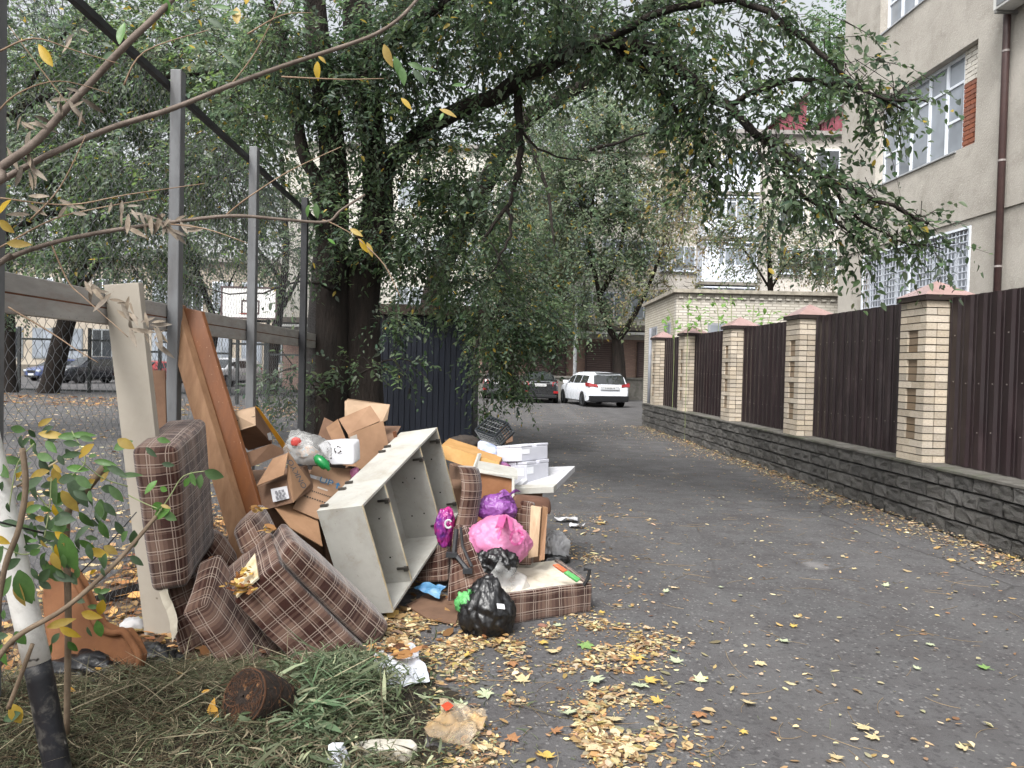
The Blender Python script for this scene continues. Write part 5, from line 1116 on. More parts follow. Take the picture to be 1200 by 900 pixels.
for i in range(3):
    for j in range(2): q = lc + ux * (i - 1) * .026 + uy * (j - .5) * .032; mb.sheet([q - ux * .009 - uy * .009, q + ux * .009 - uy * .009, q + ux * .009 + uy * .009, q - ux * .009 + uy * .009], .002)
mb.build('label_print', grey_pr, k2)
dv_ = (D(357, 572, 4.9) - D(337, 536, 4.93)); n_ = (rq[1] - rq[0]).cross(rq[3] - rq[0]).normalized(); n_ = n_ if n_.y < 0 else -n_
u_ = -dv_.normalized(); textmesh('ONKYO', .058, mat('dark_box_print', L('#2f3b45'), rough=.8, bump=0), 'lettering', k2, D(347.5, 556, 4.915) + n_ * .008, u_, n_.cross(u_))
tf = (D(333, 557, 4.82) - D(301, 570, 4.84)).normalized(); n2_ = tf.cross(D(320, 538, 5.0) - D(301, 570, 4.84)).normalized(); n2_ = n2_ if n2_.y < 0 else -n2_
MB().sheet([D(318, 556, 4.87), D(325, 547, 4.89), D(326, 547.5, 4.89), D(319, 556.5, 4.87)], .003).build('small_print', print_m, k2)
k3 = thing('cardboard_sheet', D(372, 607, 5.0), 'flattened carton flap marked UP with an arrow in front of the clear bag', 'cardboard', 'cardboard boxes in the heap')
q3 = [D(343, 595.6, 4.88), D(367, 546, 5.25), D(416, 550, 5.3), D(384, 609, 4.92), D(372, 608, 4.88)]
e1 = (q3[3] - q3[0]).normalized(); nn = e1.cross(q3[1] - q3[0]).normalized(); nn = nn if nn.y < 0 else -nn; e2 = nn.cross(e1)
pc = lambda px, py: (lambda d: V(0, 0, CAMH) + d * ((q3[0] - V(0, 0, CAMH)).dot(nn) / d.dot(nn)))(ray(px, py))
q3 = [q3[0], q3[1], pc(416, 550), q3[3], pc(372, 608)]; MB().prism(q3, nn * -.006).build('sheet', card_m, k3)
textmesh('UP', .08, blue_pr, 'lettering', k3, pc(382, 565) + nn * .004, e1, e2)
ar = pc(391, 568) + nn * .004; MB().add([ar + e1 * x + e2 * y for x, y in ((.02, -.03), (.032, -.03), (.032, .005), (.045, .005), (.026, .032), (.007, .005), (.02, .005))], [(0, 1, 2, 3, 4, 5, 6)]).build('arrow', blue_pr, k3)
for (px, py, w_) in ((379, 580, .16), (374, 587, .2)):
    mb = MB(); c_ = pc(px, py) + nn * .0025; n = 12
    for i in range(n):
        x = (i - n / 2) * w_ / n; mb.add([c_ + e1 * (x + dx) + e2 * dy for dx, dy in ((0, -.006), (w_ / n * .6, -.006), (w_ / n * .6, .006), (0, .006))], [(0, 1, 2, 3)])
    mb.build('small_print', print_m, k3)
for (px, py, a_, b_) in ((367, 559, .05, .03), (378, 573, .07, .014), (380, 563, .11, .035)): c_ = pc(px, py) + nn * .0015; MB().add([c_ + e1 * x * a_ / 2 + e2 * y * b_ / 2 for x, y in ((-1, -1), (1, -1), (1, 1), (-1, 1))], [(0, 1, 2, 3)]).build('sticker', white_m if a_ < .06 else mat('tape_grey', L('#a9a39b'), rough=.5), k3)
tag(cardsheet([D(322, 594, 4.86), D(343, 590, 4.95), D(372, 607, 4.93), D(378, 640, 4.72), D(340, 618, 4.74)], .006).build('cardboard_sheet', card_m), 'loose cardboard sheet under the printed carton beside the white cabinet', 'cardboard', 'cardboard boxes in the heap')
k5 = thing('cardboard_box', D(425, 545, 5.9), 'open brown carton with raised flaps behind the white cabinet', 'box', 'cardboard boxes in the heap')
MB().sheet([D(408, 509, 5.75), D(449, 493, 5.95), D(456, 524, 5.9), D(430, 552, 5.72), D(418, 548, 5.7)], .006).build('front_side', card_m, k5)
MB().sheet([D(397, 491, 5.85), D(434, 475, 6.02), D(446, 493, 5.96), D(408, 509, 5.76)], .006).build('flap', card_m, k5)
MB().sheet([D(404, 470, 6.15), D(408, 467, 6.15), D(457, 474, 6.25), D(454, 492, 6.2), D(448, 495, 6.15), D(404, 488, 6.1)], .006).build('back_flap', carde_m, k5)
MB().sheet([D(382, 501, 5.8), D(396, 491, 5.86), D(418, 547, 5.7), D(402, 545, 5.72)], .006).build('left_side', card_m, k5)
MB().sheet([D(373, 510, 5.9), D(380, 489, 5.95), D(392, 495, 5.92), D(392, 520, 5.85)], .006).build('side_flap', cardd_m, k5)
MB().sheet([D(405, 549, 5.7), D(456, 525, 5.9), D(470, 500, 6.4), D(420, 500, 6.5)], .006).build('back_side', cardd_m, k5)
MB().sheet([D(410, 512, 5.735), D(418, 509, 5.765), D(419, 514, 5.76), D(411, 517, 5.73)], .002).build('tape', mat('tape_grey', L('#a9a39b'), rough=.5), k5)
wp = thing('white_package', D(392, 545, 5.35), 'white shrink-wrapped pack with recycling mark beside the clear bag', 'package')
pad_obj('pack', [D(372, 521, 5.3), D(413, 519, 5.34), D(414, 545, 5.24), D(388, 545, 5.2)], V(.02, .14, .02), m=white_m, parent=wp, r=.015, bulge=.006, wob=.006)
for px in (384, 388):
    mb = MB()
    for i in range(4): q = D(px, 526 + i * 3.6, 5.262 - i * .012); mb.box(q, (.008, .003, .009))
    mb.build('small_print', print_m, wp)
for k in range(3): a = 2 * math.pi * k / 3 + .5; q = D(396, 527, 5.262); MB().tube([q + V(math.cos(b_) * .022, -.004, math.sin(b_) * .022) for b_ in np.linspace(a, a + 1.5, 6)], [.004, .004, .004, .004, .007, .001], 5).build('recycling_mark', print_m, wp)
cb_ = thing('plastic_bag', D(364, 545, 5.1), 'clear plastic bag with red logo and green bottle on the cartons', 'bag')
blob(D(362, 528, 5.1), (.15, .12, .11), 21, .2, 4, .8, freq=1.6).build('bag', clr_b, cb_, smooth=True); blob(D(350, 516, 5.1), (.07, .07, .07), 22, .4, 3).build('bag_top', clr_b, cb_, smooth=True)
blob(D(347, 519, 5.0), (.035, .01, .035), 23, .2, 3).build('red_print', bagmat('red_print', (.5, .06, .05), rough=.4), cb_, smooth=True)
MB().tube([D(370, 535, 4.96), D(374, 539, 4.95), D(382, 546, 4.93), D(384, 548, 4.93), D(386, 551, 4.93)], [.02, .034, .032, .015, .012], 12).build('green_bottle', mat('green_plastic', (.01, .2, .05), rough=.2, bump=.2, bsc=30), cb_, smooth=True)
blob(D(360, 531, 5.05), (.07, .06, .05), 24, .3, 3).build('contents', mat('paper_scraps', L('#b8895c'), L('#8fa3ad'), rough=.7, sc=30), cb_, smooth=True)
tag(cardsheet([D(407, 548, 5.45), D(430, 552, 5.45), D(428, 556, 5.42), D(400, 552, 5.42)], .02).build('wood_strip', orng_m), 'short orange wood strip lying behind the cabinet top edge', 'wood')
tag(blob(D(416, 556, 5.35), (.035, .04, .05), 25, .3, 3).build('plastic_bag', pink_b, smooth=True), 'scrap of pink plastic squeezed between cartons and cabinet', 'bag')
# ------------------------------------------------------------ heap on the right of the cabinet
a0, a1, a2 = G(600, 731), G(693, 717), G(633, 664)
tray = thing('dumped_sofa', (a0 + a1) / 2, 'upturned plaid sofa base with white board floor, bags heaped on it', 'sofa piece', 'broken plaid sofa pieces')
tz = .19; back = V(-.18, .62, 0)
pad_obj('front_side', [a0 + V(-.06, -.04, tz), a1 + V(.0, 0, tz), a1 + V(0, 0, .0), a0 + V(-.06, -.04, .0)], V(-.012, .04, 0), parent=tray, r=.012, bulge=.004, uvo=(.0, .02))
pad_obj('right_side', [a1 + V(-.006, .03, tz), a1 + back + V(0, 0, tz), a1 + back, a1 + V(-.006, .03, 0)], V(-.04, -.01, 0), parent=tray, r=.012, bulge=.004)
MB().hexa([a0 + V(-.05, 0, tz - .06), a1 + V(-.03, .03, tz - .06), a1 + back + V(-.03, 0, tz - .06), a0 + back + V(-.05, 0, tz - .06), a0 + V(-.05, 0, tz - .012), a1 + V(-.03, .03, tz - .012), a1 + back + V(-.03, 0, tz - .012), a0 + back + V(-.05, 0, tz - .012)]).build('floor_board', mat('dirty_white_board', L('#c9c3b6'), L('#b4ab9a'), rough=.8, sc=4, bump=.15, dirt=(L('#8a7d68'), 7, .6)), tray)
MB().tube([D(684, 686, 5.0), D(689, 678, 5.0), D(691, 668, 5.0), D(684, 667, 5.0)], .012, 6).build('bracket', black_p, tray)
lft = thing('plaid_side_board', G(545, 706), 'plaid sofa side panel with steel hinge standing left of the heaped bags', 'sofa piece', 'broken plaid sofa pieces')
pad_obj('panel', [D(531, 618, 5.02), D(541, 612, 5.1), D(572, 690, 4.82), D(523, 706, 4.78)], V(.035, .05, .0), parent=lft, r=.012, bulge=.006, uvo=(.03, .0))
pad_obj('inner_face', [D(541, 616, 5.08), D(548, 622, 5.1), D(576, 694, 4.84), D(560, 690, 4.82)], V(.03, .03, .0), parent=lft, r=.01, bulge=.004)
mb = MB(); mb.tube([D(535, 620, 4.98), D(532, 648, 4.93), D(548, 668, 4.86)], .016, 6); mb.tube([D(540, 618, 4.97), D(542, 640, 4.93), D(553, 664, 4.87)], .01, 6); mb.box(D(529, 650, 4.92), (.07, .04, .03)); mb.box(D(548, 669, 4.85), (.06, .04, .03))
mb.build('hinge', dark_m, lft)
arm = thing('plaid_bolster', D(545, 625, 5.1), 'curved plaid armrest standing upright beside the purple bag', 'sofa piece', 'broken plaid sofa pieces')
pts = [D(531, 630, 5.08), D(537, 600, 5.1), D(541, 572, 5.12), D(538, 551, 5.14), D(534, 546, 5.15)]; rows = []; uvr = []
sm = smooth_line(pts, 6); w_ = D(562, 600, 5.2) - D(538, 600, 5.1)
mb = MB(); th = V(.02, -.07, .02); n = len(sm); prof = [(0, 0), (.15, -.55), (.5, -.75), (.85, -.55), (1, 0), (.85, .55), (.5, .75), (.15, .55), (0, 0)]; al = 0; uvl = []; rowsP = []
for i, p in enumerate(sm):
    if i: al += (sm[i] - sm[i - 1]).length
    sc2 = 1 if 1 < i < n - 2 else .82
    rowsP.append([p + w_ * (.5 + (u - .5) * sc2) + V(.0, -.06, 0) * v * sc2 for u, v in prof]); uvl.append([(k * .045, al) for k in range(9)])
mb.grid(rowsP); uvs = []
for f in mb.f: uvs += [uvl[k // 9][k % 9] for k in f]
o_ = len(mb.v); mb.v += [tuple(p) for p in rowsP[0][:8]]; mb.f.append(tuple(range(o_, o_ + 8))); uvs += [uvl[0][k] for k in range(8)]; o_ = len(mb.v); mb.v += [tuple(p) for p in rowsP[-1][:8]]; mb.f.append(tuple(range(o_ + 7, o_ - 1, -1))); uvs += [uvl[-1][k] for k in range(7, -1, -1)]
mb.build('arm', plaid, arm, smooth=True, uv=uvs)
bk_ = thing('plaid_back_board', G(620, 660), 'plaid sofa back frame with bare wooden slats behind the pink bag', 'sofa piece', 'broken plaid sofa pieces')
pad_obj('panel', [D(600, 585, 5.5), D(624, 590, 5.5), D(622, 662, 5.4), D(600, 662, 5.4)], V(.02, .05, .0), parent=bk_, r=.012, bulge=.006, uvo=(.02, .0))
pad_obj('top_roll', [D(602, 582, 5.5), D(645, 586, 5.62), D(645, 603, 5.58), D(602, 596, 5.46)], V(.0, .12, .0), m=mat('worn_brown_cloth', L('#5c4032'), L('#4a3328'), rough=.9, bump=.3), parent=bk_, r=.02, bulge=.01)
MB().prism([D(622, 593, 5.4), D(634, 595, 5.4), D(630, 652, 5.32), D(619, 654, 5.3)], V(.01, .03, 0)).build('slat', mat('pale_pine', L('#b39a80'), L('#9c8268'), rough=.8, stretch=(5, 5, .8), sc=5), bk_)
MB().prism([D(636, 594, 5.4), D(642, 596, 5.42), D(638, 656, 5.3), D(632, 657, 5.3)], V(.0, .05, 0)).build('slat', pine_m, bk_)
tag(pad_obj('plaid_board', [D(487, 652, 5.55), D(524, 636, 5.45), D(526, 682, 5.3), D(488, 682, 5.35)], V(.0, .18, .0), r=.02, bulge=.01, uvo=(.04, .1)), 'dark plaid sofa panel lying half under the white cabinet', 'sofa piece', 'broken plaid sofa pieces')
def bag(name, c, R, m, lab, seed, **kw):
    kn = kw.pop('kn', None); t = thing(name, Vector(c) - V(0, 0, R[2] * .6), lab, 'bag'); o = blob(c, R, seed, **kw).build('bag', m, t, smooth=True)
    if kn: knot(kn[0], kn[1], seed, 3, kn[2]).build('tied_handles', m, t, smooth=True)
    return t, o
pk, pko = bag('plastic_bag', D(584, 636, 5.12), (.215, .16, .17), pink_b, 'big pink plastic bag with darker pink letters on the sofa base', 31, crump=.18, sub=5, flat=.7, freq=1.5)
bv = BVHTree.FromPolygons([v.co for v in pko.data.vertices], [p.vertices for p in pko.data.polygons])
tm = textmesh('To', .2, bagmat('pink_letters', (.6, .11, .31), rough=.4, bs=.4), 'lettering', pk, D(596, 636, 4.7), V(.93, .1, -.33), V(.33, 0, .93))
bm = bmesh.new(); bm.from_mesh(tm.data); bmesh.ops.triangulate(bm, faces=bm.faces); bmesh.ops.subdivide_edges(bm, edges=bm.edges, cuts=4, use_grid_fill=True); bm.to_mesh(tm.data); bm.free()
for v in tm.data.vertices:
    d = (v.co - V(0, 0, CAMH)).normalized(); h = bv.ray_cast(v.co - V(0, .5, 0), V(0, 1, 0))
    if h[0] is not None: v.co = h[0] + h[1] * .003
bag('plastic_bag', D(583, 596, 5.3), (.13, .11, .1), purp_b, 'tied purple plastic bag sitting on top of the pink bag', 32, crump=.26, sub=5, freq=1.6, kn=(D(598, 581, 5.28), .11, .02), flat=.8)
bag('rubbish_bag', D(582, 660, 4.98), (.14, .1, .11), black_b, 'black rubbish bag crumpled in front of the pink bag on the sofa base', 33, crump=.3, sub=5, flat=.75, freq=1.5)
tag(crumple([D(566, 690, 4.82), D(583, 657, 4.9), D(625, 684, 5.0), D(612, 697, 4.9)], .055, 7, 18).build('plastic_bag', clr_b, smooth=True), 'translucent white plastic bag draped over the front of the sofa base', 'bag')
fb = G(570, 748); fbag, _ = bag('rubbish_bag', V(fb.x, fb.y + .12, .11), (.165, .15, .17), black_b, 'full black rubbish bag with white sticker on the leaves before the sofa base', 34, crump=.2, sub=5, flat=.6, pinch=.2, freq=1.7, kn=(D(566, 690, 4.62), .1, .03))
MB().sheet([D(582, 707, 4.43), D(591, 708, 4.44), D(592, 714, 4.42), D(583, 713, 4.41)], .003).build('sticker', white_m, fbag)
bag('plastic_bag', D(548, 708, 4.6), (.075, .07, .07), grn_b, 'small bright green plastic bag tucked beside the full black bag', 35, crump=.35, kn=(D(551, 698, 4.56), .07, .02))
mpk, _ = bag('snack_packet', D(522, 619, 5.25), (.07, .09, .135), mag_b, 'purple and magenta printed packet between the cabinet and the plaid armrest', 36, crump=.22, sub=5, flat=.9, freq=1.4)
mb = MB(); c_ = D(525.5, 614, 5.13); mb.tube([c_ + V(math.cos(a) * .022, 0, math.sin(a) * .027) for a in np.linspace(.6, 5.7, 14)], .007, 6); mb.build('lettering', white_m, mpk)
gb_ = G(652, 660); bag('plastic_bag', V(gb_.x, gb_.y + .08, .1), (.105, .1, .14), wht_b, 'knotted grey white plastic bag on the asphalt beside the wooden slats', 37, crump=.26, sub=5, flat=.7, freq=1.5)
bag('rubbish_bag', V(gb_.x - .02, gb_.y + .02, .03), (.13, .1, .045), black_b, 'flattened black bag under the grey white bag', 38, crump=.3)
tag(crumple([D(491, 692, 5.2), D(505, 684, 5.2), D(523, 690, 5.15), D(517, 703, 5.05)], .05, 11, 12).build('plastic_bag', blue_b, smooth=True), 'crumpled blue and green plastic bag on the ground below the cabinet', 'bag')
q_ = [G(476, 713), G(505, 698), G(541, 712), G(534, 735), G(500, 728)]; tag(MB().prism([p + V(0, 0, .012) for p in q_], V(0, 0, .012)).build('cardboard_sheet', cardd_m), 'wet flattened cardboard on the ground between cabinet and black bag', 'cardboard', 'cardboard boxes in the heap')
wq = [D(648, 661, 4.98), D(654, 660, 5.0), D(681, 678, 4.97), D(677, 681, 4.94)]; wt = thing('wrapper', D(660, 670, 4.97), 'orange and green snack wrapper on the edge of the sofa base', 'wrapper')
MB().sheet([wq[0], wq[1], wq[1].lerp(wq[2], .45), wq[0].lerp(wq[3], .45)], .02).build('orange_end', bagmat('orange_foil', (.6, .15, .06), rough=.3), wt, bevel=.006); MB().sheet([wq[0].lerp(wq[3], .45), wq[1].lerp(wq[2], .45), wq[2], wq[3]], .02).build('green_end', grn_b, wt, bevel=.006)
# drawer, long cardboard, crate, foam boxes, door frame
dr = thing('drawer', D(582, 600, 5.65), 'brown bottomed drawer with white rim standing behind the plaid armrest', 'drawer')
MB().prism([D(560, 556, 5.6), D(601, 561, 5.62), D(599, 640, 5.5), D(560, 640, 5.5)], V(.0, .02, 0)).build('bottom', mat('hardboard', L('#7f5535'), L('#6b4529'), rough=.7), dr)
MB().prism([D(559, 549, 5.58), D(607, 558, 5.6), D(606, 562, 5.6), D(559, 553.5, 5.57)], V(.0, .3, .02)).build('rim', chip_m, dr); MB().prism([D(600, 560, 5.58), D(603, 560, 5.58), D(602, 640, 5.48), D(598, 640, 5.48)], V(.0, .3, 0)).build('rim', chip_m, dr)
lb = thing('cardboard_box', D(550, 545, 6.1), 'long flat tan carton lying between the cabinet and the blue packet', 'box', 'cardboard boxes in the heap')
MB().prism([D(518, 521, 6.1), D(561, 535, 6.0), D(585, 542, 5.95), D(583, 556, 5.9), D(556, 550, 5.95), D(518, 537, 6.05)], V(.03, .35, .02)).build('body', mat('tan_carton', L('#a8814f'), L('#94703f'), rough=.85), lb)
MB().prism([D(557, 548, 5.93), D(563, 531, 5.99), D(564.5, 532, 5.99), D(558.5, 549, 5.92)], V(-.02, -.02, 0)).build('tape', chip_m, lb)
ct(V(D(545, 560, 6.4).x, 6.5, .3), (.7, .5, .6), .1, 'plain carton at the bottom of the heap behind the drawer', cardd_m)
cr = thing('plastic_crate', D(575, 520, 7.0), 'black plastic lattice crate tilted on top of the heap beside the shed', 'crate')
cm = mat('black_crate', L('#202428'), rough=.5, bump=.05); k0, ku, kv, kw = D(564, 515, 6.95), D(586, 523, 6.9) - D(564, 515, 6.95), D(557, 504, 7.0) - D(564, 515, 6.95), V(.12, .34, .10)
def bar3(a, b_, r=.0065): return MB().tube([a, b_], r, 5)
for w_ in (0, 1):
    for s, t2 in (((0, 0), (1, 0)), ((1, 0), (1, 1)), ((1, 1), (0, 1)), ((0, 1), (0, 0))): bar3(k0 + ku * s[0] + kv * s[1] + kw * w_, k0 + ku * t2[0] + kv * t2[1] + kw * w_, .012).build('rim_bar', cm, cr)
for i in range(1, 7):
    u = i / 7; bar3(k0 + ku * u, k0 + ku * u + kv).build('lattice_bar', cm, cr); bar3(k0 + kv + ku * u, k0 + kv + ku * u + kw).build('lattice_bar', cm, cr); bar3(k0 + ku + kv + kw * u - kv * u * 0, k0 + ku + kw * u).build('lattice_bar', cm, cr)
for i in range(1, 4): u = i / 4; bar3(k0 + kv * u, k0 + kv * u + ku).build('lattice_bar', cm, cr); bar3(k0 + kv + kw * u, k0 + kv + kw * u + ku).build('lattice_bar', cm, cr); bar3(k0 + ku + kv * u, k0 + ku + kv * u + kw).build('lattice_bar', cm, cr)
for x in (0, 1): bar3(k0 + ku * x, k0 + ku * x + kw, .012).build('rim_bar', cm, cr); bar3(k0 + ku * x + kv, k0 + ku * x + kv + kw, .012).build('rim_bar', cm, cr)
tag(cardsheet([D(586, 502, 7.2), D(592, 496, 7.3), D(596, 500, 7.3), D(590, 508, 7.2)], .008).build('cardboard_sheet', card_m), 'torn cardboard corner sticking up behind the black crate', 'cardboard'); tag(cardsheet([D(589, 508, 7.1), D(600, 502, 7.3), D(601, 517, 7.1), D(594, 519, 7.0)], .02).build('cardboard_sheet', cardd_m), 'bent brown cardboard piece propped to the right of the black crate', 'cardboard')
tag(blob(D(545, 522, 6.8), (.17, .2, .08), 41, .3, 4).build('dark_cloth', mat('dark_cloth', L('#3a322c'), L('#241f1c'), rough=.95, bump=.4), smooth=True), 'dark crumpled cloth on the heap below the black crate', 'cloth')
pk2 = thing('snack_packet', D(570, 535, 6.3), 'blue and white snack packet on the heap left of the foam boxes', 'packet')
pad_obj('packet', [D(560, 517, 6.35), D(581, 524, 6.3), D(583, 540, 6.2), D(561, 535, 6.25)], V(.01, .05, .0), m=bagmat('blue_packet', (.06, .12, .35), (.5, .52, .58), rough=.3, sc=10), parent=pk2, r=.02, bulge=.015, wob=.012)
tag(blob(D(589, 550, 6.1), (.07, .08, .06), 42, .25, 3).build('snack_packet', bagmat('violet_packet', (.08, .05, .2), (.35, .08, .12), rough=.3), smooth=True), 'dark violet packet squeezed under the foam box', 'packet')
def foam(c0, c1, c2, c3, lab, Yf, seed):
    """foam box seen on its corner: left edge, front corner, right edge, with lid notch"""
    t = thing('foam_box', D(c1[0], c1[2], Yf), lab, 'box', 'white foam boxes'); yb = Yf + .16
    a, b_, c = D(c0[0], c0[1], yb), D(c1[0], c1[1], Yf), D(c2[0], c2[1], yb + .06); a2, b2, c2_ = D(c0[0], c0[2], yb), D(c1[0], c1[2], Yf), D(c2[0], c2[2], yb + .06)
    u = a - b_; v = c - b_; w = b2 - b_
    MB().corner(b2, u, v, -w * .86).build('body', foam_m, t, bevel=.006)
    lidp = b_ + w * .135
    MB().corner(lidp + u * .52 - u * .02, u * .52, v * 1.0, -w * .135).build('lid', foam_m, t, bevel=.005); MB().corner(lidp, u * .45, v * .42, -w * .133).build('lid', foam_m, t, bevel=.005); MB().corner(lidp + v * .56, u * .45, v * .46, -w * .15).build('lid', foam_m, t, bevel=.005)
    mb = MB(); nf = u.cross(w).normalized(); nf = nf if nf.y < 0 else -nf; q = b_ + u * .12 + w * .3; mb.add([q + nf * .002, q + u * .3 + nf * .002, q + u * .3 + w * .3 + nf * .002, q + w * .3 + nf * .002], [(0, 1, 2, 3)]); nv = v.cross(w).normalized(); nv = nv if nv.y < 0 else -nv; q = b_ + w * .25
    mb.add([q + nv * .002, q + v * .3 + nv * .002, q + v * .3 + w * .3 + nv * .002, q + w * .3 + nv * .002], [(0, 1, 2, 3)]); mb.build('tape', mat('clear_tape', L('#eceef2'), rough=.25, bump=0), t)
foam((582, 523, 540), (611, 522, 541), (642, 519, 537), None, 'white foam box stacked on top of the other foam box', 6.05, 1)
foam((593, 542, 566), (617, 541, 568), (643, 538, 561), None, 'white foam box resting on the white panel door under another foam box', 6.02, 2)
df = thing('panel_door', D(640, 570, 6.1), 'white panelled cupboard door lying flat beneath the foam boxes', 'door')
f0, f1, f2 = D(598, 572, 5.75), D(649, 570, 5.78), D(674, 546, 6.5); f3 = f0 + (f2 - f1); dz = V(0, 0, -.05); ux_, uy_ = (f1 - f0), (f2 - f1)
MB().hexa([f0 + dz + ux_ * .06 + uy_ * .06, f1 + dz - ux_ * .06 + uy_ * .06, f2 + dz - ux_ * .06 - uy_ * .06, f3 + dz + ux_ * .06 - uy_ * .06, f0 + dz * .5 + ux_ * .06 + uy_ * .06, f1 + dz * .5 - ux_ * .06 + uy_ * .06, f2 + dz * .5 - ux_ * .06 - uy_ * .06, f3 + dz * .5 + ux_ * .06 - uy_ * .06]).build('panel', white_m, df)
for a, s, t2 in ((f0, ux_, uy_ * .14), (f3 - uy_ * .14, ux_, uy_ * .14), (f0 + uy_ * .14, ux_ * .16, uy_ * .72), (f1 - ux_ * .16 + uy_ * .14, ux_ * .16, uy_ * .72)): MB().corner(a + dz, s, t2, -dz).build('frame_member', chip_m if a is f0 else white_m, df, bevel=.004)
ct(V(f0.x + .12, 6.3, (f0.z - .06) / 2), (.24, .4, f0.z - .07), .1, 'plain carton hidden under the white panelled door', cardd_m)
ct(V(D(570, 560, 6.9).x, 7.05, .34), (.6, .5, .68), .3, 'plain carton supporting the black crate', cardd_m)
for (px, py, w_, h_, lb_) in ((664, 612, .12, .06, 'larger torn white paper scrap on the asphalt beside the foam boxes'), (676, 619, .07, .04, 'smaller torn white paper scrap lying off the larger one')): g_ = G(px, py); tag(crumple([g_ + V(-w_, -h_, .02), g_ + V(w_, -h_, .02), g_ + V(w_, h_, .02), g_ + V(-w_, h_, .02)], .04, px, 8).build('paper_scrap', white_m, smooth=True), lb_, 'paper', 'white paper scraps')
# ------------------------------------------------------------ foreground litter
pb = thing('paper_bag', G(470, 795), 'flattened white paper bag with leaves on it beside the green weeds', 'bag')
mb = crumple([G(437, 790) + V(0, 0, .09), G(482, 768) + V(0, 0, .06), G(505, 806) + V(0, 0, .02), G(452, 822) + V(0, 0, .05)], .03, 5, 16); mb.build('bag', mat('white_paper', L('#c3c6cd'), L('#b0b4bd'), rough=.7, bump=.2, bsc=30), pb, smooth=True)
obag = tag(crumple([G(498, 872) + V(0, 0, .03), G(520, 838) + V(0, 0, .03), G(570, 850) + V(0, 0, .03), G(548, 894) + V(0, 0, .01)], .065, 9, 24).build('plastic_bag', oran_b, smooth=True), 'crumpled transparent orange printed plastic bag among the leaves', 'bag')
crumple([G(516, 850) + V(0, 0, .085), G(525, 845) + V(0, 0, .085), G(532, 851) + V(0, 0, .085), G(522, 857) + V(0, 0, .085)], .012, 12, 6).build('print_patch', bagmat('red_scrap', (.55, .07, .03), rough=.3), obag, smooth=True)
g_ = G(452, 893); tag(MB().prism([g_ + V(*p) for p in ((-.12, -.03, .02), (.09, -.04, .015), (.13, .0, .02), (.1, .05, .02), (-.05, .05, .02), (-.13, .01, .02))], V(0, 0, .055)).build('plaster_lump', mat('plaster_lump', L('#b9b5aa'), L('#8d877a'), rough=.95, bump=.6, bsc=25, bd=.01), bevel=.012), 'pale lump of plaster on the ground at the edge of the weeds', 'plaster lump')
g_ = D(391, 892, 2.95); tag(MB().prism([D(385, 873, 2.95), D(398, 873, 2.97), D(408, 897, 2.95), D(440, 905, 2.95), D(445, 960, 2.8), D(380, 960, 2.8)], V(.01, .02, 0)).build('paper_sheet', mat('white_paper', L('#ccd0d8')), ), 'white folded paper sheet poking out of the weeds', 'paper')
bag('rubbish_bag', D(100, 786, 3.42), (.17, .1, .075), black_b, 'crumpled black plastic bag between the orange chair side and grass heap', 43, crump=.35); bag('rubbish_bag', D(183, 774, 3.8), (.12, .08, .08), black_b, 'crumpled black plastic bag at the foot of the beige board', 44, crump=.35)
g_ = D(156, 742, 4.4); tag(blob(V(g_.x, g_.y, .05), (.07, .06, .05), 45, .3, 3).build('plastic_bag', wht_b, smooth=True), 'small white plastic scrap on the leaf litter behind the orange chair side', 'bag')
rp = thing('root_ball', D(310, 845, 3.25), 'dark pot-shaped ball of roots and soil lying on the cut grass', 'root ball')
ra, rb_ = D(285, 816, 3.10), D(331, 824, 3.28); axr = (rb_ - ra).normalized(); rts = mat('root_soil', L('#2b2019'), L('#17110d'), rough=.97, sc=20, bump=1.0, bsc=45, bd=.02, speck=(L('#6a4a2e'), 38, .62)); mb = MB(); up = axr.orthogonal().normalized(); s2 = axr.cross(up); rows = []
for i, (u, r_) in enumerate(((.0, .005), (-.01, .05), (-.005, .085), (.01, .106), (.05, .112), (.25, .113), (.5, .11), (.75, .1), (.95, .084), (1.02, .05), (1.03, .01))):
    rows.append([ra + axr * (u * .24) + (up * math.cos(a) + s2 * math.sin(a)) * r_ * (1 + .05 * fbm((math.cos(a) * 3, math.sin(a) * 3, u * 5), 1, 2)) for a in np.linspace(0, 2 * math.pi, 33)])
mb.grid(rows); mb.build('soil', rts, rp, smooth=True); mb = MB(); r_ = random.Random(4)
for i in range(70):
    a = r_.uniform(0, 6.28); da = r_.uniform(-1.2, 1.2); u0 = r_.uniform(-.02, .95); du = r_.uniform(-.35, .35); L_ = []
    for k in range(8): aa = a + da * k / 7; uu = min(1, max(-.02, u0 + du * k / 7)); L_.append(ra + axr * uu * .24 + (up * math.cos(aa) + s2 * math.sin(aa)) * (.115 - .02 * max(0, uu - .6)))
    mb.tube(L_, .0008, 3, False)
for i in range(40):
    a = r_.uniform(0, 6.28); b_ = a + r_.uniform(.8, 2.6); mb.tube([ra - axr * .004 + (up * math.cos(a + (b_ - a) * k / 6) + s2 * math.sin(a + (b_ - a) * k / 6)) * (.03 + .075 * abs(math.cos(k / 6 * 3 + i))) for k in range(7)], .0009, 3, False)
mb.tube([ra + axr * .008 + (up * math.cos(a) + s2 * math.sin(a)) * .109 for a in np.linspace(0, 6.3, 30)], .0045, 5, False)
kind(mb.build('roots', mat('roots', L('#543722'), L('#3c2618'), rough=.9, bump=.2), rp), 'stuff')
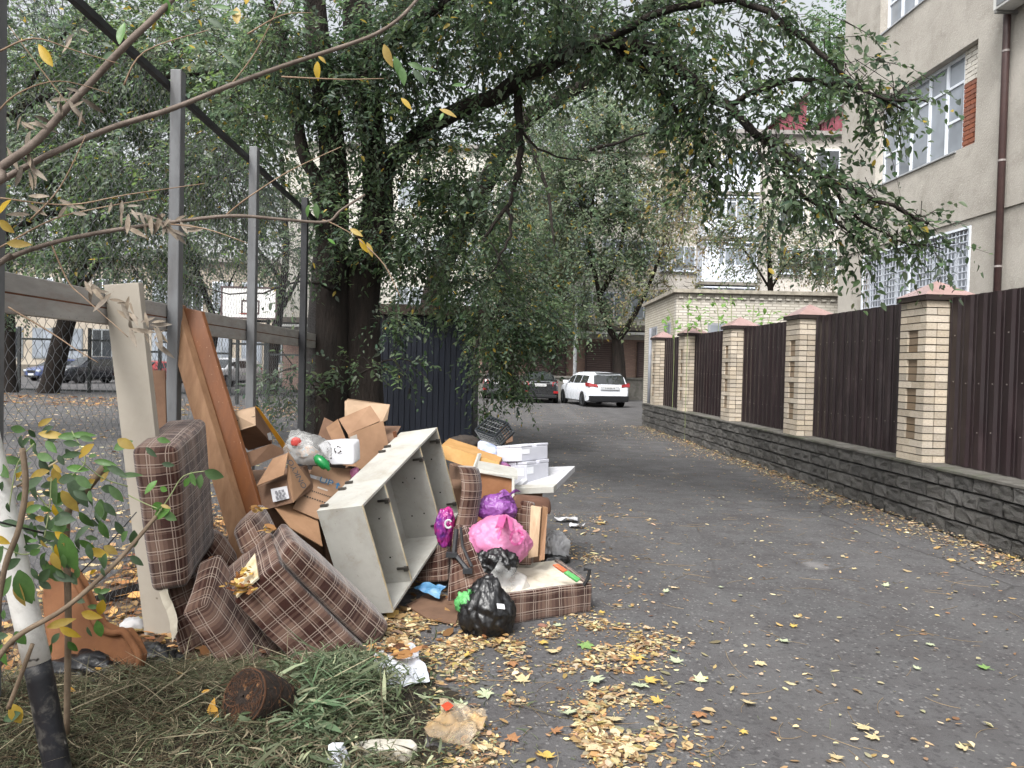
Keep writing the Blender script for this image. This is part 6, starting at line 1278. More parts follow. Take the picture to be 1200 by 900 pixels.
# ============================================================ fallen leaves, cut grass, shrub, foreground branches
lit_m = leafmat('dry_leaves', .2, .75, .2)
def ground_leaves(name, P, size, pal, seed, parent=None, tilt=.24, wr=.27, lift=.012, label=None):
    """dry leaves lying where P says: folded, curled, half-overlapping"""
    r = np.random.default_rng(seed); N = len(P); a = r.uniform(0, 6.283, N); T = np.stack([np.cos(a), np.sin(a), r.normal(0, tilt * .5, N)], 1); T = unit(T)
    Nn = unit(np.stack([r.normal(0, tilt, N), r.normal(0, tilt, N), np.ones(N)], 1)); Wd = unit(np.cross(Nn, T)); Nn = np.cross(T, Wd)
    S = size * np.exp(r.normal(0, .32, N))[:, None]; wv = wr * r.uniform(.75, 1.35, N)[:, None]; cu = r.normal(.03, .09, N)[:, None]; fo = r.normal(.02, .08, N)[:, None]
    P = P.copy(); P[:, 2] += r.random(N) * lift + .003
    def pt(u, w, h): return P + T * S * u + Wd * S * w * wv + Nn * S * h
    v = np.stack([pt(-.5, 0, cu * 0 + .06 * cu), pt(-.2, .85, fo + cu * .3), pt(.22, .75, fo + cu * .5), pt(.55, 0, cu), pt(.22, -.75, fo * .8 + cu * .5), pt(-.2, -.85, fo * .8 + cu * .3)], 1)
    v[..., 2] = np.maximum(v[..., 2], .004 + 0 * v[..., 2]) if parent is None else v[..., 2]
    idx = np.arange(N)[:, None] * 6; q = np.concatenate([idx + np.array([0, 1, 2, 3]), idx + np.array([0, 3, 4, 5])])
    pal = np.array(pal); c = pal[r.integers(0, len(pal), N)] * np.exp(r.normal(0, .22, (N, 1))) * np.exp(r.normal(0, .05, (N, 3)))
    o = fast_mesh(name, v.reshape(-1, 3), q, lit_m, parent, np.repeat(c, 6, 0)); kind(o, 'stuff', label); return o
TAN = [L(h) for h in ('#ae9b79', '#9b8462', '#bcad8d', '#8b7152', '#735a46', '#a59160', '#b6a684', '#867861', '#989275', '#a08258')]
BRN = [L(h) for h in ('#8a6440', '#6f4d31', '#a17a4e', '#5d4230', '#b08d5c', '#7f6544')]
def scatter_px(blobs, seed):
    """ground points: (px, py, rx px, ry px, count) gaussian patches measured in the photograph"""
    r = np.random.default_rng(seed); out = []
    for (px, py, rx, ry, n) in blobs:
        x = px + r.normal(0, rx, n); y = np.maximum(448, py + r.normal(0, ry, n)); out += [tuple(G(a, b)) for a, b in zip(x, y)]
    return np.array(out)
def clumpy(P, seed, sc, thr): g = nz_field(seed, sc); return P[g(P) > thr]
patches = [(630, 745, 75, 14, 900), (580, 760, 50, 12, 380), (700, 775, 40, 18, 520), (715, 850, 42, 28, 1250), (660, 870, 40, 20, 520), (560, 800, 45, 22, 420), (540, 850, 40, 25, 420), (500, 745, 35, 12, 520), (470, 735, 25, 10, 260), (760, 755, 22, 8, 170), (640, 820, 60, 25, 320), (600, 900, 70, 15, 350), (700, 740, 20, 8, 150),
           (690, 655, 14, 5, 90), (680, 700, 14, 12, 120), (730, 690, 45, 25, 130), (715, 618, 30, 8, 240), (650, 602, 20, 5, 60), (660, 640, 14, 6, 80), (685, 573, 16, 4, 130), (705, 605, 25, 5, 100), (520, 720, 22, 8, 300), (780, 800, 50, 30, 60)]
P_ = clumpy(scatter_px([(a, b, c_, d, int(n * .95)) for a, b, c_, d, n in patches], 1), 40, .1, .02)
# a drift along the foot of the stone wall
r = np.random.default_rng(5); n = 3600; yy = 5.5 + 16.2 * r.random(n) ** 1.25; dx = np.abs(r.normal(0, 1, n)) * (.1 + .016 * yy) * (.6 + .7 * (nz_field(8, .8)(np.stack([0 * yy, yy, 0 * yy], 1)) > 0)); W_ = np.stack([4.88 + WK * yy - .03 - dx, yy, 0 * yy], 1)
W_[:, 2] += np.maximum(0, .05 - dx * .12) * r.random(n)
n = 2500; yy = 3 + 31 * r.random(n) ** 1.6; xx = -1.2 + r.random(n) * (5.6 - .05 * yy); R_s = np.stack([xx, yy, 0 * yy], 1); R_s = R_s[(R_s[:, 0] > -.2) | (R_s[:, 1] > 8)]
ground_leaves('leaf_litter', np.concatenate([P_, W_, R_s]), .033, TAN, 21, label='small dry tan leaves scattered and drifted over the asphalt lane')
n = 6500; yy = 4 + 30 * r.random(n) ** 1.3; xx = -2.35 - .05 * yy - r.random(n) * (3 + yy * .75); C_s = np.stack([xx, yy, 0 * yy], 1)
ground_leaves('leaf_litter', C_s, .075, TAN, 22, label='pale leaves scattered across the court beyond the chain link fence')
n = 5200; yy = 22 + 13 * r.random(n); xx = -4 - yy * .05 - r.random(n) * 25; C2 = np.stack([xx, yy, 0 * yy], 1); C2 = clumpy(C2, 30, 2.5, .1)
ground_leaves('leaf_litter', C2, .13, BRN + TAN[:2], 23, label='brown leaf drifts along the far edge of the court')
n = 5200; yy = 1.5 + 10 * r.random(n) ** 1.1; xx = -2.0 - .05 * yy + r.normal(0, .42, n); S_s = np.stack([xx, yy, .03 + 0 * yy], 1)
ground_leaves('leaf_litter', S_s, .065, BRN + TAN[3:6], 24, label='brown leaf litter on the earth strip under the chain link fence', lift=.03)
n = 900; yy = 4.4 + 3.2 * r.random(n); xx = -1.9 + r.random(n) * 1.9; ground_leaves('leaf_litter', np.stack([xx, yy, 0 * yy], 1), .06, BRN + TAN, 25, label='brown leaf litter among the rubbish heap', lift=.02)
# leaves caught on the sofa and bags
def on(px, py, Y, rad, n): c = np.array(D(px, py, Y)); return c + r.normal(0, rad, (n, 3)) * np.array([1, .8, .5])
ground_leaves('leaf_litter', np.concatenate([on(279, 690, 3.98, .03, 34), on(288, 672, 4.05, .022, 16), on(312, 622, 4.32, .02, 10), on(303, 596, 4.42, .02, 12), on(232, 645, 4.4, .02, 8), on(234, 632, 4.42, .012, 5), on(245, 655, 4.35, .01, 3)]), .04, [L('#a8894a'), L('#97773f'), L('#b79f62'), L('#8f6440')], 26, parent=ground, tilt=.6, label=None)
gl_ = np.array([tuple(G(x, y)) for x, y in zip(r.normal(462, 12, 60), r.normal(783, 6, 60))]); gl_[:, 2] += .1; ground_leaves('leaf_litter', gl_, .05, BRN + TAN[:3], 27, parent=ground)
crumbs = clumpy(np.concatenate([P_] * 2 + [W_]) + np.concatenate([r.normal(0, .07, (len(P_) * 2 + len(W_), 2)), np.zeros((len(P_) * 2 + len(W_), 1))], 1), 44, .12, -.3); crumbs = crumbs[crumbs[:, 0] < 4.86 + WK * crumbs[:, 1]]; ground_leaves('leaf_crumbs', crumbs, .014, TAN + BRN, 28, label='crushed leaf crumbs and dirt over the asphalt lane', lift=.004)
# petioles and twigs on the asphalt
mb = MB(); rr_ = random.Random(9)
for i in range(330):
    Y = 3 + 9 * rr_.random() ** 1.5; X = rr_.uniform(-.3, 4.2 - .05 * Y); a = rr_.uniform(0, 6.28); L_ = rr_.uniform(.04, .22) * (2 if rr_.random() < .12 else 1); cu = rr_.uniform(-1.2, 1.2)
    pts = []; p = V(X, Y, .005)
    for k in range(5): pts.append(p.copy()); p = p + V(math.cos(a + cu * k / 4), math.sin(a + cu * k / 4), 0) * L_ / 4
    mb.tube(pts, .0012, 3, False)
kind(mb.build('fallen_twigs', mat('dry_stem', L('#8d7a5c'), L('#6a573f'), rough=.9, bump=0), ground), 'stuff')
# large maple leaves, one by one
def maple(seed):
    rs = random.Random(seed); out = []
    for a, d in ((-90, .12), (-62, .42), (-48, .30), (-25, .62), (-8, .70), (2, .40), (25, .62), (42, .92), (52, .52), (72, .70), (90, 1.0), (108, .70), (128, .52), (138, .92), (155, .62), (178, .40), (188, .70), (205, .62), (228, .30), (242, .42)):
        a_ = math.radians(a + rs.uniform(-4, 4)); d *= rs.uniform(.88, 1.1); out.append((math.cos(a_) * d, math.sin(a_) * d))
    k1, k2, ph = rs.uniform(-.2, .3), rs.uniform(-.15, .25), rs.uniform(0, 6)
    z = lambda x, y: k1 * x * x + k2 * y * y + .06 * math.sin(4 * x + ph) * math.cos(3 * y)
    mb = MB(); n = len(out); v = [(0, 0, z(0, 0))] + [(x * .5, y * .5, z(x * .5, y * .5)) for x, y in out] + [(x, y, z(x, y)) for x, y in out]
    f = [(0, 1 + i, 1 + (i + 1) % n) for i in range(n)] + [(1 + i, 1 + n + i, 1 + n + (i + 1) % n, 1 + (i + 1) % n) for i in range(n)]
    mn = min(p[2] for p in v); mb.add([(x, y, q - mn) for x, y, q in v], f); mb.tube([(0, -.1, z(0, 0) - mn), (.05, -.5, .05 - mn * .3), (.12, -.85, .04)], .022, 4); return mb
ml = []
for i, (h1, h2) in enumerate((('#cbbd98', '#a8966c'), ('#c6ab5e', '#a58a45'), ('#b9bfa2', '#8f9a78'), ('#a57a55', '#7d5638'), ('#7f9a5c', '#5e7d45'), ('#d3c3a4', '#b99f78'))):
    m_ = mat('maple_leaf_%d' % i, L(h1), L(h2), rough=.8, sc=14, bump=.3, bsc=60, trans=.15); ml += [(meshdata(maple(i * 3 + k), 'fallen_leaf', m_), i) for k in range(3)]
big = [(685, 758, 4, 1.1), (648, 765, 0, 1), (612, 800, 0, 1), (745, 772, 1, 1), (720, 845, 0, 1.1), (700, 880, 5, 1.2), (665, 838, 2, 1), (570, 815, 2, 1.1), (540, 830, 2, .9), (548, 770, 1, .8), (750, 805, 2, 1.1), (695, 800, 2, 1.2), (760, 800, 1, 1), (918, 754, 2, .9), (890, 779, 0, .8), (820, 840, 3, .9), (878, 826, 0, .9), (1013, 855, 0, 1), (1025, 867, 0, .8), (1038, 688, 2, .7), (1000, 668, 0, .6), (1150, 662, 5, .8), (1155, 785, 4, .8), (1185, 655, 1, 1.0), (935, 725, 0, .6), (845, 690, 2, .6), (930, 735, 1, .6), (1090, 757, 2, .6), (1075, 786, 2, .5), (790, 690, 5, .7), (780, 695, 2, .6), (795, 752, 0, .9), (793, 778, 2, .9), (820, 800, 2, .9), (735, 880, 5, 1.1), (640, 890, 1, .9), (600, 870, 3, .8), (790, 765, 4, .6), (635, 755, 1, .8), (770, 825, 1, .8), (520, 760, 0, .8), (655, 735, 2, .7), (600, 780, 3, .9), (650, 860, 3, .7), (705, 720, 1, .6), (1130, 880, 0, .7), (980, 890, 0, .8), (870, 860, 1, .5), (1105, 640, 5, .7), (1060, 620, 0, .6)]
r3 = random.Random(3)
for (px, py, ci, s) in big:
    me = r3.choice([m for m, i in ml if i == ci]); g_ = G(px, py); R3 = Matrix.Rotation(r3.uniform(0, 6.28), 3, 'Z') @ Matrix.Rotation(r3.uniform(-.25, .25), 3, 'X'); inst('fallen_leaf', me, g_ + V(0, 0, .012), R3, (.062 * s,) * 3, ground)
# ------------------------------------------------------------ heap of cut grass
def heap_h(X, Y): return .20 * math.exp(-((X + 1.62) / .62) ** 2) * math.exp(-((Y - 3.32) / .5) ** 2) + .12 * math.exp(-((X + .82) / .36) ** 2) * math.exp(-((Y - 3.6) / .42) ** 2) + .06 * math.exp(-((X + 1.0) / .6) ** 2) * math.exp(-((Y - 2.85) / .4) ** 2) + .1 * math.exp(-((X + 2.3) / .4) ** 2) * math.exp(-((Y - 3.1) / .6) ** 2) + (.045 * fbm((X * 4.5, Y * 4.5, 2), 1, 3)) * math.exp(-((X + 1.35) / .9) ** 2) * math.exp(-((Y - 3.2) / .6) ** 2)
heap = thing('grass_heap', V(-1.4, 3.3, 0), 'heap of dry cut grass and green weeds dumped at the roadside', 'grass heap')
rows = [[V(x, y, heap_h(x, y) * .93 - .012 + .012 * fbm((x * 6, y * 6, 0))) for x in np.linspace(-3.0, .1, 64)] for y in np.linspace(2.0, 4.7, 56)]
MB().grid(rows).build('heap_core', mat('shaded_grass_core', L('#332c20'), L('#1e1a12'), rough=.97, sc=9, bump=1, bsc=40, bd=.03), heap, smooth=True)  # core coloured dark to paint the shadowed gaps between blades
def blades(name, X, Y, lift, L0, w0, pal, seed, flat=.35, parent=heap, curve=.9):
    r = np.random.default_rng(seed); N = len(X); z = np.array([heap_h(a, b) for a, b in zip(X, Y)]); P = np.stack([X, Y, z + r.random(N) * lift - .004], 1)
    a = r.uniform(0, 6.283, N); T = unit(np.stack([np.cos(a), np.sin(a), r.normal(flat * .3, flat, N)], 1)); Ln = (L0 * np.exp(r.normal(0, .45, N)))[:, None]; b = r.uniform(0, 6.283, N); Bn = np.stack([np.cos(b), np.sin(b), r.normal(-.4, .4, N)], 1) * curve; s = unit(np.cross(T, np.array([0, 0, 1.0]) + r.normal(0, .5, (N, 3)))) * (w0 * np.exp(r.normal(0, .35, N)))[:, None]
    rows = [];
    for u, ww in ((0, .6), (.35, 1), (.7, .8), (1, .15)):
        p = P + T * Ln * u + Bn * Ln * u * u * .6; p[:, 2] = np.maximum(p[:, 2], .004); rows += [p - s * ww, p + s * ww]
    v = np.stack(rows, 1).reshape(-1, 3); idx = np.arange(N)[:, None] * 8; q = np.concatenate([idx + np.array([0, 1, 3, 2]), idx + np.array([2, 3, 5, 4]), idx + np.array([4, 5, 7, 6])]); pal = np.array(pal); c = pal[r.integers(0, len(pal), N)] * np.exp(r.normal(0, .25, (N, 1)))
    return kind(fast_mesh(name, v, q, lit_m, parent, np.repeat(c, 8, 0)), 'stuff')
HAY = [L(h) for h in ('#67604f', '#7d7460', '#524b3b', '#5c5844', '#8d846e', '#423a2c', '#55563f', '#3a3327', '#4f4030', '#5a6048', '#6a6f57', '#49513c', '#565c44')]; GRN = [L(h) for h in ('#4a543c', '#3c4630', '#5c6650', '#6c745c', '#4e5842', '#80846a')]
r = np.random.default_rng(77); n = 30000; blades('dry_grass', r.normal(-1.65, .55, n), r.normal(3.1, .5, n), .02, .055, .0012, HAY, 1); n = 3000; blades('dry_grass', r.normal(-1.4, .7, n), r.normal(3.0, .55, n), .02, .045, .002, HAY + GRN[:2], 2); n = 2600; blades('dry_grass', r.normal(-1.2, .95, n), r.normal(3.15, .75, n), .004, .05, .0014, HAY + GRN, 9); n = 500; blades('dry_stalks', r.normal(-1.6, .5, n), r.normal(3.1, .45, n), .03, .17, .0019, HAY[:5], 3, curve=.15)
n = 2400; blades('green_weeds', r.normal(-.76, .17, n), r.normal(3.5, .3, n), .05, .055, .0042, GRN, 4, flat=.5); n = 1800; blades('green_weeds', r.normal(-.7, .25, n), r.normal(3.0, .25, n), .04, .05, .0035, GRN + HAY[:3], 5, flat=.45)
c_ = D(352, 835, 3.25); n = 160; blades('iris_leaves', r.normal(c_.x + .06, .06, n), r.normal(c_.y, .08, n), .03, .17, .0042, [L('#5a6e52'), L('#50664a'), L('#74866a')], 6, flat=.3, curve=.25); n = 90; c_ = D(385, 795, 3.5); blades('iris_leaves', r.normal(c_.x, .07, n), r.normal(c_.y, .08, n), .04, .15, .0042, [L('#566a4c'), L('#6a7d60')], 7, flat=.35, curve=.25)
for (px, py, Y, s, d) in ((247, 855, 3.12, .05, (.2, .4, 1)), (251, 868, 3.1, .05, (.4, -.2, -1)), (240, 830, 3.2, .025, (1, .1, .3)), (112, 820, 3.35, .03, (1, 0, .3)), (117, 792, 3.5, .025, (1, .1, -.3)), (210, 806, 3.4, .02, (1, 0, 0)), (82, 842, 3.2, .03, (.8, .2, -.4))):
    p = D(px, py, Y); p.z = heap_h(p.x, p.y) + .02; T = V(*d).normalized(); Wd = T.cross(V(0, -1, .4)).normalized(); S = s * 1.5
    MB().add([p - T * S * .5, p - T * S * .1 + Wd * S * .2, p + T * S * .3 + Wd * S * .15, p + T * S * .6, p + T * S * .3 - Wd * S * .15, p - T * S * .1 - Wd * S * .2], [(0, 1, 2, 3), (0, 3, 4, 5)]).build('yellow_leaf', mat('yellow_leaf', L('#bd9238'), L('#a87c30'), rough=.6, trans=.2), heap)
# ------------------------------------------------------------ near leaves: outlined, folded, curled
def leaf_shape(p, T, N, S, wr=.24, n=6, curl=.15, fold=.15):
    T = Vector(T).normalized(); Wd = T.cross(Vector(N)).normalized(); Nn = Wd.cross(T); rows = []
    for i in range(n + 1):
        u = i / n; w = wr * S * (math.sin(math.pi * min(1, u * .97 + .02)) ** .8) * (1 - .25 * u); c = Vector(p) + T * S * u - Nn * curl * S * u * u; rows.append([c - Wd * w + Nn * w * fold * 2, c, c + Wd * w + Nn * w * fold * 2])
    return rows
def leaf_group(items, name, m, parent, **kw):
    for (p, T, N, S) in items:
        mb = MB(); mb.grid(leaf_shape(p, T, N, S, **kw)); mb.build(name, m, parent, smooth=True)
gl_m = mat('fresh_leaf', L('#587a42'), L('#456334'), rough=.45, sc=18, bump=.25, bsc=45, trans=.35, rand=.25); dl_m = mat('dull_leaf', L('#4b6044'), L('#3b4e36'), rough=.5, sc=18, bump=.25, bsc=45, trans=.3, rand=.25); yl_m = mat('yellow_fresh_leaf', L('#b59c46'), L('#a0853a'), rough=.5, sc=20, bump=.2, trans=.4, rand=.2); dry_m = mat('withered_leaf', L('#81776a'), L('#5c5247'), rough=.85, sc=25, bump=.5, bsc=60, rand=.25)
nb_m = mat('brown_branch_bark', L('#6b5f56'), L('#51473f'), rough=.8, sc=18, bump=.5, bsc=70, bd=.004); thin_m = mat('thin_twig', L('#8a7560'), L('#6b5746'), rough=.8, bump=.1)
ft = thing('overhanging_tree', V(-2.3, 2.0, 0), 'sparse tree whose bare brown branches reach across in front of the fence', 'tree')
base = V(-2.45, 1.9, -.05); mb = MB(); mb.tube(smooth_line([base, V(-2.4, 1.95, 1.0), V(-2.3, 2.0, 1.9), V(-2.35, 2.0, 3.4)], 5), [.06 - .0015 * i for i in range(16)], 12); mb.build('trunk', nb_m, ft, smooth=True)
def fb_(pts, r0, r1, m=nb_m, nm='branch', n=10, knob=True):
    L_ = smooth_line(pts, 5); k = len(L_); mb = MB(); rad = [(r0 + (r1 - r0) * i / (k - 1)) * (1 + (.1 * random.random() if knob else 0)) for i in range(k)]; mb.tube(L_, rad, n); mb.build(nm, m, ft, smooth=True); return L_
B1 = fb_([V(-2.38, 1.97, 1.5)] + pl((-40, 235, 2.1), (0, 197, 2.15), (40, 168, 2.2), (75, 130, 2.25), (110, 93, 2.3), (150, 50, 2.3), (190, 12, 2.35), (215, -20, 2.4), (250, -80, 2.4)), .0125, .008)
B2 = fb_([V(-2.36, 1.98, 1.45)] + pl((-30, 225, 2.2), (0, 212, 2.2), (60, 180, 2.25), (130, 150, 2.3), (200, 128, 2.35), (270, 100, 2.4), (330, 78, 2.45), (400, 55, 2.5), (440, 40, 2.5), (470, 20, 2.5), (495, -8, 2.55)), .0095, .005)
B3 = fb_([V(-2.4, 1.95, 1.0)] + pl((-30, 330, 2.2), (10, 303, 2.25), (60, 285, 2.3), (120, 272, 2.3), (190, 262, 2.35), (270, 253, 2.4), (330, 257, 2.45), (382, 260, 2.5), (400, 246, 2.5), (428, 228, 2.5)), .008, .0035)
tw = [((378, 258, 2.5), (390, 262, 2.5), (420, 278, 2.5)), ((0, 290, 2.2), (60, 258, 2.25), (110, 245, 2.3), (180, 232, 2.3)), ((265, 252, 2.4), (290, 232, 2.4), (340, 200, 2.4), (400, 172, 2.45)), ((100, 145, 2.3), (70, 110, 2.25), (10, 30, 2.2)), ((145, 100, 2.3), (170, 60, 2.3), (245, 35, 2.3)), ((330, 90, 2.45), (400, 93, 2.45), (450, 92, 2.5)), ((35, 258, 2.2), (70, 220, 2.2), (100, 160, 2.2)), ((190, 262, 2.35), (240, 268, 2.35), (290, 285, 2.35)), ((290, 40, 2.4), (330, 18, 2.4), (365, 15, 2.45)), ((0, 232, 2.2), (80, 240, 2.25), (150, 228, 2.3), (240, 215, 2.35)), ((-10, 140, 2.1), (20, 110, 2.1), (70, 95, 2.15), (130, 110, 2.2)), ((10, 360, 2.3), (60, 390, 2.3), (90, 410, 2.3), (115, 425, 2.3)), ((420, 280, 2.5), (450, 310, 2.5), (470, 350, 2.5)), ((270, 100, 2.4), (300, 60, 2.4), (330, 0, 2.4)), ((60, 285, 2.3), (80, 330, 2.3), (100, 350, 2.3), (150, 395, 2.3)), ((0, 60, 2.1), (40, 45, 2.1), (90, 60, 2.15), (140, 75, 2.2))]
for i, t3 in enumerate(tw): fb_(pl(*t3), .0028, .0012, thin_m, 'twig', 5, False)
def lf(px, py, Y, dx, dy, S, m, wr=.22, curl=.15, nm='leaf'): p = D(px, py, Y); T = D(px + dx, py + dy, Y) - p; leaf_group([(p, T + V(0, random.uniform(-.01, .01), 0), V(random.uniform(-.5, .5), -1, random.uniform(.0, .6)), S)], nm, m, ft, wr=wr, curl=curl)
for a in ((195, -2, 2.35, 0, 20, .05, gl_m, .26), (140, 52, 2.3, 2, -30, .075, gl_m, .2), (135, 62, 2.3, -25, 8, .05, dl_m, .25), (130, 55, 2.3, -15, -8, .03, dl_m, .25), (62, 78, 2.15, -18, -28, .075, yl_m, .2), (278, 28, 2.3, -3, -24, .06, yl_m, .25), (270, 10, 2.3, -30, -5, .06, gl_m, .15), (280, 14, 2.3, -30, 5, .055, gl_m, .15), (262, 34, 2.3, -22, -16, .06, dl_m, .2), (288, 5, 2.3, 6, -18, .05, yl_m, .25), (262, 46, 2.3, 28, 2, .05, gl_m, .12), (260, 62, 2.3, 25, 18, .07, dl_m, .12), (372, 72, 2.45, 0, 22, .06, yl_m, .22), (373, 66, 2.45, 8, 6, .03, yl_m, .25), (450, 52, 2.5, 10, 30, .075, yl_m, .22), (462, 66, 2.5, 10, 28, .075, gl_m, .22), (470, 78, 2.5, 4, 22, .06, gl_m, .25), (478, 74, 2.5, 22, 8, .06, gl_m, .2), (484, 82, 2.5, 16, 18, .06, dl_m, .22), (495, 80, 2.5, 20, 2, .05, gl_m, .16), (470, 115, 2.5, 14, 14, .05, yl_m, .2), (515, 128, 2.5, 22, 8, .06, yl_m, .18), (520, 132, 2.5, -4, 8, .03, gl_m, .25), (362, 240, 2.5, -4, 14, .04, gl_m, .24), (370, 238, 2.5, 2, 18, .05, gl_m, .24), (422, 280, 2.5, 8, 16, .05, yl_m, .22), (430, 284, 2.5, 8, 20, .05, yl_m, .2), (410, 268, 2.5, 14, 8, .05, yl_m, .2), (8, 285, 2.2, 34, 2, .07, yl_m, .2), (0, 250, 2.2, 4, -6, .05, yl_m, .3), (0, 258, 2.2, 10, 10, .05, yl_m, .3), (384, 280, 2.5, 10, 6, .03, gl_m, .25), (530, 100, 2.6, 18, -3, .05, gl_m, .16), (545, 105, 2.6, 18, 2, .04, gl_m, .16)): lf(*a[:7], wr=a[7])
for (px, py, Y, n) in ((30, 145, 2.2, 7), (35, 190, 2.2, 8), (65, 115, 2.2, 5), (85, 118, 2.2, 5), (160, 255, 2.3, 10), (185, 258, 2.3, 9), (140, 245, 2.3, 5), (75, 240, 2.25, 4), (205, 262, 2.35, 6), (150, 355, 2.3, 6), (135, 345, 2.3, 5), (165, 378, 2.3, 8), (175, 392, 2.3, 5), (22, 240, 2.2, 4), (95, 45, 2.3, 3), (110, 340, 2.3, 4)):
    for i in range(n): lf(px + random.uniform(-14, 14), py + random.uniform(-12, 12), Y, random.uniform(-8, 20), random.uniform(-4, 20), random.uniform(.035, .07), dry_m, wr=.13, curl=random.uniform(-.3, .6), nm='withered_leaf')
# ------------------------------------------------------------ sapling beside the striped post
ft = thing('sapling', G(60, 905) + V(0, .0, 0), 'leafy sapling with cut stems growing between the striped post and the beige board', 'plant')
st_m = mat('sapling_stem', L('#7a6a58'), L('#5c4e40'), rough=.85, bump=.3, sc=12); gst = mat('green_stem', L('#8a9468'), L('#76805a'), rough=.6, bump=.1)
fb_(pl((78, 860, 2.9), (80, 720, 2.9), (78, 610, 2.9), (95, 582, 2.9), (122, 548, 2.9)), .011, .015, st_m, 'stem')
fb_(pl((-10, 760, 2.5), (5, 668, 2.5), (22, 620, 2.5), (30, 570, 2.5), (26, 525, 2.5)), .009, .009, st_m, 'stem')
fb_(pl((-20, 800, 2.5), (15, 750, 2.5), (80, 710, 2.6), (140, 655, 2.8), (183, 605, 2.9)), .009, .007, st_m, 'stem')
fb_(pl((10, 830, 2.6), (25, 790, 2.6), (38, 755, 2.6)), .008, .007, st_m, 'stem'); fb_(pl((20, 570, 2.8), (60, 545, 2.85), (95, 525, 2.9)), .004, .003, mat('straw', L('#b5a58a'), rough=.8), 'stem'); fb_(pl((95, 670, 2.9), (125, 640, 3.0), (160, 600, 3.1)), .003, .002, dark_m, 'stem'); fb_(pl((0, 612, 2.5), (40, 622, 2.7), (80, 632, 2.9)), .003, .003, dark_m, 'stem')
for t3 in (((52, 630, 2.7), (58, 595, 2.7), (60, 560, 2.7)), ((55, 635, 2.7), (30, 650, 2.65), (0, 640, 2.6)), ((60, 640, 2.7), (70, 665, 2.7), (78, 675, 2.7)), ((80, 560, 2.8), (100, 540, 2.8), (84, 505, 2.8)), ((183, 605, 2.9), (200, 580, 2.9), (215, 558, 2.9), (240, 552, 2.9)), ((150, 580, 2.9), (170, 590, 2.9), (190, 598, 2.9)), ((150, 570, 2.9), (120, 560, 2.85), (95, 540, 2.8)), ((40, 520, 2.7), (20, 545, 2.7), (10, 600, 2.7)), ((60, 600, 2.75), (40, 575, 2.75), (20, 560, 2.7))): fb_(pl(*t3), .0028, .0018, gst, 'stalk', 6, False)
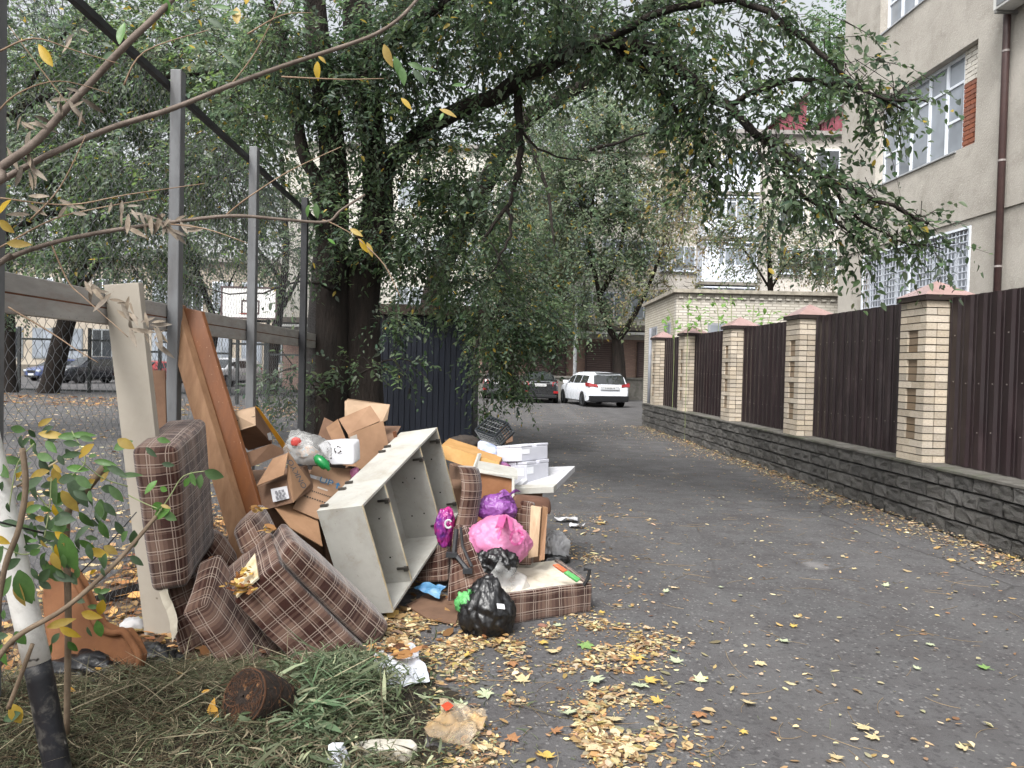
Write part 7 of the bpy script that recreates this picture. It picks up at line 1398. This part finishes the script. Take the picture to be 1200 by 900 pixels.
big_l = [(30, 505, 2.8, -20, -4, .07, gl_m, .3), (25, 510, 2.8, 0, 18, .06, dl_m, .35), (62, 500, 2.8, -18, 8, .06, dl_m, .3), (45, 508, 2.8, 28, 2, .1, yl_m, .22), (68, 512, 2.8, 30, -2, .09, gl_m, .24), (84, 510, 2.8, 26, -2, .08, gl_m, .22), (62, 540, 2.75, -24, -10, .08, gl_m, .28), (58, 552, 2.75, -30, 6, .09, yl_m, .25), (78, 548, 2.8, 30, 2, .08, gl_m, .25), (80, 560, 2.8, 22, 34, .13, dl_m, .26), (66, 560, 2.75, -6, 34, .11, gl_m, .3), (72, 575, 2.8, 20, 28, .1, yl_m, .28), (50, 560, 2.7, -22, 12, .08, dl_m, .3), (110, 540, 2.85, 30, 4, .09, gl_m, .2), (125, 545, 2.85, 26, 14, .09, dl_m, .22), (128, 570, 2.85, 20, 22, .08, gl_m, .28), (118, 585, 2.85, 2, 28, .09, gl_m, .34), (140, 558, 2.9, 26, -4, .08, gl_m, .2), (30, 600, 2.7, 18, -8, .06, gl_m, .35), (60, 610, 2.7, 30, -2, .09, dl_m, .35), (72, 625, 2.65, 18, 46, .15, gl_m, .26), (66, 628, 2.65, 14, 40, .13, dl_m, .24), (52, 652, 2.65, -4, 20, .06, dl_m, .3), (24, 655, 2.55, -18, 10, .08, dl_m, .3), (22, 668, 2.55, 14, 44, .13, gl_m, .34), (20, 680, 2.55, 4, 34, .1, yl_m, .3), (50, 662, 2.65, 26, 20, .1, gl_m, .34), (48, 640, 2.7, -20, 4, .07, dl_m, .28), (62, 672, 2.65, 26, 10, .08, dl_m, .26), (240, 552, 2.9, 14, 6, .075, gl_m, .4), (236, 556, 2.9, -4, 20, .06, gl_m, .34), (224, 553, 2.9, 6, 20, .06, gl_m, .36), (222, 560, 2.9, -8, 12, .045, gl_m, .36), (196, 575, 2.9, -10, -4, .035, gl_m, .45), (190, 590, 2.9, -18, 8, .05, gl_m, .42), (200, 596, 2.9, -24, 10, .09, gl_m, .4), (192, 600, 2.9, 12, 8, .06, gl_m, .4), (55, 735, 2.75, 48, -14, .1, yl_m, .22), (70, 735, 2.75, 26, 14, .08, yl_m, .25), (70, 742, 2.75, -8, 10, .05, dl_m, .35), (2, 755, 2.6, 4, 24, .08, gl_m, .35), (18, 740, 2.6, 10, 14, .06, gl_m, .4), (14, 825, 2.7, 10, 22, .08, yl_m, .4), (24, 835, 2.7, -14, 6, .07, dl_m, .35), (0, 700, 2.55, 10, -20, .08, gl_m, .3), (10, 560, 2.7, -12, -14, .08, gl_m, .3), (60, 690, 2.8, -16, -10, .06, dl_m, .3), (55, 770, 2.8, 6, -16, .05, gl_m, .3), (4, 640, 2.6, -10, 20, .08, gl_m, .35), (118, 565, 2.85, 8, -14, .05, yl_m, .3), (30, 545, 2.75, -16, 16, .08, yl_m, .3), (110, 690, 3.4, 10, 6, .05, gl_m, .35), (116, 695, 3.4, 12, -4, .05, gl_m, .35)]
rl_ = random.Random(12)
for i in range(170):
    x_, y_ = rl_.gauss(66, 44), rl_.gauss(600, 66)
    if x_ > -10 and y_ > 492: big_l.append((x_, y_, rl_.uniform(2.6, 3.0), rl_.uniform(-20, 26), rl_.uniform(-8, 26), rl_.uniform(.035, .08), rl_.choice((gl_m, dl_m, dl_m, dl_m, dl_m, gl_m, yl_m)), rl_.uniform(.24, .36)))
for a in big_l: lf(a[0], a[1], a[2], a[3], a[4], a[5] * .95, a[6], wr=a[7] * .85, curl=random.uniform(.05, .4))
# weeds sprouting behind the metal fence, against the garage
wd = thing('young_maple', W(17, 1.0), 'fresh green young saplings growing behind the metal fence before the garage', 'plant')
def spr(px0, py0, px1, py1, Y, n, seed):
    rs = random.Random(seed); a, b_ = D(px0, py0, Y), D(px1, py1, Y); b0 = V(b_.x, b_.y, 0); MB().tube(smooth_line([b0, b_.lerp(a, .0), a], 3), .008, 5).build('stem', gst, wd)
    VV = [];
    for i in range(n):
        u = rs.random(); p = b_.lerp(a, u) + V(rs.uniform(-.22, .22), rs.uniform(-.2, .2), rs.uniform(-.1, .1)); T = V(rs.uniform(-1, 1), rs.uniform(-1, .3), rs.uniform(-.7, .2)).normalized(); VV.append((p, T, V(0, -.3, 1), rs.uniform(.09, .16)))
    mb = MB()
    for (p, T, N_, S) in VV: mb.grid(leaf_shape(p, T, N_, S, .38, 3))
    kind(mb.build('leaves', mat('sapling_leaf', L('#7fa456'), L('#62873f'), rough=.5, trans=.4), wd, smooth=True), 'stuff')
spr(808, 345, 806, 385, 17.5, 26, 1); spr(815, 360, 822, 385, 17.5, 20, 2); spr(836, 352, 842, 378, 17, 16, 3); spr(856, 346, 857, 380, 16.6, 24, 4); spr(884, 358, 882, 376, 16, 16, 5); spr(912, 368, 900, 378, 15.5, 12, 6); spr(782, 362, 790, 390, 19, 14, 7)
